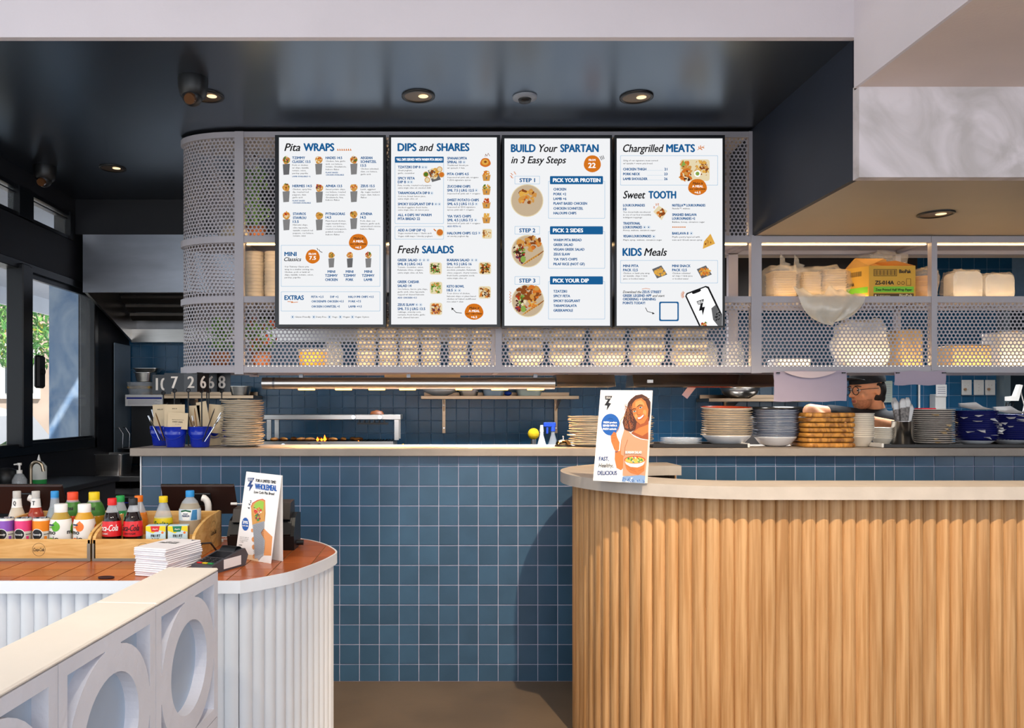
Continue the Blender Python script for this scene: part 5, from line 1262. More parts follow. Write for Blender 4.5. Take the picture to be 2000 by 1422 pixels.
def card(num, px0, px1, py0, py1, d, stem, lab, ang=0):
    x, z0, z1 = X((px0+px1)/2, d), Z(py1, d), Z(py0, d); w_ = (X(px1, d)-X(px0, d))/2/math.cos(ang)
    sx = X(stem, d); t = T_('table_number_stand', lab, 'sign', (sx, d, BT+.006), 0, 'black table number stands')
    MB().cyl((0, 0, 0), (0, 0, z0-BT+.01), .0035, n=8).build('stem', m_black, t); MB().lathe([(.009+.0025*math.cos(PI*i/4), .0025*math.sin(PI*i/4)) for i in range(9)], 14, T=Matrix.Translation((0, -.004, z0-BT+.006)) @ Matrix.Rotation(PI/2, 4, 'X')).build('clip_ring', m_black, t)
    R = Matrix.Translation((x-sx, 0, z0-BT)) @ Matrix.Rotation(ang, 4, 'Z')
    c_ = MB().box(-w_, w_, -.001, .002, 0, z1-z0, T=R).build('card', m_card, t)
    b = MB(); hh = (z1-z0)*.62; g = lambda a, b_, l: tuple(R @ Vector((a, -.0013-.0002*l, b_))); vs, fs = tmesh(str(num), 0, 3, 0); k = hh/CAP; x0 = min(v[0] for v in vs); x1 = max(v[0] for v in vs)
    for q_, o1 in enumerate((-.03, 0, .03)): b.add([g(((v[0]+o1)-(x0+x1)/2)*k*.82, (z1-z0)*.2+v[1]*k, q_) for v in vs], fs)
    b.build('number', m_num, c_)
card(10, 298, 334, 734, 772, 4.24, 319, 'black table card reading 10 at the left of the buckets')
card(7, 321, 361, 731, 768, 4.09, 341, 'black glossy table card reading 7 above the second bucket')
card(2, 360, 386, 731, 767, 4.08, 368, 'black table card reading 2 right of the number 7', .15)
card(6, 388, 405, 730, 768, 4.03, 394, 'black table card reading 6, turned edgeways in front of another 6', .9)
card(6, 400, 424, 730, 768, 4.18, 408, 'black table card reading 6 behind the turned number 6 card')
card(8, 417, 450, 730, 768, 4.22, 433, 'black table card reading 8 at the right of the buckets')
card(9, 418, 446, 695, 727, 4.30, 404, 'black table card reading 9, mostly hidden up under the shelving')
for px in (327, 354): 
    t = T_('number_stand', 'black %s card stem standing in the buckets without a visible card' % ('left' if px < 340 else 'right'), 'stand', (X(px, 4.2), 4.2, BT+.006)); MB().cyl((0, 0, 0), (0, 0, .22), .0035, n=8).build('stem', m_black, t)
def menu_card(px0, px1, py0, py1, d, lab, tilt, txts=None, lean=.0):
    w_ = (X(px1, d)-X(px0, d))/2; h_ = Z(py0, d)-Z(py1, d); t = T_('menu_card', lab, 'menu', (X((px0+px1)/2, d), d, Z(py1, d)), 0, 'cream cards in the buckets', rot=(lean, tilt, 0))
    MB().box(-w_, w_, 0, .0012, 0, h_).build('card', m_menu, t)
    if txts:
        b = MB().use(m_ink)
        for s_, yy, cp, wd in txts: txt(b, s_, -wd/2, -yy*h_, cp, wd, lambda a, c, l: (a, -.0006-.0002*l, -c), .02, res=2)
        b.build('print', None, t)
    return t
menu_card(300, 328, 790, 838, 4.19, 'cream card in the leftmost bucket with a dark logo', -.04, [('ZEUS', .78, .005, .03)])
menu_card(321, 361, 790, 840, 4.075, 'tall cream card in the second bucket headed ZEUS', .0, [('ZEUS', .82, .0045, .026)])
menu_card(327, 366, 806, 838, 4.02, 'folded cream card at the front of the second bucket with small print', .05, [('SERVING SUGGESTION', .55, .0025, .06), ('STREET GREEK', .40, .0055, .052), ('EST. 2014', .28, .002, .024)])
menu_card(370, 392, 792, 838, 4.12, 'narrow white card at the left of the third bucket', -.05); menu_card(392, 412, 784, 838, 4.12, 'cream card leaning left in the third bucket', -.18); menu_card(404, 434, 790, 846, 4.16, 'wide cream card at the right of the third bucket', .08)
def cutlery(kind, px, py, bx, d, lab, mt=None):
    """tip at photo px,py; foot in the bucket"""
    tip = P(px, py, d); foot = Vector((X(bx, d), d, BT+.03)); t = T_(kind, lab, 'cutlery', foot, 0, 'cutlery in the blue buckets'); L_ = (tip-foot).length
    t.rotation_euler = (tip-foot).to_track_quat('Z', 'Y').to_euler(); mt = mt or m_chrome; b = MB()
    if kind == 'knife': b.prism([(-.006, 0), (.006, 0), (.0075, L_*.5), (.009, L_*.6), (.009, L_*.9), (.001, L_), (-.006, L_*.85), (-.0065, L_*.5)], -.001, .001, Matrix(((1, 0, 0, 0), (0, 0, -1, 0), (0, 1, 0, 0), (0, 0, 0, 1)))).build('blade', mt, t)
    else:
        T2 = Matrix(((1, 0, 0, 0), (0, 0, -1, 0), (0, 1, 0, 0), (0, 0, 0, 1)))
        b.prism([(-.004, 0), (.004, 0), (.003, L_*.6), (.011, L_*.75), (.012, L_*.8), (-.012, L_*.8), (-.011, L_*.75), (-.003, L_*.6)], -.001, .001, T2)
        b.build('handle', mt, t); b = MB()
        for i in range(4): b.box(-.0115+.0066*i, -.0085+.0066*i, -.001, .001, L_*.79, L_)
        b.build('tines', mt, t)
m_wk = M('amber_steel', '#8c6238', .2, 1, .2, 9)  # amber coloured steel for some of the knives
cutlery('fork', 290, 812, 312, 4.16, 'fork leaning far left out of the leftmost bucket'); cutlery('fork', 297, 800, 314, 4.2, 'second fork from the left in the leftmost bucket')
cutlery('knife', 304, 806, 322, 4.12, 'dark handled knife leaning left in the leftmost bucket', m_wk); cutlery('knife', 293, 820, 318, 4.10, 'black knife lying low across the leftmost bucket', m_black)
cutlery('fork', 376, 812, 385, 4.02, 'upright fork at the left of the third bucket'); cutlery('knife', 380, 797, 388, 4.04, 'amber knife upright in the third bucket', m_wk); cutlery('knife', 419, 798, 396, 4.00, 'black knife leaning right in the third bucket', m_black)
cutlery('fork', 432, 806, 402, 4.05, 'fork leaning right out of the third bucket'); cutlery('fork', 431, 814, 400, 4.0, 'low fork leaning furthest right out of the third bucket'); cutlery('knife', 370, 814, 384, 4.06, 'amber knife leaning left in the third bucket', m_wk)
t = T_('loose_menu_card', 'cream folded card standing on the bench behind the third bucket', 'menu', (X(422, 4.2), 4.2, BT)); MB().add([(-.05, 0, 0), (.05, 0, .004), (.02, .02, .11), (-.02, .02, .10), (-.05, .002, 0), (.05, .002, .004), (.02, .022, .11), (-.02, .022, .10)], [(0, 1, 2, 3), (4, 7, 6, 5), (0, 4, 5, 1), (1, 5, 6, 2), (2, 6, 7, 3), (3, 7, 4, 0)]).build('card', m_menu, t)
# ---------------------------------------------------------------- things on the shelving
B0 = LV[0][1]-.0045; B1 = LV[1][1]-.0045; B2 = LV[2][1]-.0045
def dish_fn(r, h_, mt, name='nested_dish'):
    def fn(lb, loc, rot, group):
        t = T_(name, lb, 'bowl', loc, 0, group); t.rotation_euler = rot
        MB().lathe([(.001, .001), (r*.5, 0), (r*.9, h_*.5), (r, h_), (r*.97, h_), (r*.85, h_*.55), (r*.4, .005), (.001, .005)], 28).build('body', mt, t); return t
    return fn
m_dish = M('warm_white_dish', '#d9ccb8', .35, 0, .05, 20, rnd=.05)
for i, px in enumerate((497, 536)):
    stack(dish_fn(.054, .05, m_dish), 'nested_dish', 'bowl', 13, px, 4.19, B1, .0175, 'flared white dish, %s in the '+('left' if i == 0 else 'right')+' stack beside the first screen', 'nested dishes in the open left shelf', .001, .004)
for i, px in enumerate((716, 758, 799, 841, 895, 940)):
    stack(dish_fn(.054, .04, m_dish), 'nested_dish', 'bowl', 9, px, 4.19, B0, .028, 'white dish behind the perforated panel, %s in stack '+('one two three four five six'.split()[i])+' of six', 'six dish stacks behind the perforated panel', .002, .008)
for i, px in enumerate((1027, 1107, 1187, 1264, 1346)):
    stack(dish_fn(.098, .085, m_dish, 'noodle_bowl'), 'noodle_bowl', 'bowl', 4 if i < 4 else 3, px, 4.17, B0, .062, 'large white bowl behind the perforated panel, %s in stack '+('one two three four five'.split()[i])+' of five', 'large bowls behind the perforated panel', .003, .01)
t = T_('yellow_tub', 'yellow tub behind the perforated panel under the first screen', 'tub', (X(612, 4.18), 4.18, B0)); MB().lathe([(.001, 0), (.07, 0), (.078, .09)], 24).build('body', M('yellow_tub', '#e0a030', .5, 0, .2, 12), t); MB().lathe([(.08, .088), (.08, .1), (.001, .102)], 24).build('lid', m_white2, t)
for px, lab in ((650, 'left'), (1380, 'left of the two'), (1432, 'right of the two')):
    t = T_('glass_jar', 'clear glass jar behind the perforated panel, %s one of its pair' % ('beside the yellow tub' if px < 700 else lab), 'jar', (X(px, 4.18), 4.18, B0)); MB().lathe([(.001, .002), (.05, 0), (.055, .01), (.055, .10), (.04, .13), (.042, .14)], 24).build('body', m_clear, t)
def leafy(px, d, z, lab, n, rx, rz, sd, red=0):
    R = random.Random(sd); t = T_('potted_plant', lab, 'plant', (X(px, d), d, z)); MB().lathe([(.001, 0), (.045, 0), (.055, .09), (.05, .09), (.001, .08)], 20).build('pot', M('clay_pot', '#a1603a', .8, 0, .2, 10), t)
    b = MB()
    for i in range(n):
        b.use(gl[1] if not red or i % 3 else M('orange_red_leaf', '#c4502a', .6)); a = R.uniform(0, 6.3); r = R.random(); c_ = Vector((rx*r*math.cos(a), .05*math.sin(a), .10+rz*R.random()))
        T = Matrix.Translation(c_) @ Euler((R.uniform(0, 6), R.uniform(0, 6), R.uniform(0, 6))).to_matrix().to_4x4(); b.add([(-.022, 0, 0), (0, -.009, .003), (.022, 0, 0), (0, .009, .003)], [(0, 1, 2, 3)], T=T)
    b.build('foliage', None, t, kind='stuff')
leafy(510, 4.17, B0, 'leafy plant with orange flowers behind the lowest perforated panel at left', 160, .10, .16, 1, 1); leafy(430, 4.2, B0, 'leafy green plant inside the lowest tier of the rounded end', 120, .07, .17, 2); leafy(500, 4.18, B2, 'leafy green plant behind the top perforated panel left of the first screen', 150, .08, .30, 3)
t = T_('globe_bowl', 'upturned white bowl behind the top perforated panel left of the first screen', 'bowl', (X(463, 4.19), 4.19, B2)); MB().lathe([(.10, 0), (.095, .05), (.06, .1), (.001, .115)], 28).build('body', m_dish, t)
# bagged goods, carton, clear containers on the open right hand shelf
def bag(b, c, r, sd=0, n=20, m=14, flat=True):
    R = random.Random(sd); vs = []; 
    ph = [R.uniform(0, 6) for _ in range(6)]
    for j in range(m+1):
        tt = PI*j/m
        for i in range(n):
            a = 2*PI*i/n; q = 1+.07*math.sin(4*a+ph[0]+3*tt)+.05*math.sin(7*a+ph[1]-5*tt)+.05*math.sin(9*tt+ph[2]+2*a); sx = abs(math.sin(tt))**.45; cz = math.copysign(abs(math.cos(tt))**.6, math.cos(tt))
            ca = math.copysign(abs(math.cos(a))**.6, math.cos(a)); sa = math.copysign(abs(math.sin(a))**.6, math.sin(a))
            vs.append((c[0]+r[0]*sx*ca*q, c[1]+r[1]*sx*sa*q, max(c[2]+r[2]*cz*(q if cz > 0 else 1), c[2]-r[2])))
    return b.add(vs, [(j*n+i, (j+1)*n+i, (j+1)*n+(i+1) % n, j*n+(i+1) % n) for j in range(m) for i in range(n)], True)
m_kb = M('kraft_bowls', '#d0b180', .75, 0, .12, 20, rnd=.05)
def kraft_stack(px, d, w_, n, pitch, z, lab, grp):
    o = None
    for i in range(n):
        lb = lab % ('lowest' if i == 0 else 'topmost' if i == n-1 else ORD[n-i]+' from the top'); loc = (X(px, d)+random.uniform(-.002, .002), d, z+pitch*i)
        if o is None:
            o = T_('kraft_container', lb, 'container', loc, 0, grp); o_ = rrect(-w_/2, -w_/2, w_/2, w_/2, .02, 3); n_ = len(o_); b = MB()
            R_ = [[(p[0]*s_, p[1]*s_, zz) for p in o_] for s_, zz in ((.9, 0), (.96, pitch*.7), (1, pitch*.75), (1, pitch*.95), (.9, pitch*.9))]
            for A, B_ in zip(R_, R_[1:]): b.add(A+B_, [(k, (k+1) % n_, n_+(k+1) % n_, n_+k) for k in range(n_)])
            b.add(R_[0], [tuple(range(n_))[::-1]]); b.add(R_[-1], [tuple(range(n_))]); b.build('shell', m_kb, o)
        else: copy_thing(o, loc, (0, 0, random.uniform(-.02, .02)), lb, grp)
kraft_stack(1525, 4.16, .125, 12, .0125, B1, 'brown container, %s in the leftmost bagged stack on the right shelf', 'kraft containers on the open right shelf')
kraft_stack(1577, 4.19, .115, 12, .0125, B1, 'brown container, %s in the middle bagged stack on the right shelf', 'kraft containers on the open right shelf')
kraft_stack(1624, 4.16, .118, 13, .0122, B1, 'brown container, %s in the third bagged stack, left of the carton', 'kraft containers on the open right shelf')
for px, d, r, lab, sd in ((1524, 4.16, (.088, .085, .09), 'clear crinkled bag around the leftmost kraft container stack', 1), (1600, 4.175, (.14, .10, .088), 'clear crinkled bag around the middle and third kraft container stacks', 2), (1722, 4.25, (.13, .07, .135), 'puffed clear bag of containers standing behind the carton', 3), (1800, 4.18, (.062, .08, .085), 'clear bag of golden pots right of the carton', 4)):
    t = T_('plastic_bag', lab, 'bag', (X(px, d), d, B1)); b = MB(); bag(b, (0, 0, r[2]), r, sd); b.build('film', m_bag, t)
    if sd in (1, 2):
        b = MB(); cx = .03 if sd == 1 else -.10; vs = []
        for i in range(9): s_ = i/8; vs += [(cx-.035*(1-s_)-.03*s_, .0, r[2]*1.75+.10*s_), (cx+.045*(1-s_)-.02*s_+.01*math.sin(i*2), .01*math.sin(i*3), r[2]*1.7+.085*s_)]
        b.add(vs, [(2*i, 2*i+1, 2*i+3, 2*i+2) for i in range(8)], True); b.build('twisted_neck', m_bag, t)
for i in range(5):
    t = T_('golden_pot_lid', 'amber pot in the clear bag right of the carton, %s up' % ORD[i+1], 'container', (X(1800, 4.18), 4.18, B1+.001+.026*i), 0, 'amber pots in the bag right of the carton'); MB().lathe([(.001, 0), (.042, 0), (.046, .018), (.050, .02), (.05, .025), (.001, .025)], 22).build('body', M('amber_board', '#cf9434', .5, 0, .2, 12), t)
for i in range(3):
    t = T_('kraft_box', 'kraft box inside the puffed bag behind the carton, %s up' % ORD[i+1], 'box', (X(1728, 4.25), 4.25, B1+.001+.072*i), 0, 'kraft boxes in the puffed bag'); MB().box(-.095, .095, -.05, .05, 0, .068, bev=.01).build('body', m_kraft, t)
m_car = M('yellow_kraft_carton', '#dba63c', .7, 0, .08, 9)
cx0, cx1 = X(1697, 4.03), X(1788, 4.03); cz = Z(519, 4.03)-B1
ct = T_('carton', 'open yellow brown carton printed ZS-014A on the right shelf', 'box', ((cx0+cx1)/2, 4.03, B1), math.radians(0)); w_ = (cx1-cx0)/2
MB().box(-w_, w_, 0, .002, 0, cz).add([(-w_, 0, 0), (-w_, 0, cz), (-w_-.065, .11, cz), (-w_-.065, .11, 0)], [(0, 1, 2, 3)]).add([(w_, 0, 0), (w_, 0, cz), (w_-.065, .11, cz), (w_-.065, .11, 0)], [(0, 3, 2, 1)]).add([(-w_-.065, .11, 0), (w_-.065, .11, 0), (w_-.065, .11, cz), (-w_-.065, .11, cz)], [(0, 1, 2, 3)]).add([(-w_, 0, .002), (w_, 0, .002), (w_-.065, .11, .002), (-w_-.065, .11, .002)], [(0, 1, 2, 3)]).build('box', m_car, ct)
for nm, q in (('left_flap', [(-w_, 0, cz), (-w_-.065, .11, cz), (-w_-.02, .10, cz+.055), (-w_+.09, .02, cz+.04)]), ('back_flap', [(-w_-.065, .11, cz), (w_-.065, .11, cz), (w_-.10, .09, cz+.05), (-w_-.02, .09, cz+.055)]), ('right_flap', [(w_, 0, cz), (w_-.065, .11, cz), (w_-.16, .09, cz+.03), (w_-.09, .02, cz+.03)])): MB().quad(*q).build('flap', M('carton_inside', '#b98a45', .8, 0, .1, 9), ct)
fcar = lambda x, y, l: (-w_+(x/100)*2*w_, -.0006*l-.0004, cz*(1-y/65))
b = MB().use(M('carton_green', '#7fc832', .6)); shape(b, [(10, 42), (96, 42), (96, 54), (10, 54)], fcar, 1); b.use(M('carton_brown_ink', '#5a4420', .7)); shape(b, [(10, 56), (96, 56), (96, 64), (10, 64)], fcar, 1); outline(b, [(10, 7), (60, 7), (60, 21), (10, 21)], 1.2, fcar, 1)
for i in range(18): q = 12+i*2.6; shape(b, [(q, 9), (q+(.8, 1.7, 1.1)[i % 3], 9), (q+(.8, 1.7, 1.1)[i % 3], 19), (q, 19)], fcar, 1)
for q in (64, 73): outline(b, disc(q, 35, 3.6, n=12), 1, fcar, 1)
outline(b, [(80, 26), (90, 26), (90, 40), (80, 40)], .8, fcar, 1)
b.use(m_ink); txt(b, 'ZS-014A', 13, 38, 7.5, 40, fcar, .03, res=2); txt(b, 'BioPak', 65, 15, 7, 25, fcar, .03, res=2); txt(b, 'Zeus Printed Half Wrap Paper', 14, 51, 5, 78, fcar, .01, res=2)
b.use(M('carton_cream_ink', '#ead9a8', .7)); txt(b, 'BioPak', 65, 62.5, 5, 28, fcar, .03, res=2); txt(b, '2,400/carton', 19, 62, 3.2, 26, fcar, .01, res=1); shape(b, disc(14, 60, 2, n=10), fcar, 2); b.build('print', None, ct)
g2 = lambda x, y, l: (-w_-.065*x/100-.0008*l, .11*x/100, cz*(1-y/65))
b = MB().use(M('carton_green', '#7fc832')); shape(b, [(4, 42), (92, 42), (92, 54), (4, 54)], g2, 1); b.use(m_ink); txt(b, 'A410-SZ'[::-1].replace('A410-SZ'[::-1], 'ZS-014A'), 90, 38, 7, None, lambda x, y, l: g2(90-(x-90)*1.2 if 0 else 180-x, y, l), .03, res=1)
for i in range(12): q = 30+i*4; shape(b, [(q, 9), (q+2, 9), (q+2, 19), (q, 19)], g2, 1)
b.build('side_print', None, ct)
# bag hanging over the shelf edge
hb = T_('hanging_plastic_bag', 'thin plastic bag drooping over the front edge of the right shelf', 'bag', (X(1620, 3.98), 3.98, B1+.004)); b = MB(); n, m_ = 26, 14; vs = []
for j in range(m_+1):
    v = j/m_; hw_ = .168*(1-v**2.6)**.6*(1-.22*v)+.004
    for i in range(n+1):
        u = i/n*2-1; drop = .150*(1-(1-v)**1.2)*(1-.08*u); yy = -.02-.035*math.sin(PI*min(1, v*1.1))*(1-u*u)+.006*math.sin(9*u+7*v)
        vs.append((u*hw_+.012*v, yy+(.05 if v == 0 else 0), (.05*math.sin(3*u+1)**2+.012*math.sin(17*u)) if v == 0 else .012-drop+.004*math.sin(13*u+4*v)))
b.add(vs, [(j*(n+1)+i, j*(n+1)+i+1, (j+1)*(n+1)+i+1, (j+1)*(n+1)+i) for j in range(m_) for i in range(n)], True); b.build('film', M('drooping_bag_film', '#efe4d0', .25, 0, .15, 9, .9, 20, alpha=.62, spec=1.0), hb)
for i, px in enumerate((1878, 1940)):
    t = T_('clear_food_box', ('left' if i == 0 else 'right')+' of the two bagged clear food boxes standing on edge on the right shelf', 'container', (X(px, 4.14), 4.14, B1)); h_ = .145 if i == 0 else .13
    b = MB(); o_ = rrect(-.075, 0, .075, h_, .03, 5)
    for k, (s_, y0, y1) in enumerate(((1, -.03, .05), (.72, -.042, -.03))): b.prism([(p[0]*s_, (p[1]-h_/2)*s_+h_/2) for p in o_], -y1, -y0, Matrix(((1, 0, 0, 0), (0, 0, 1, 0), (0, 1, 0, 0), (0, 0, 0, 1))))
    b.build('box', M('frosted_plastic', '#efe8dc', .3, 0, .05, 10, alpha=.55), t); b = MB(); bag(b, (0, 0, h_/2+.005), (.09, .065, h_/2+.006), 10+i); b.build('film', m_bag, t)
# loose stock behind the lower perforated panels at right
for i, (px, w_, h_, c_, lab, mt) in enumerate(((1680, .16, .25, 0, 'tall white bag of cups behind the perforated panel right of the post', m_paper), (1765, .11, .20, 0, 'kraft carton behind the perforated panel under the yellow carton', m_kraft), (1880, .20, .12, 0, 'low kraft carton behind the far right perforated panel', m_kraft), (1960, .13, .19, 0, 'white carton behind the far right perforated panel', m_paper), (1540, .16, .05, 0, 'flat white carton behind the perforated panel right of the last screen', m_paper))):
    t = T_('stock_bag' if i == 0 else 'stock_box', lab, 'bag' if i == 0 else 'box', (X(px, 4.18), 4.18, B0)); b = MB()
    (bag(b, (0, 0, h_/2), (w_*.8, .09, h_/2), 30+i) if i == 0 else b.box(-w_/2, w_/2, -.08, .08, 0, h_, bev=.006)); b.build('body', mt, t)
    if i: MB().box(-.02, .02, -.081, .081, h_-.0005, h_+.0008).build('tape', m_car, t)
# ---------------------------------------------------------------- things on the white order counter
CZ = H1+.0005
def crate(xl, xr, lab):
    yf, yb = 2.49, 2.80; t = T_('bottle_display_tray', lab, 'tray', ((xl+xr)/2, yf, CZ), 0, 'pine bottle trays'); w_ = (xr-xl)/2; dp = yb-yf
    MB().box(-w_, w_, 0, .010, .004, .068, bev=.002).build('front_board', m_pine, t); MB().box(-w_, w_, dp-.01, dp, 0, .118, bev=.002).build('back_board', m_pine, t)
    MB().box(-w_+.009, w_-.009, .010, dp-.01, .0, .010).build('base_board', m_pine, t); MB().box(-w_+.009, w_-.009, .17, .18, .010, .055).build('step_board', m_pine, t)
    sp_ = [(0, 0), (dp, 0), (dp, .114), (dp-.02, .122), (dp-.06, .119)]+[(dp-.06-.25*(1-math.cos(a))**.8 if 0 else .0+(dp-.06)*(1-math.sin(a)), .066+.053*math.cos(a)) for a in [PI/2*i/8 for i in range(1, 8)]]+[(0, .066)]
    TS = Matrix(((0, 0, 1, 0), (1, 0, 0, 0), (0, 1, 0, 0), (0, 0, 0, 1)))
    for s_ in (-1, 1): MB().prism(sp_, s_*(w_-.0045)-.0045, s_*(w_-.0045)+.0045, TS).build('side_board', m_pine, t)
    mt_ = M('grey_metal_strip', '#8d877a', .4, .5, .1, 9)
    MB().box(-w_, w_, -.0025, 0, 0, .0085).box(w_-.010, w_, -.0025, 0, .0085, .055).box(-w_, -w_+.006, -.0025, 0, .0085, .055).build('metal_edging', mt_, t)
    b = MB().use(m_ink); g = lambda x, y, l: (x, -.0001-.0002*l, .036-y); outline(b, disc(0, 0, .0205, n=36), .0009, g); txt(b, 'Coca-Cola', -.017, .005, .0105, .034, g, .012, .35, res=3)
    b.build('burnt_logo', None, t)
    if xr > -.9:
        b = MB().use(m_ink); g = lambda x, y, l: (w_+.0001+.0002*l, .21+x, .058-y); outline(b, disc(0, 0, .038, n=36), .0012, g); txt(b, 'Coca-Cola', -.03, .008, .016, .06, g, .012, .35, res=3); b.build('side_logo', None, t)
    return t
crate(-1.082, -.762, 'right pine tray of soft drinks with a round burnt logo'); crate(-1.412, -1.088, 'left pine tray of juices and cans at the far left')
FZ = CZ+.0105
CAPM = {k: M('cap_'+k, c, .4, 0, .08, 30) for k, c in dict(red='#e3231f', black='#1e2024', green='#23a04c', orange='#f07818', yellow='#f2cf10', blue='#2c93d8', white='#f3f2ee', silver='#c9c4bd', redorange='#ee4a22').items()}
def wrap_shape(mb, pts, f, layer, step):        # a flat print bent round a bottle: cut into narrow upright strips first
    if sum(pts[i-1][0]*pts[i][1]-pts[i][0]*pts[i-1][1] for i in range(len(pts))) < 0: pts = pts[::-1]
    x0, x1 = min(p[0] for p in pts), max(p[0] for p in pts); y0, y1 = min(p[1] for p in pts)-1, max(p[1] for p in pts)+1; n = max(1, int((x1-x0)/step)+1)
    for i in range(n):
        a, b_ = x0+(x1-x0)*i/n, x0+(x1-x0)*(i+1)/n; m_ = 8
        for j in range(m_):
            c_, d_ = y0+1+(y1-y0-2)*j/m_, y0+1+(y1-y0-2)*(j+1)/m_; q = clip(pts, [(a, c_), (b_, c_), (b_, d_), (a, d_)])
            if len(q) > 2: mb.add([f(p[0], p[1], layer) for p in q], [tuple(range(len(q)))])
PR = dict(cola=[(.001, .0), (.72, 0), (.93, .05), (.90, .16), (1, .28), (1, .50), (.93, .60), (.62, .76), (.42, .86), (.40, .90)],
          juice=[(.001, 0), (.9, 0), (1, .03), (1, .60), (.9, .70), (.62, .82), (.58, .86)], glass=[(.001, 0), (.9, 0), (1, .03), (1, .42), (.85, .55), (.50, .72), (.42, .88)],
          tea=[(.001, 0), (.9, 0), (1, .04), (.97, .3), (1, .55), (.98, .66), (.80, .76), (.56, .83), (.54, .86)], water=[(.001, 0), (.92, 0), (1, .04), (.95, .30), (1, .34), (1, .62), (.97, .68), (.72, .80), (.36, .88), (.34, .91)])
m_air = M('clear_bottle_wall', '#e8eef4', .05, 0, .02, 20, alpha=.35, spec=.9)
def bottle(name, lab, px, py, d, r, kind, fill, liq, cap, band=None, prt=(), capr=.46, z0=FZ, grp=None):
    x = X(px, d); h_ = Z(py, d)-z0; t = T_(name, lab, 'bottle', (x, d, z0), 0, grp); pr = [(a*r, b_*h_) for a, b_ in PR[kind]]
    def at(z):
        for (r0, z0_), (r1, z1_) in zip(pr, pr[1:]):
            if z0_ <= z <= z1_ and z1_ > z0_: return r0+(r1-r0)*(z-z0_)/(z1_-z0_)
        return pr[-1][0]
    zf = fill*h_; lo = [p for p in pr if p[1] < zf]+[(at(zf), zf), (.001, zf+.0005)]; up = [(at(zf), zf)]+[p for p in pr if p[1] > zf]
    MB().lathe(lo, 28).build('drink', liq, t)
    if len(up) > 1: MB().lathe(up, 28).build('neck', m_air, t)
    cr = r*capr; zc = pr[-1][1]; b = MB().lathe([(cr*.98, zc-.002), (cr, zc), (cr, h_-.002), (cr*.93, h_), (.001, h_)], 28)
    b.build('cap', CAPM[cap], t); MB().lathe([(cr*1.02, zc-.004), (cr*1.02, zc-.0015)], 24).build('cap_ring', CAPM[cap], t)
    if band:
        za, zb = band[0]*h_, band[1]*h_; n_ = 16; o = MB().lathe([(at(za+(zb-za)*i/n_)+.0005, za+(zb-za)*i/n_) for i in range(n_+1)], 64).build('label_band', band[2], t)
        if prt:
            b = MB(); sc = zb-za
            def g(x_, y_, l): zz = za+sc*(1-y_); rr = at(zz)+.0010+.00018*l; a = x_*sc/rr; return (rr*math.sin(a), -rr*math.cos(a), zz)
            for p in prt:
                if p[0] == 'T': b.use(p[1]); txt(b, p[2], p[3], p[4], p[5], p[6], g, p[7], p[8], res=2)
                else: b.use(p[1]); wrap_shape(b, p[2], g, (p[3] if len(p) > 3 else 1)*.8-.5, .07*at(za)/sc*2)
            b.build('label_print', None, t, kind='stuff')
    return t
m_cola = M('cola_drink', '#170a07', .08, 0, .1, 20, coat=.6); m_crlab = M('red_bottle_label', '#dd1f25', .3, 0, .05, 30); m_wi = M('label_white_ink', '#f6f4f0', .5); m_bi = M('label_black_ink', '#17161a', .5)
bottle('cola_bottle', 'cola bottle with red cap and red label with white script', 219, 973, 2.56, .0305, 'cola', .75, m_cola, 'red', (.33, .60, m_crlab), [('T', m_wi, 'Coca-Cola', -.78, .62, .40, 1.42, .015, .35), ('T', m_wi, 'CLASSIC', -.5, .86, .12, .5, .02, 0)])
bottle('cola_bottle', 'cola bottle with black cap and red label with black script', 260, 973, 2.56, .0305, 'cola', .76, m_cola, 'black', (.33, .60, m_crlab), [('T', m_bi, 'Coca-Cola', -.78, .62, .40, 1.42, .015, .35), ('T', m_bi, 'ZERO SUGAR', -.4, .86, .12, .8, .02, 0)])
bottle('green_soda_bottle', 'green soda bottle with green cap behind the red capped cola', 235, 968, 2.735, .0305, 'cola', .70, M('green_soda', '#1e7f3e', .1, 0, .2, 20, coat=.5), 'green')
bottle('orange_soda_bottle', 'orange soda bottle with orange cap behind the black capped cola', 271, 968, 2.74, .0305, 'cola', .66, M('orange_soda', '#e2801e', .1, 0, .2, 20, coat=.5), 'orange')
m_yl = M('yellow_label', '#f0d81c', .4, 0, .05, 30); m_gi = M('label_green_ink', '#0f5c34', .5)
bottle('lemon_soda_bottle', 'lemonade bottle with yellow cap and yellow label with green lettering', 319, 969, 2.70, .031, 'cola', .60, M('pale_lemonade', '#cfc79a', .15, 0, .1, 20, coat=.5), 'yellow', (.30, .575, m_yl), [('T', m_gi, 'Sprite', -.52, .62, .42, 1.1, .03, .2), ('T', m_gi, 'LEMON', .66, .5, .12, .3, .02, 0)])
m_wl = M('pale_blue_label', '#d8e6f0', .4, 0, .05, 30)
bottle('water_bottle', 'blue capped water bottle with a white and green label', 371, 958, 2.70, .036, 'water', .78, M('still_water', '#cfc4ae', .1, 0, .1, 20, alpha=.55), 'blue', (.48, .68, m_wl), [('S', m_wi, [(-.62, .1), (.42, .1), (.2, .95), (-.35, .95)], 1), ('S', m_gi, [(-.6, .12), (-.1, .02), (.4, .12), (.36, .26), (-.1, .16), (-.56, .26)], 2), ('T', M('label_navy_ink', '#1c3768', .5), 'MOUNT', -.3, .46, .13, .42, .03, 0), ('T', M('label_navy_ink', '#1c3768'), 'FRANKLIN', -.42, .66, .17, .66, .03, 0), ('S', M('label_mid_blue', '#3d82b5', .5), [(.5, .05), (.95, .05), (.95, .95), (.35, .95)], 1)], .40)
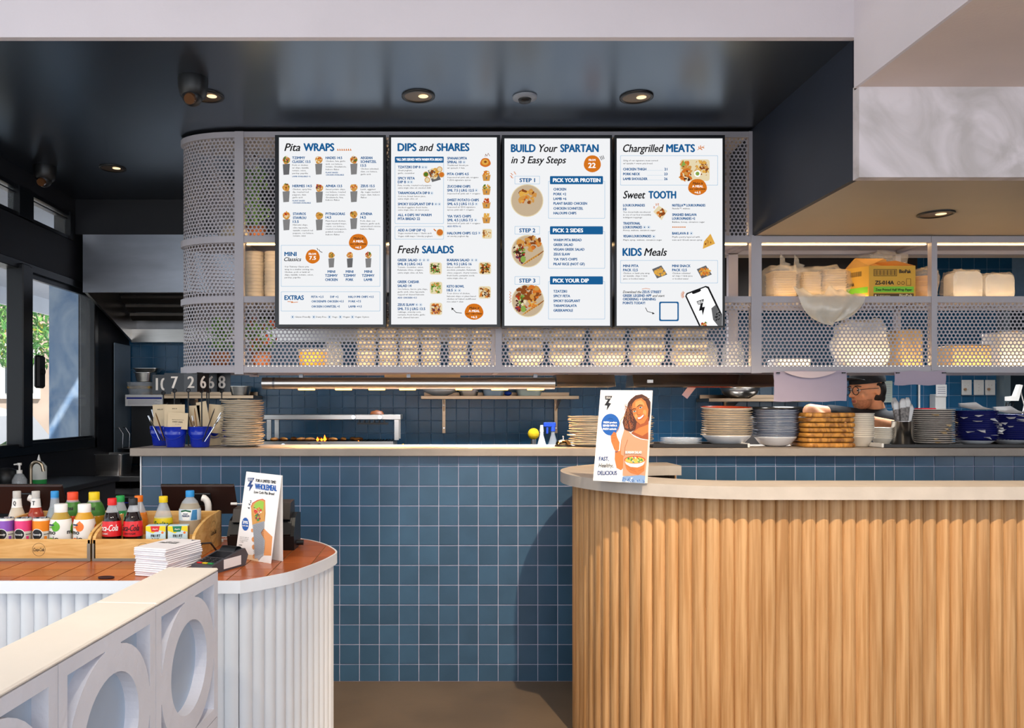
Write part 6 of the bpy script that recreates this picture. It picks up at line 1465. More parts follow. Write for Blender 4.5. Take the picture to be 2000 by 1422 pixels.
m_ml = M('white_bottle_label', '#f0ede8', .4, 0, .03, 30); m_lg = M('label_leaf_green', '#5fb02e', .5); m_lo = M('label_orange', '#f0782a', .5); m_ln = M('label_navy', '#2a3a5a', .5)
for px, cc, fr_, lab, liq in ((119, m_lg, 'APPLE', 'white capped apple juice bottle with green drops on its white label', '#b7963a'), (165, m_lo, 'ORANGE', 'white capped orange juice bottle with orange drops on its white label', '#d9a128')):
    bottle('juice_bottle', lab, px, 984, 2.57, .0335, 'juice', .84, M('juice_'+fr_.lower(), liq, .2, 0, .1, 20, coat=.4), 'white', (.18, .70, m_ml),
           [('S', cc, disc(-.02, .27, .17, .18, 16), 1), ('S', cc, [(-.17, .2), (-.02, .04), (.14, .2)], 1), ('S', cc, disc(-.22, .86, .17, .17, 16), 1), ('S', m_ln, [(-.36, .17), (-.08, .17), (-.08, .23), (-.36, .23)], 3), ('T', cc, fr_, -.34, .33, .07, .28, .02, 0),
            ('T', m_bi, 'mo', -.36, .56, .17, .34, .03, 0), ('T', m_bi, 'jo', -.14, .80, .17, .24, .03, 0), ('T', m_bi, 'mo', .42, .56, .17, .34, .03, 0), ('S', cc, disc(.72, .4, .15, .2, 12), 1)], .60, grp=None)
for px, cp, lab, c1, c2 in ((142, 'redorange', 'iced tea bottle with an orange red cap behind the apple juice', '#c9481e', 'red'), (184, 'yellow', 'iced tea bottle with a yellow cap between the two pine trays', '#c08a20', 'yellow')):
    bottle('iced_tea_bottle', lab, px, 961, 2.70, .035, 'tea', .62, M('iced_tea_'+c2, c1, .15, 0, .3, 14, coat=.4), cp, (.58, .82, M('tea_label_green', '#3f7f2c', .4, 0, .35, 20)), [('T', m_wi, 'fuze', -.62, .55, .28, .5, .04, 0), ('T', m_bi, 'tea', -.06, .55, .28, .42, .03, 0)], .50)
for px, cp, lab, lc in ((33, 'silver', 'clear glass soda bottle with silver cap, leftmost behind the cans', '#d8c9b4'), (70, 'silver', 'red tea glass bottle with silver cap behind the orange can', '#a8361c'), (107, 'blue', 'glass bottle with a bright blue cap behind the apple juice', '#9aa4a8')):
    bottle('glass_bottle', lab, px, 959, 2.72, .031, 'glass', .70, M('glass_drink_'+lc[1:], lc, .1, 0, .1, 20, coat=.5), cp, (.70, .86, m_ml) if cp == 'silver' else None, [('T', m_bi, 'Q' if px < 50 else 'T', -.15, .7, .45, .3, .03, 0)] if cp == 'silver' else (), .42)
for px, cc, lab in ((12, '#8d55b8', 'purple topped slim drink can, leftmost in the tray'), (46, '#e8417f', 'pink topped slim drink can between the purple and orange ones'), (81, '#f08a16', 'orange topped slim drink can beside the apple juice')):
    d = 2.565; t = T_('drink_can', lab, 'can', (X(px, d), d, FZ), 0); h_ = Z(1011, d)-FZ; r = .0262
    MB().lathe([(.001, 0), (r*.8, 0), (r, .006), (r, h_-.008), (r*.92, h_-.001)], 28).build('body', M('can_cream', '#e9e2d4', .3, .2, .05, 30), t)
    MB().lathe([(r*.92, h_-.001), (r*.92, h_), (r*.85, h_), (r*.83, h_-.003), (.001, h_-.003)], 28).build('lid', m_chrome, t); MB().box(-.004, .004, -.014, .004, h_-.003, h_-.0015).build('ring_pull', m_chrome, t)
    MB().lathe([(r+.0004, h_*.64), (r+.0004, h_-.008)], 28).build('coloured_band', M('can_band_'+cc[1:], cc, .3, .2, .05, 30), t)
    b = MB(); g = lambda x_, y_, l: ((r+.0008+.00015*l)*math.sin(x_/r), -(r+.0008+.00015*l)*math.cos(x_/r), h_*.56-y_); b.use(m_wi); wrap_shape(b, disc(-.002, 0, .0185, n=22), g, 0, .004); b.use(m_bi); wrap_shape(b, disc(-.002, 0, .0165, n=22), g, 1, .004); b.use(m_wi); txt(b, 'Remedy', -.015, .003, .006, .026, g, .02, .25, res=2)
    b.use(m_bi); wrap_shape(b, [(.018, -.001), (.035, -.001), (.035, .001), (.018, .001)], g, 1, .004); txt(b, 'KOMBUCHA', -.019, .042, .006, .038, g, .04, res=1); b.use(MATS['can_band_'+cc[1:]]); wrap_shape(b, [(.02, .006), (.028, .006), (.028, .018), (.02, .018)], g, 1, .004); b.build('label_print', None, t)
for px, cc, lab in ((304, '#d8282a', 'small fruit drink carton with a red panel at the front of the right tray'), (347, '#177a58', 'small fruit drink carton with a green panel beside the pine side board')):
    d = 2.53; t = T_('juice_carton', lab, 'carton', (X(px, d), d, FZ), .12 if px < 320 else .16); h_ = Z(1027, d)-FZ; w_ = .0305
    MB().box(-w_, w_, 0, .04, 0, h_, bev=.0015).build('carton', M('carton_pale_blue', '#cfe6ee', .4, 0, .05, 30), t); MB().box(w_-.001, w_+.0006, .004, .036, .01, h_-.004).build('side_print', M('carton_side_multi', '#7a8f3a', .5, 0, scale=60, col2='#b8352a'), t)
    b = MB(); g = lambda x_, y_, l: (x_, -.0004-.0003*l, h_-y_); b.use(m_yl); shape(b, [(-w_, .001), (w_, .001), (w_, .020), (.008, .013), (-.008, .024), (-w_, .015)], g, 0); b.use(M('carton_panel_'+cc[1:], cc, .5)); shape(b, [(-.016, .001), (.013, .001), (.009, .019), (-.013, .019)], g, 1)
    b.use(m_wi); txt(b, 'Apple', -.010, .012, .004, .017, g, .03, .2, res=1); b.use(m_bi); txt(b, 'FRUIT', -.014, .036, .0085, .029, g, .03, res=1); txt(b, 'BOX', -.011, .048, .0085, .021, g, .03, res=1); b.use(m_lo); shape(b, disc(.021, .022, .004, n=8), g, 1); shape(b, disc(-.02, .046, .004, n=8), g, 1); b.build('front_print', None, t)
t = T_('price_card', 'cream card corner standing at the far left edge in front of the tablet', 'card', (X(-4, 2.6), 2.62, FZ+.001)); MB().box(-.02, .016, -.001, .001, 0, .105).build('card', m_paper, t)
# tablets, printers, terminal
def tablet(x0, x1, yt, d, lab):
    cx = (X(x0, d)+X(x1, d))/2; w_ = (X(x1, d)-X(x0, d))/2; zt = Z(yt, d); t = T_('pos_tablet', lab, 'tablet', (cx, d+.02, CZ))
    R = Matrix.Translation((0, 0, zt-CZ)) @ Matrix.Rotation(math.radians(28), 4, 'X')
    MB().box(-w_, w_, -.006, .004, -.125, 0, T=R, bev=.004).build('tablet', M('dark_brown_shell', '#33201c', .35, .2, .1, 8), t)
    MB().box(-w_+.001, w_-.001, -.002, .0045, -.001, .001, T=R).build('bright_edge', m_steel, t)
    MB().box(-.045, .045, -.012, -.005, -.085, -.03, T=R, bev=.003).build('mount_plate', m_black, t)
    pts = [(0.02+.022*math.cos(a), -.012, zt-CZ-.075+.03*math.sin(a)) for a in [PI*i/8 for i in range(9)]]
    MB().tube([(.042, -.005, .0), (.042, -.008, .05)]+pts[:5], .012, 10).cyl((.042, 0, 0), (.042, 0, .006), .05, .048, 24).build('stand', m_white2, t)
tablet(310, 455, 948, 2.83, 'dark point of sale tablet seen from behind above the right tray'); tablet(-30, 117, 948, 2.83, 'dark point of sale tablet seen from behind at the far left')
def printer(px0, px1, yt, d, lab):
    cx = (X(px0, d)+X(px1, d))/2; w_ = (X(px1, d)-X(px0, d))/2; h_ = Z(yt, d)-CZ; t = T_('receipt_printer', lab, 'printer', (cx, d, CZ)); TS = Matrix(((0, 0, 1, 0), (1, 0, 0, 0), (0, 1, 0, 0), (0, 0, 0, 1)))
    MB().prism([(0, 0), (.12, 0), (.12, h_*.7), (.06, h_*.75), (.02, h_*.66), (-.012, h_*.3)], -w_, w_, TS).build('body', m_black, t); MB().prism([(.0, h_*.64), (.10, h_*.72), (.09, h_), (.02, h_*.97)], -w_*.72, w_*.72, TS).build('lid', M('brown_black_plastic', '#2c2420', .35, 0, .1, 9), t)
    MB().prism([(-.016, h_*.34), (.015, h_*.66), (.02, h_*.66), (-.010, h_*.3)], -w_*.8, w_*.8, TS).build('paper_slot', m_blackm, t); MB().cyl((w_, .05, .018), (w_+.022, .05, .018), .009).build('cable_plug', m_black, t)
printer(445, 502, 993, 2.74, 'black receipt printer on the left behind the wrap poster'); printer(508, 575, 981, 2.68, 'black receipt printer on the right behind the wrap poster, near the counter end')
et = T_('card_terminal', 'grey card payment terminal with red, yellow and green keys', 'terminal', (X(408, 2.33), 2.33, CZ), -.42); TS = Matrix(((0, 0, 1, 0), (1, 0, 0, 0), (0, 1, 0, 0), (0, 0, 0, 1)))
MB().prism([(-.03, .0), (.12, 0), (.135, .03), (.12, .052), (.075, .046), (-.03, .024), (-.036, .012)], -.038, .038, TS).build('body', M('dark_grey_plastic', '#4b4a50', .4, 0, .1, 12), et)
sl_ = lambda y: .024+(y+.03)*(.022/.105)+.0008
MB().add([(-.03, .03, sl_(.03)), (.03, .03, sl_(.03)), (.03, .072, sl_(.072)), (-.03, .072, sl_(.072))], [(0, 1, 2, 3)]).build('screen', M('black_glass', '#0d0d10'), et)
for r in range(3):
    for c_ in range(3):
        y = -.002+.011*r; x = -.02+.02*c_; MB().box(x-.007, x+.007, y-.003, y+.003, sl_(y)-.001, sl_(y)+.0012).build('key', m_black, et)
for c_, cc in enumerate(('red', 'yellow', 'green')): y = -.016; x = -.02+.02*c_; MB().box(x-.008, x+.008, y-.004, y+.004, sl_(y)-.001, sl_(y)+.0015).build('colour_key', CAPM[cc], et, label=cc+' key')
MB().lathe([(.02, -.028), (.02, .028)], 20, T=Matrix.Translation((0, .10, .040)) @ Matrix.Rotation(PI/2, 4, 'Y')).build('printer_bulge', m_black, et); MB().box(.038, .0385, .02, .1, .006, .034).build('paper_roll_side', m_paper, et)
cb = T_('black_cable', 'black cable looping behind the card terminal beside the pine side board', 'cable', (X(420, 2.55), 2.55, CZ)); MB().tube([(-.02, -.12, .045), (-.015, -.09, .06), (0, -.05, .055), (.01, 0, .015), (.02, .06, .004), (.09, .03, .004), (.14, .05, .004)], .003, 6).tube([(.0, .02, .004), (.03, .10, .004), (.12, .14, .004)], .002, 6).build('cable', m_black, cb)
cb = T_('white_cable', 'white charging cable running from the right tablet to the printers', 'cable', (X(455, 2.85), 2.86, CZ)); MB().tube([(0, 0, .135), (.03, 0, .135), (.05, .0, .12), (.055, 0, .05), (.05, .02, .003), (-.08, .03, .003)], .002, 6).cyl((-.01, 0, .135), (.012, 0, .135), .005).build('cable', m_white2, cb)
hb_ = T_('hair_tie', 'dark elastic band lying on the terracotta tiles near the front edge', 'band', (X(206, 2.23), 2.235, CZ)); MB().lathe([(.020+.003*math.cos(PI*i/4), .003+.003*math.sin(PI*i/4)) for i in range(9)], 28, sx=1.0, sy=.5).build('loop', M('dark_red_elastic', '#3a1714', .7, 0, .1, 30), hb_)
# napkins
m_nap = M('napkin_white', '#f4f0f2', .85, 0, .03, 12, .2, 60)
for i in range(7):
    z = CZ+.0118*i; lb = 'folded white napkin, %s of the stack behind the breeze block wall' % ('lowest' if i == 0 else 'topmost' if i == 6 else ORD[7-i]+' from the top')
    t = T_('folded_napkin', lb, 'napkin', (X(338, 2.37)+random.uniform(-.003, .003), 2.335+random.uniform(-.003, .003), z), -.32+random.uniform(-.03, .03), 'folded napkins on the order counter')
    b = MB(); b.box(-.055, .055, -.085, .085, 0, .0054, bev=.0024); b.box(-.055, .054, -.084, .085, .0056, .0112, bev=.0024); b.build('napkin', m_nap, t)
    if i == 6:
        b = MB().use(m_ink); g = lambda x_, y_, l: (x_, -y_, .0112+.0002*l)
        txt(b, 'USE THIS', -.022, -.018, .009, .045, g, .03, res=1); txt(b, 'STREET GREEK', -.035, .0, .012, .062, g, .03, .3, res=1); shape(b, [(.03, -.075), (.045, -.075), (.036, -.06)], g); b.build('print', None, t)
# ---------------------------------------------------------------- standing posters
def poster(lab, bl, br, tilt, cor, sc, org, H_, back=.12):
    bl, br = Vector(bl), Vector(br); e = (br-bl).normalized(); nrm = Vector((e.y, -e.x, 0)); n_ = (nrm*math.cos(tilt)+Vector((0, 0, 1))*math.sin(tilt)).normalized()
    t = T_('standing_poster', lab, 'poster', ((bl+br)/2), 0); L0 = t.location.copy()
    pt = lambda cx, cy, l=0: ray(cx/sc+org[0], cy/sc+org[1], bl, n_)+n_*(.0003*l)-L0
    q = [pt(*c_) for c_ in cor]; q[3].z = 0; q[2].z = 0; bk = [p-n_*.002 for p in q]
    MB().add([tuple(p) for p in q+bk], [(0, 3, 2, 1), (4, 5, 6, 7), (0, 1, 5, 4), (1, 2, 6, 5), (2, 3, 7, 6), (3, 0, 4, 7)]).build('front_panel', M('glossy_card', '#f7f2ee', .35, 0, .02, 10), t)
    tl, tr_, rr_, ll = bk; dn = -nrm*back; b = MB(); f4 = [tuple(tl), tuple(tr_), tuple(Vector((rr_.x, rr_.y, 0))+dn), tuple(Vector((ll.x, ll.y, 0))+dn)]; b.add(f4+[tuple(Vector(p)-nrm*.002) for p in f4], [(0, 1, 2, 3), (7, 6, 5, 4), (0, 4, 5, 1), (1, 5, 6, 2), (2, 6, 7, 3), (3, 7, 4, 0)]); b.build('back_panel', m_paper, t)
    return t, (lambda x, y, l: tuple(pt(x, y, l)))
PM = lambda nm, c: M('print_'+nm, c, .4)
p_navy, p_blue, p_blk, p_wh, p_skin, p_skin2, p_hair, p_hair2, p_top, p_jean, p_lip = PM('navy', '#1b3c78'), PM('blue', '#1a58a8'), PM('black', '#1d1c20'), PM('white', '#fbf8f5'), PM('skin', '#c87438'), PM('skin_dark', '#9c4f26'), PM('hair', '#4a2616'), PM('hair_light', '#94613a'), PM('top', '#c79270'), PM('jeans', '#7f9cc4'), PM('lip', '#a83a26')
PF = {k: PM('food_'+k, c) for k, c in dict(tan='#d79a4c', brown='#8e4c22', gold='#e8b04e', red='#d03420', green='#3f8a2e', lime='#9bc63f', cream='#f2e2bd', purple='#6b2a50', peach='#f3cfa6', grey='#a8a9ad', dark='#4c4d52', finger='#e79a5c', teal='#2c6f6a').items()}
t, f = poster('tall white standing poster of a wholemeal pita wrap on the terracotta counter', (-.655, 2.56, CZ), (-.5185, 2.452, CZ), math.radians(12), [(280, 115), (657, 157), (540, 1107), (160, 1028)], 5.471, (430, 900), .27, .045)
g = MB(); fs_ = lambda x, y, l: f(x, y+(x-300)*.10, l)
bolt(g, 290, 183, 78, f, p_navy, p_wh); g.use(p_navy); 
g.use(PF['peach']); shape(g, [(168, 985), (260, 1000), (400, 1010), (552, 1010), (541, 1104), (161, 1026)], f, 1)
g.use(PF['finger']); shape(g, [(445, 712), (470, 725), (510, 765), (560, 812), (546, 1015), (468, 1012), (476, 920), (480, 850), (438, 775)], f, 2)
for q in ((345, 745, 13, 20), (359, 840, 20, 27), (361, 922, 19, 26), (364, 1022, 14, 24)): g.use(PF['finger']); shape(g, disc(*q, 14), f, 4)
g.use(PF['tan']); shape(g, [(330, 492), (345, 450), (400, 418), (455, 407), (483, 425), (486, 560), (478, 650), (345, 690), (336, 560)], f, 2)
g.use(PF['red']); stroke(g, [(333, 490), (350, 452), (400, 424), (455, 411), (480, 426)], 7, f, 3); g.use(PF['lime']); shape(g, [(362, 480), (385, 445), (430, 425), (470, 440), (462, 530), (400, 540)], f, 3)
scatter(g, 412, 500, 42, 40, [PF['lime'], PF['green'], PF['cream']], 26, 16, f, seed=1); scatter(g, 405, 545, 38, 42, [PF['red'], PF['cream'], PF['gold'], PF['red']], 34, 15, lambda x, y, l: f(x, y, l+1), seed=2); scatter(g, 405, 605, 26, 34, [PF['purple'], PF['green'], PF['red']], 22, 13, lambda x, y, l: f(x, y, l+2), seed=3)
g.use(PF['tan']); shape(g, [(338, 560), (350, 570), (402, 660), (348, 688)], f, 6); shape(g, [(484, 520), (470, 545), (425, 655), (478, 648)], f, 6)
g.use(PF['grey']); shape(g, [(350, 684), (476, 646), (474, 720), (440, 770), (480, 850), (478, 940), (466, 1010), (440, 1030), (418, 1062), (398, 1040), (374, 1048), (368, 850)], f, 7); g.use(PF['dark'])
for i in range(34):
    for j in range(9):
        x = 362+j*13+(i % 2)*6; y = 692+i*10-(x-360)*.3
        if y < 1035 and x < 470: stroke(g, [(x, y), (x+6, y-3)], 3, f, 8)
g.use(p_blue); shape(g, disc(271, 678, 38, 70, 28), f, 2)
g.use(p_blk)
for q in ((297, 498, 316, 512), (304, 458, 324, 474), (320, 424, 334, 450)): stroke(g, [(q[0], q[1]), (q[2], q[1]+4), (q[0]+4, q[3]-4), (q[2], q[3])], 5, f)
g.build('poster_print', None, t, kind='stuff')
b = MB().use(p_blk); txt(b, 'FOR A LIMITED TIME!', 384, 216, 30, 212, fs_, .03, res=2); txt(b, 'Low Carb Pita Bread', 362, 340, 28, 220, fs_, .02, .3, res=2); b.use(p_blue); txt(b, 'WHOLEMEAL', 376, 294, 58, 230, fs_, .04, res=3)
b.use(p_wh); txt(b, '39%', 246, 676, 30, 54, fs_, .04, res=2); txt(b, 'LOW CARB', 240, 706, 15, 62, fs_, .03, res=1); b.use(p_blk)
for i, s_ in enumerate(('Switch your regular pita', 'bread to our wholemeal', 'low carb pita bread', 'for FREE')): txt(b, s_, 212, 826+i*18, 9, (96, 92, 80, 38)[i], fs_, 0, res=1)
txt(b, '#zeusstreetgreek', 204, 912, 9, 32, fs_, .02, res=1); b.build('poster_lettering', None, t, kind='stuff')
t, f = poster('white standing poster of a smiling curly haired woman holding a salad bowl', (X(1159, 2.985), 2.985, H2+.0005), (X(1261, 2.863), 2.863, H2+.0005), math.radians(7), [(490, 168), (1022, 172), (945, 1127), (412, 1090)], 5.263, (1080, 730), .34, .02)
g = MB(); g.use(p_blk); shape(g, BOLT, f, 3); g.use(p_wh); txt(g, 'ZEUS', 544, 256, 18, 50, lambda a, c, l: f(a, c, 4), .03, res=2)
def poly(m, pts, l): g.use(m); shape(g, pts, f, l)
poly(p_blue, disc(592, 523, 95, 112, 36), 1)
poly(p_hair, [(800, 262), (850, 222), (915, 210), (970, 240), (1004, 290), (1003, 400), (992, 480), (960, 530), (860, 570), (800, 600), (735, 575), (716, 500), (735, 420), (758, 360), (772, 300)], 2)
R_ = random.Random(5)
for i in range(60): a = R_.random(); x = 745+a*80; y = 300+R_.random()*240; g.use(p_hair2 if i % 2 else p_skin2); stroke(g, [(x, y), (x-8, y+18), (x+4, y+34)], 4, f, 3+i*.01)
for i in range(16): x = 850+i*9; g.use(p_hair2 if i % 2 else p_hair); stroke(g, [(x, 262-abs(i-6)*1.0), (x+14, 238+abs(i-8)*3)], 4, f, 3)
poly(p_skin2, [(862, 500), (985, 440), (982, 680), (900, 664), (800, 612), (850, 570)], 4); poly(p_skin, [(880, 560), (985, 520), (981, 600), (920, 640), (830, 600)], 5)
poly(p_skin, [(735, 572), (790, 600), (770, 700), (728, 850), (728, 960), (702, 992), (655, 968), (636, 880), (640, 800), (690, 792), (702, 680)], 4); poly(p_top, [(738, 575), (790, 605), (770, 720), (735, 850), (700, 830), (705, 680)], 5)
poly(p_skin, [(596, 640), (628, 596), (652, 612), (660, 650), (686, 706), (682, 780), (655, 806), (632, 776), (602, 700)], 6); g.use(p_skin2)
for q in ((600, 640, 640, 632), (600, 662, 645, 660), (606, 690, 640, 690), (625, 610, 655, 622)): stroke(g, [q[:2], q[2:]], 3, f, 7)
poly(p_top, [(790, 596), (835, 640), (900, 668), (980, 680), (966, 900), (950, 1052), (718, 1050), (726, 860), (765, 720), (775, 640)], 6)
g.use(p_wh); stroke(g, [(788, 598), (835, 642), (900, 670), (980, 682)], 5, f, 7); g.use(p_skin2); stroke(g, [(735, 850), (742, 760), (770, 680)], 4, f, 7)
poly(p_jean, [(716, 1060), (900, 1042), (950, 1050), (945, 1126), (712, 1108)], 7)
for i in range(26): g.use((p_wh, p_blue, p_navy)[i % 3]); x = 722+R_.random()*215; y = 1060+R_.random()*50; stroke(g, [(x, y), (x+R_.uniform(-10, 10), y+R_.uniform(6, 16))], 5, f, 8+i*.02)
poly(p_skin, [(818, 310), (850, 270), (910, 252), (955, 285), (984, 370), (976, 450), (940, 508), (900, 522), (860, 488), (830, 430), (816, 370)], 8); poly(PM('skin_light', '#dc9052'), [(850, 290), (905, 270), (935, 300), (945, 330), (900, 322), (850, 345)], 9)
poly(PM('skin_light', '#dc9052'), disc(945, 400, 18, 30, 12), 9); poly(PM('skin_light', '#dc9052'), disc(858, 440, 16, 24, 12), 9)
for cx, cy, a in ((905, 350, -.25), (842, 388, -.2)):
    poly(p_wh, [(cx-19, cy+5), (cx, cy-8), (cx+19, cy-4), (cx+2, cy+8)], 10); poly(PF['teal'], disc(cx, cy, 7.5, n=12), 11); poly(p_blk, disc(cx, cy, 4, n=10), 12); g.use(p_blk); stroke(g, [(cx-20, cy+6), (cx-2, cy-9), (cx+20, cy-6)], 3.5, f, 12)
g.use(p_hair); stroke(g, [(870, 340), (893, 322), (924, 324)], 6, f, 12); stroke(g, [(818, 372), (834, 360), (856, 362)], 6, f, 12); g.use(p_skin2); stroke(g, [(872, 372), (868, 405), (876, 425), (898, 422), (906, 410)], 4, f, 11)
poly(p_lip, [(866, 452), (900, 440), (942, 412), (940, 442), (908, 472), (882, 474)], 11); poly(p_wh, [(872, 454), (902, 446), (936, 420), (932, 440), (905, 464), (884, 468)], 12)
poly(p_skin, [(742, 925), (800, 965), (900, 962), (948, 925), (940, 1000), (880, 1042), (800, 1020), (762, 985)], 9); g.use(p_skin2)
for q in ((770, 955, 850, 990), (790, 980, 860, 1012), (880, 1000, 935, 975)): stroke(g, [q[:2], q[2:]], 3, f, 10)
poly(p_wh, [(738, 890), (952, 890), (930, 940), (872, 964), (800, 956), (756, 930)], 11); poly(PF['red'], disc(845, 886, 108, 40, 30), 12); poly(PF['gold'], disc(845, 888, 100, 34, 30), 13); scatter(g, 845, 886, 84, 24, [PF['red'], PF['green'], PF['lime'], PF['gold'], PF['purple'], PF['cream'], PF['teal'], PF['gold']], 70, 13, lambda x, y, l: f(x, y, l+12), seed=6)
g.use(PF['tan']); stroke(g, [(740, 432), (700, 478), (684, 545), (652, 612)], 5, f, 8); g.use(p_navy); stroke(g, [(642, 797), (655, 806), (672, 795)], 4, f, 9); stroke(g, [(570, 468), (582, 460), (600, 460), (615, 468)], 4, f, 3)
g.build('poster_print', None, t, kind='stuff')
b = MB().use(p_wh); g7 = lambda x, y, l: f(x, y, l+14)
for s_, x, y, wd in (('FRESH produce', 522, 510, 136), ('SERVED WITH A', 515, 543, 144), ('FRESH attitude', 515, 577, 138)): txt(b, s_, x, y, 19, wd, f, .04, res=2)
txt(b, 'IKARIAN SALAD', 752, 822, 26, 166, g7, .03, res=2); b.use(p_navy); txt(b, 'FAST,', 475, 893, 38, 100, f, .03, res=3); txt(b, 'DELICIOUS', 462, 1040, 40, 196, f, .03, res=3); b.use(p_blk); txt(b, 'Healthy,', 468, 962, 40, 152, f, .012, .3, res=3); b.build('poster_lettering', None, t, kind='stuff')
# ---------------------------------------------------------------- the chef
def union(parts, vox, smooth_it=6):
    b = MB(); [p(b) for p in parts]; me = b.mesh('u'); o = bpy.data.objects.new('u', me); C.objects.link(o); m = o.modifiers.new('r', 'REMESH'); m.mode = 'VOXEL'; m.voxel_size = vox; m.use_smooth_shade = True
    s_ = o.modifiers.new('s', 'SMOOTH'); s_.iterations = smooth_it; s_.factor = .5
    dg = bpy.context.evaluated_depsgraph_get(); dg.update(); me2 = bpy.data.meshes.new_from_object(o.evaluated_get(dg)); bpy.data.objects.remove(o); bpy.data.meshes.remove(me)
    for p in me2.polygons: p.use_smooth = True
    return me2
def cap(a, b_, r0, r1): return lambda B: (B.cyl(a, b_, r0, r1, 18), B.ball(a, r0, 18, 12), B.ball(b_, r1, 18, 12))
def ell(c_, r, T=None): return lambda B: B.ball(c_, r, 22, 14, T)
ch = T_('person', 'person in black cap, glasses and black shirt, leaning over behind the servery boards', 'person', (2.85, 4.95, 0))
HC = Vector((2.535-2.85, -.25, 1.485)); HT = Matrix.Translation(HC) @ Matrix.Rotation(math.radians(180+14), 4, 'Z') @ Matrix.Rotation(math.radians(6), 4, 'Y')
tp3 = lambda v: tuple(HT @ Vector(v))
head = [ell((-.01, 0, .03), (.097, .076, .098), HT), ell((.03, 0, -.035), (.062, .056, .072), HT), ell((.062, 0, -.092), (.024, .026, .02), HT), ell((.05, 0, -.07), (.04, .042, .035), HT),
        cap(tp3((.088, 0, .012)), tp3((.113, 0, -.022)), .008, .012), ell((.1, .011, -.026), (.009, .008, .007), HT), ell((.1, -.011, -.026), (.009, .008, .007), HT), ell((.078, 0, .032), (.014, .05, .012), HT), ell((.062, .036, -.02), (.022, .02, .02), HT), ell((.062, -.036, -.02), (.022, .02, .02), HT),
        ell((.088, 0, -.052), (.011, .021, .006), HT), ell((.086, 0, -.064), (.011, .018, .006), HT), ell((-.012, .078, -.005), (.018, .009, .03), HT), ell((-.012, -.078, -.005), (.018, .009, .03), HT)]
nk = HC+Vector((.075, .03, -.14)); chest = Vector((.12, -.02, 1.17)); pel = Vector((.22, .06, .92))
shL, shR = nk+Vector((-.075, -.11, -.035)), nk+Vector((.13, .10, -.05)); elL = P(1583, 803, 4.62)-Vector((2.85, 4.95, 0)); wrL = Vector((elL.x+.13, elL.y-.08, 1.245)); shR2 = nk+Vector((.16, -.09, -.06)); elR = P(1752, 836, 4.62)-Vector((2.85, 4.95, 0)); wrR = P(1690, 820, 4.48)-Vector((2.85, 4.95, 0))
shL = nk+Vector((-.10, -.03, -.04)); 
def hand(w_, dr_, sd):
    dr_ = Vector(dr_).normalized(); lt = dr_.cross(Vector((0, 0, 1))).normalized(); out = [lambda B: B.ball(tuple(w_+dr_*.045), (.045, .04, .018), 16, 10)]
    for i, (o_, L_) in enumerate(((-.03, .062), (-.01, .072), (.01, .068), (.029, .054))):
        a = w_+dr_*.075+lt*o_; m_ = a+dr_*L_*.55+Vector((0, 0, -.008)); e_ = m_+dr_*L_*.35+Vector((0, 0, -.022)); out += [cap(tuple(a), tuple(m_), .0092, .0085), cap(tuple(m_), tuple(e_), .0085, .0075)]
    a = w_+dr_*.02+lt*-.035*sd; m_ = a+dr_*.035+lt*-.025*sd; e_ = m_+dr_*.03+Vector((0, 0, -.01)); return out+[cap(tuple(a), tuple(m_), .013, .0105), cap(tuple(m_), tuple(e_), .0105, .009)]
tors = [ell(tuple((nk+chest)/2+Vector((.02, .02, -.03))), (.17, .15, .13)), ell(tuple(chest), (.15, .17, .17)), ell(tuple((chest+pel)/2), (.14, .155, .15)), ell(tuple(pel), (.15, .17, .13)), cap(tuple(shL+Vector((.02, 0, -.01))), tuple(shR2), .062, .062)]
legs = []
for s_ in (-1, 1): hp_ = pel+Vector((0, .09*s_, -.03)); kn = Vector((.16, .11*s_+.04, .50)); an = Vector((.24, .12*s_+.04, .09)); legs += [cap(tuple(hp_), tuple(kn), .09, .062), cap(tuple(kn), tuple(an), .06, .04), cap(tuple(an+Vector((0, 0, -.04))), tuple(an+Vector((-.17, 0, -.05))), .042, .035)]
armL = [cap(tuple(shL), tuple(elL), .058, .043), cap(tuple(elL), tuple(wrL), .043, .028)]; armR = [cap(tuple(shR2), tuple(elR), .056, .044), cap(tuple(elR), tuple(wrR), .043, .029)]
body = union(head+[cap(tuple(HC+Vector((.045, .01, -.05))), tuple(nk), .048, .056)]+tors+legs+armL+armR+hand(wrL, (.9, -.3, -.05), 1)+hand(wrR, (-1, -.3, -.1), -1), .0065, 4)
m_skin = M('warm_skin', '#d3946b', .5, 0, .08, 40); body.materials.append(m_skin); ob('body', body, ch)
def lerp(a, b_, t): return a+(b_-a)*t
sh_ = union([ell(tuple((nk+chest)/2+Vector((.02, .02, -.03))), (.183, .163, .14)), ell(tuple(chest), (.165, .185, .185)), ell(tuple((chest+pel)/2), (.155, .17, .165)), ell(tuple(pel), (.165, .185, .12)), cap(tuple(shL+Vector((.02, 0, -.01))), tuple(shR2), .074, .074),
    cap(tuple(shL), tuple(lerp(shL, elL, .62)), .072, .060), cap(tuple(shR2), tuple(lerp(shR2, elR, .7)), .07, .064), cap(tuple(nk+Vector((0, 0, -.03))), tuple(nk+Vector((-.005, 0, .0))), .072, .066)], .009, 3); sh_.materials.append(M('black_cotton', '#17181c', .85, 0, .3, 14, .4, 30)); ob('shirt', sh_, ch)
tr2 = union([ell(tuple(pel+Vector((0, 0, -.06))), (.162, .18, .12))]+[cap(tuple(pel+Vector((0, .09*s_, -.05))), (.16, .11*s_+.04, .50), .10, .072) for s_ in (-1, 1)]+[cap((.16, .11*s_+.04, .50), (.24, .12*s_+.04, .11), .072, .056) for s_ in (-1, 1)], .012, 3); tr2.materials.append(M('charcoal_cotton', '#25262b', .85, 0, .2, 14)); ob('trousers', tr2, ch)
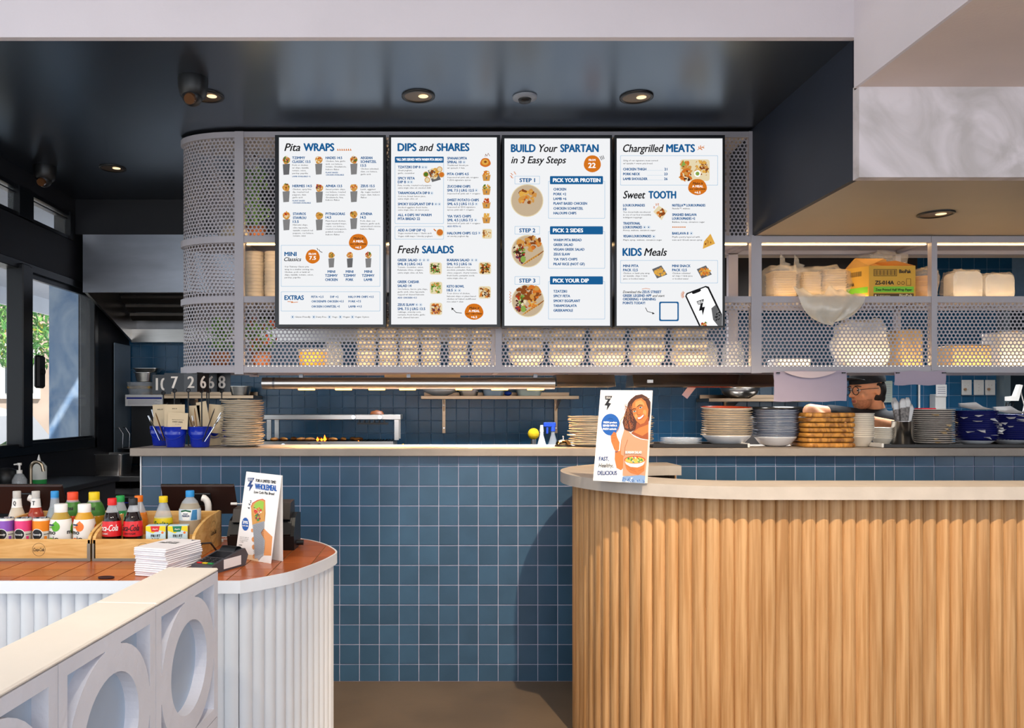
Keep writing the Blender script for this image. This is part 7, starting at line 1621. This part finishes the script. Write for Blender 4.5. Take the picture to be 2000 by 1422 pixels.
for s_ in (-1, 1): MB().ball((.17, .12*s_+.04, .045), (.14, .052, .045), 16, 10).build('shoe', m_black, ch)
bd_ = union([ell((.03, 0, -.037), (.0645, .0585, .074), HT), ell((.062, 0, -.092), (.0265, .0285, .0225), HT), ell((.05, 0, -.07), (.0425, .0445, .0375), HT)], .005, 2); bd_.materials.append(M('stubble_skin', '#b47b58', .7, 0, .3, 90))
import bmesh
bm2 = bmesh.new(); bm2.from_mesh(bd_); bmesh.ops.delete(bm2, geom=[v for v in bm2.verts if (HT.inverted() @ v.co).z > -.047 or (HT.inverted() @ v.co).x < .01], context='VERTS'); bm2.to_mesh(bd_); bm2.free(); ob('stubble', bd_, ch)
MB().ball((.0955, 0, -.053), (.005, .017, .0035), 14, 8, HT).ball((.094, 0, -.0605), (.005, .015, .004), 14, 8, HT).build('lips', M('lip_skin', '#a8574a', .5), ch)
hr = union([ell((-.045, 0, .0), (.068, .078, .085), HT), ell((-.02, .062, .02), (.03, .018, .03), HT), ell((-.02, -.062, .02), (.03, .018, .03), HT), ell((-.07, 0, -.05), (.035, .055, .045), HT)], .006, 3); hr.materials.append(M('black_hair', '#17120f', .6, 0, .3, 60, .5, 80)); ob('hair', hr, ch)
b = MB(); b.lathe([(1.0, .0), (1.0, .15), (.93, .55), (.7, .85), (.35, .98), (.001, 1.0)], 28, T=HT @ Matrix.Translation((-.012, 0, .042)) @ Matrix.Diagonal((.106, .085, .102, 1))); cpo = b.build('cap', M('black_twill', '#121216', .8, 0, .2, 30, .3, 60), ch)
vs = []; 
for k in (0, 1):
    for i in range(13): a = -PI/2+PI*i/12; vs += [(.085+.001, .075*math.sin(a)*.95, .05-.004*k), (.085+.07*math.cos(a), .078*math.sin(a), .046-.004*k+.006*math.cos(a))]
b = MB(); b.add(vs, [(2*i, 2*i+1, 2*i+3, 2*i+2) for i in range(12)]+[(26+2*i, 28+2*i, 29+2*i, 27+2*i) for i in range(12)]+[(2*i+1, 27+2*i, 29+2*i, 2*i+3) for i in range(12)], True, T=HT @ Matrix.Rotation(math.radians(-14), 4, 'Y')); b.build('brim', MATS['black_twill'], cpo)
gls = MB()
for s_ in (-1, 1):
    gls.lathe([(.024+.0022*math.cos(PI*i/4), .0022*math.sin(PI*i/4)) for i in range(9)], 24, T=HT @ Matrix.Translation((.105, .034*s_, .006)) @ Matrix.Rotation(PI/2, 4, 'Y')); gls.tube([tp3((.105, .057*s_, .012)), tp3((.05, .078*s_, .012)), tp3((-.01, .086*s_, .01))], .002, 6)
gls.tube([tp3((.106, -.011, .01)), tp3((.109, 0, .013)), tp3((.106, .011, .01))], .002, 6); gls.build('glasses', m_black, ch)
for s_ in (-1, 1):
    ey = MB().ball((.0815, .031*s_, .008), .0098, 14, 10, HT).build('eye', M('eye_white', '#e6dfd6', .3), ch); MB().ball((.0893, .032*s_, .007), .0046, 12, 8, HT).build('iris', M('dark_iris', '#1c120c', .2), ey)
    MB().tube([tp3((.090, .014*s_, .032)), tp3((.090, .034*s_, .033)), tp3((.078, .05*s_, .028))], .003, 6).build('eyebrow', MATS['black_hair'], ch)
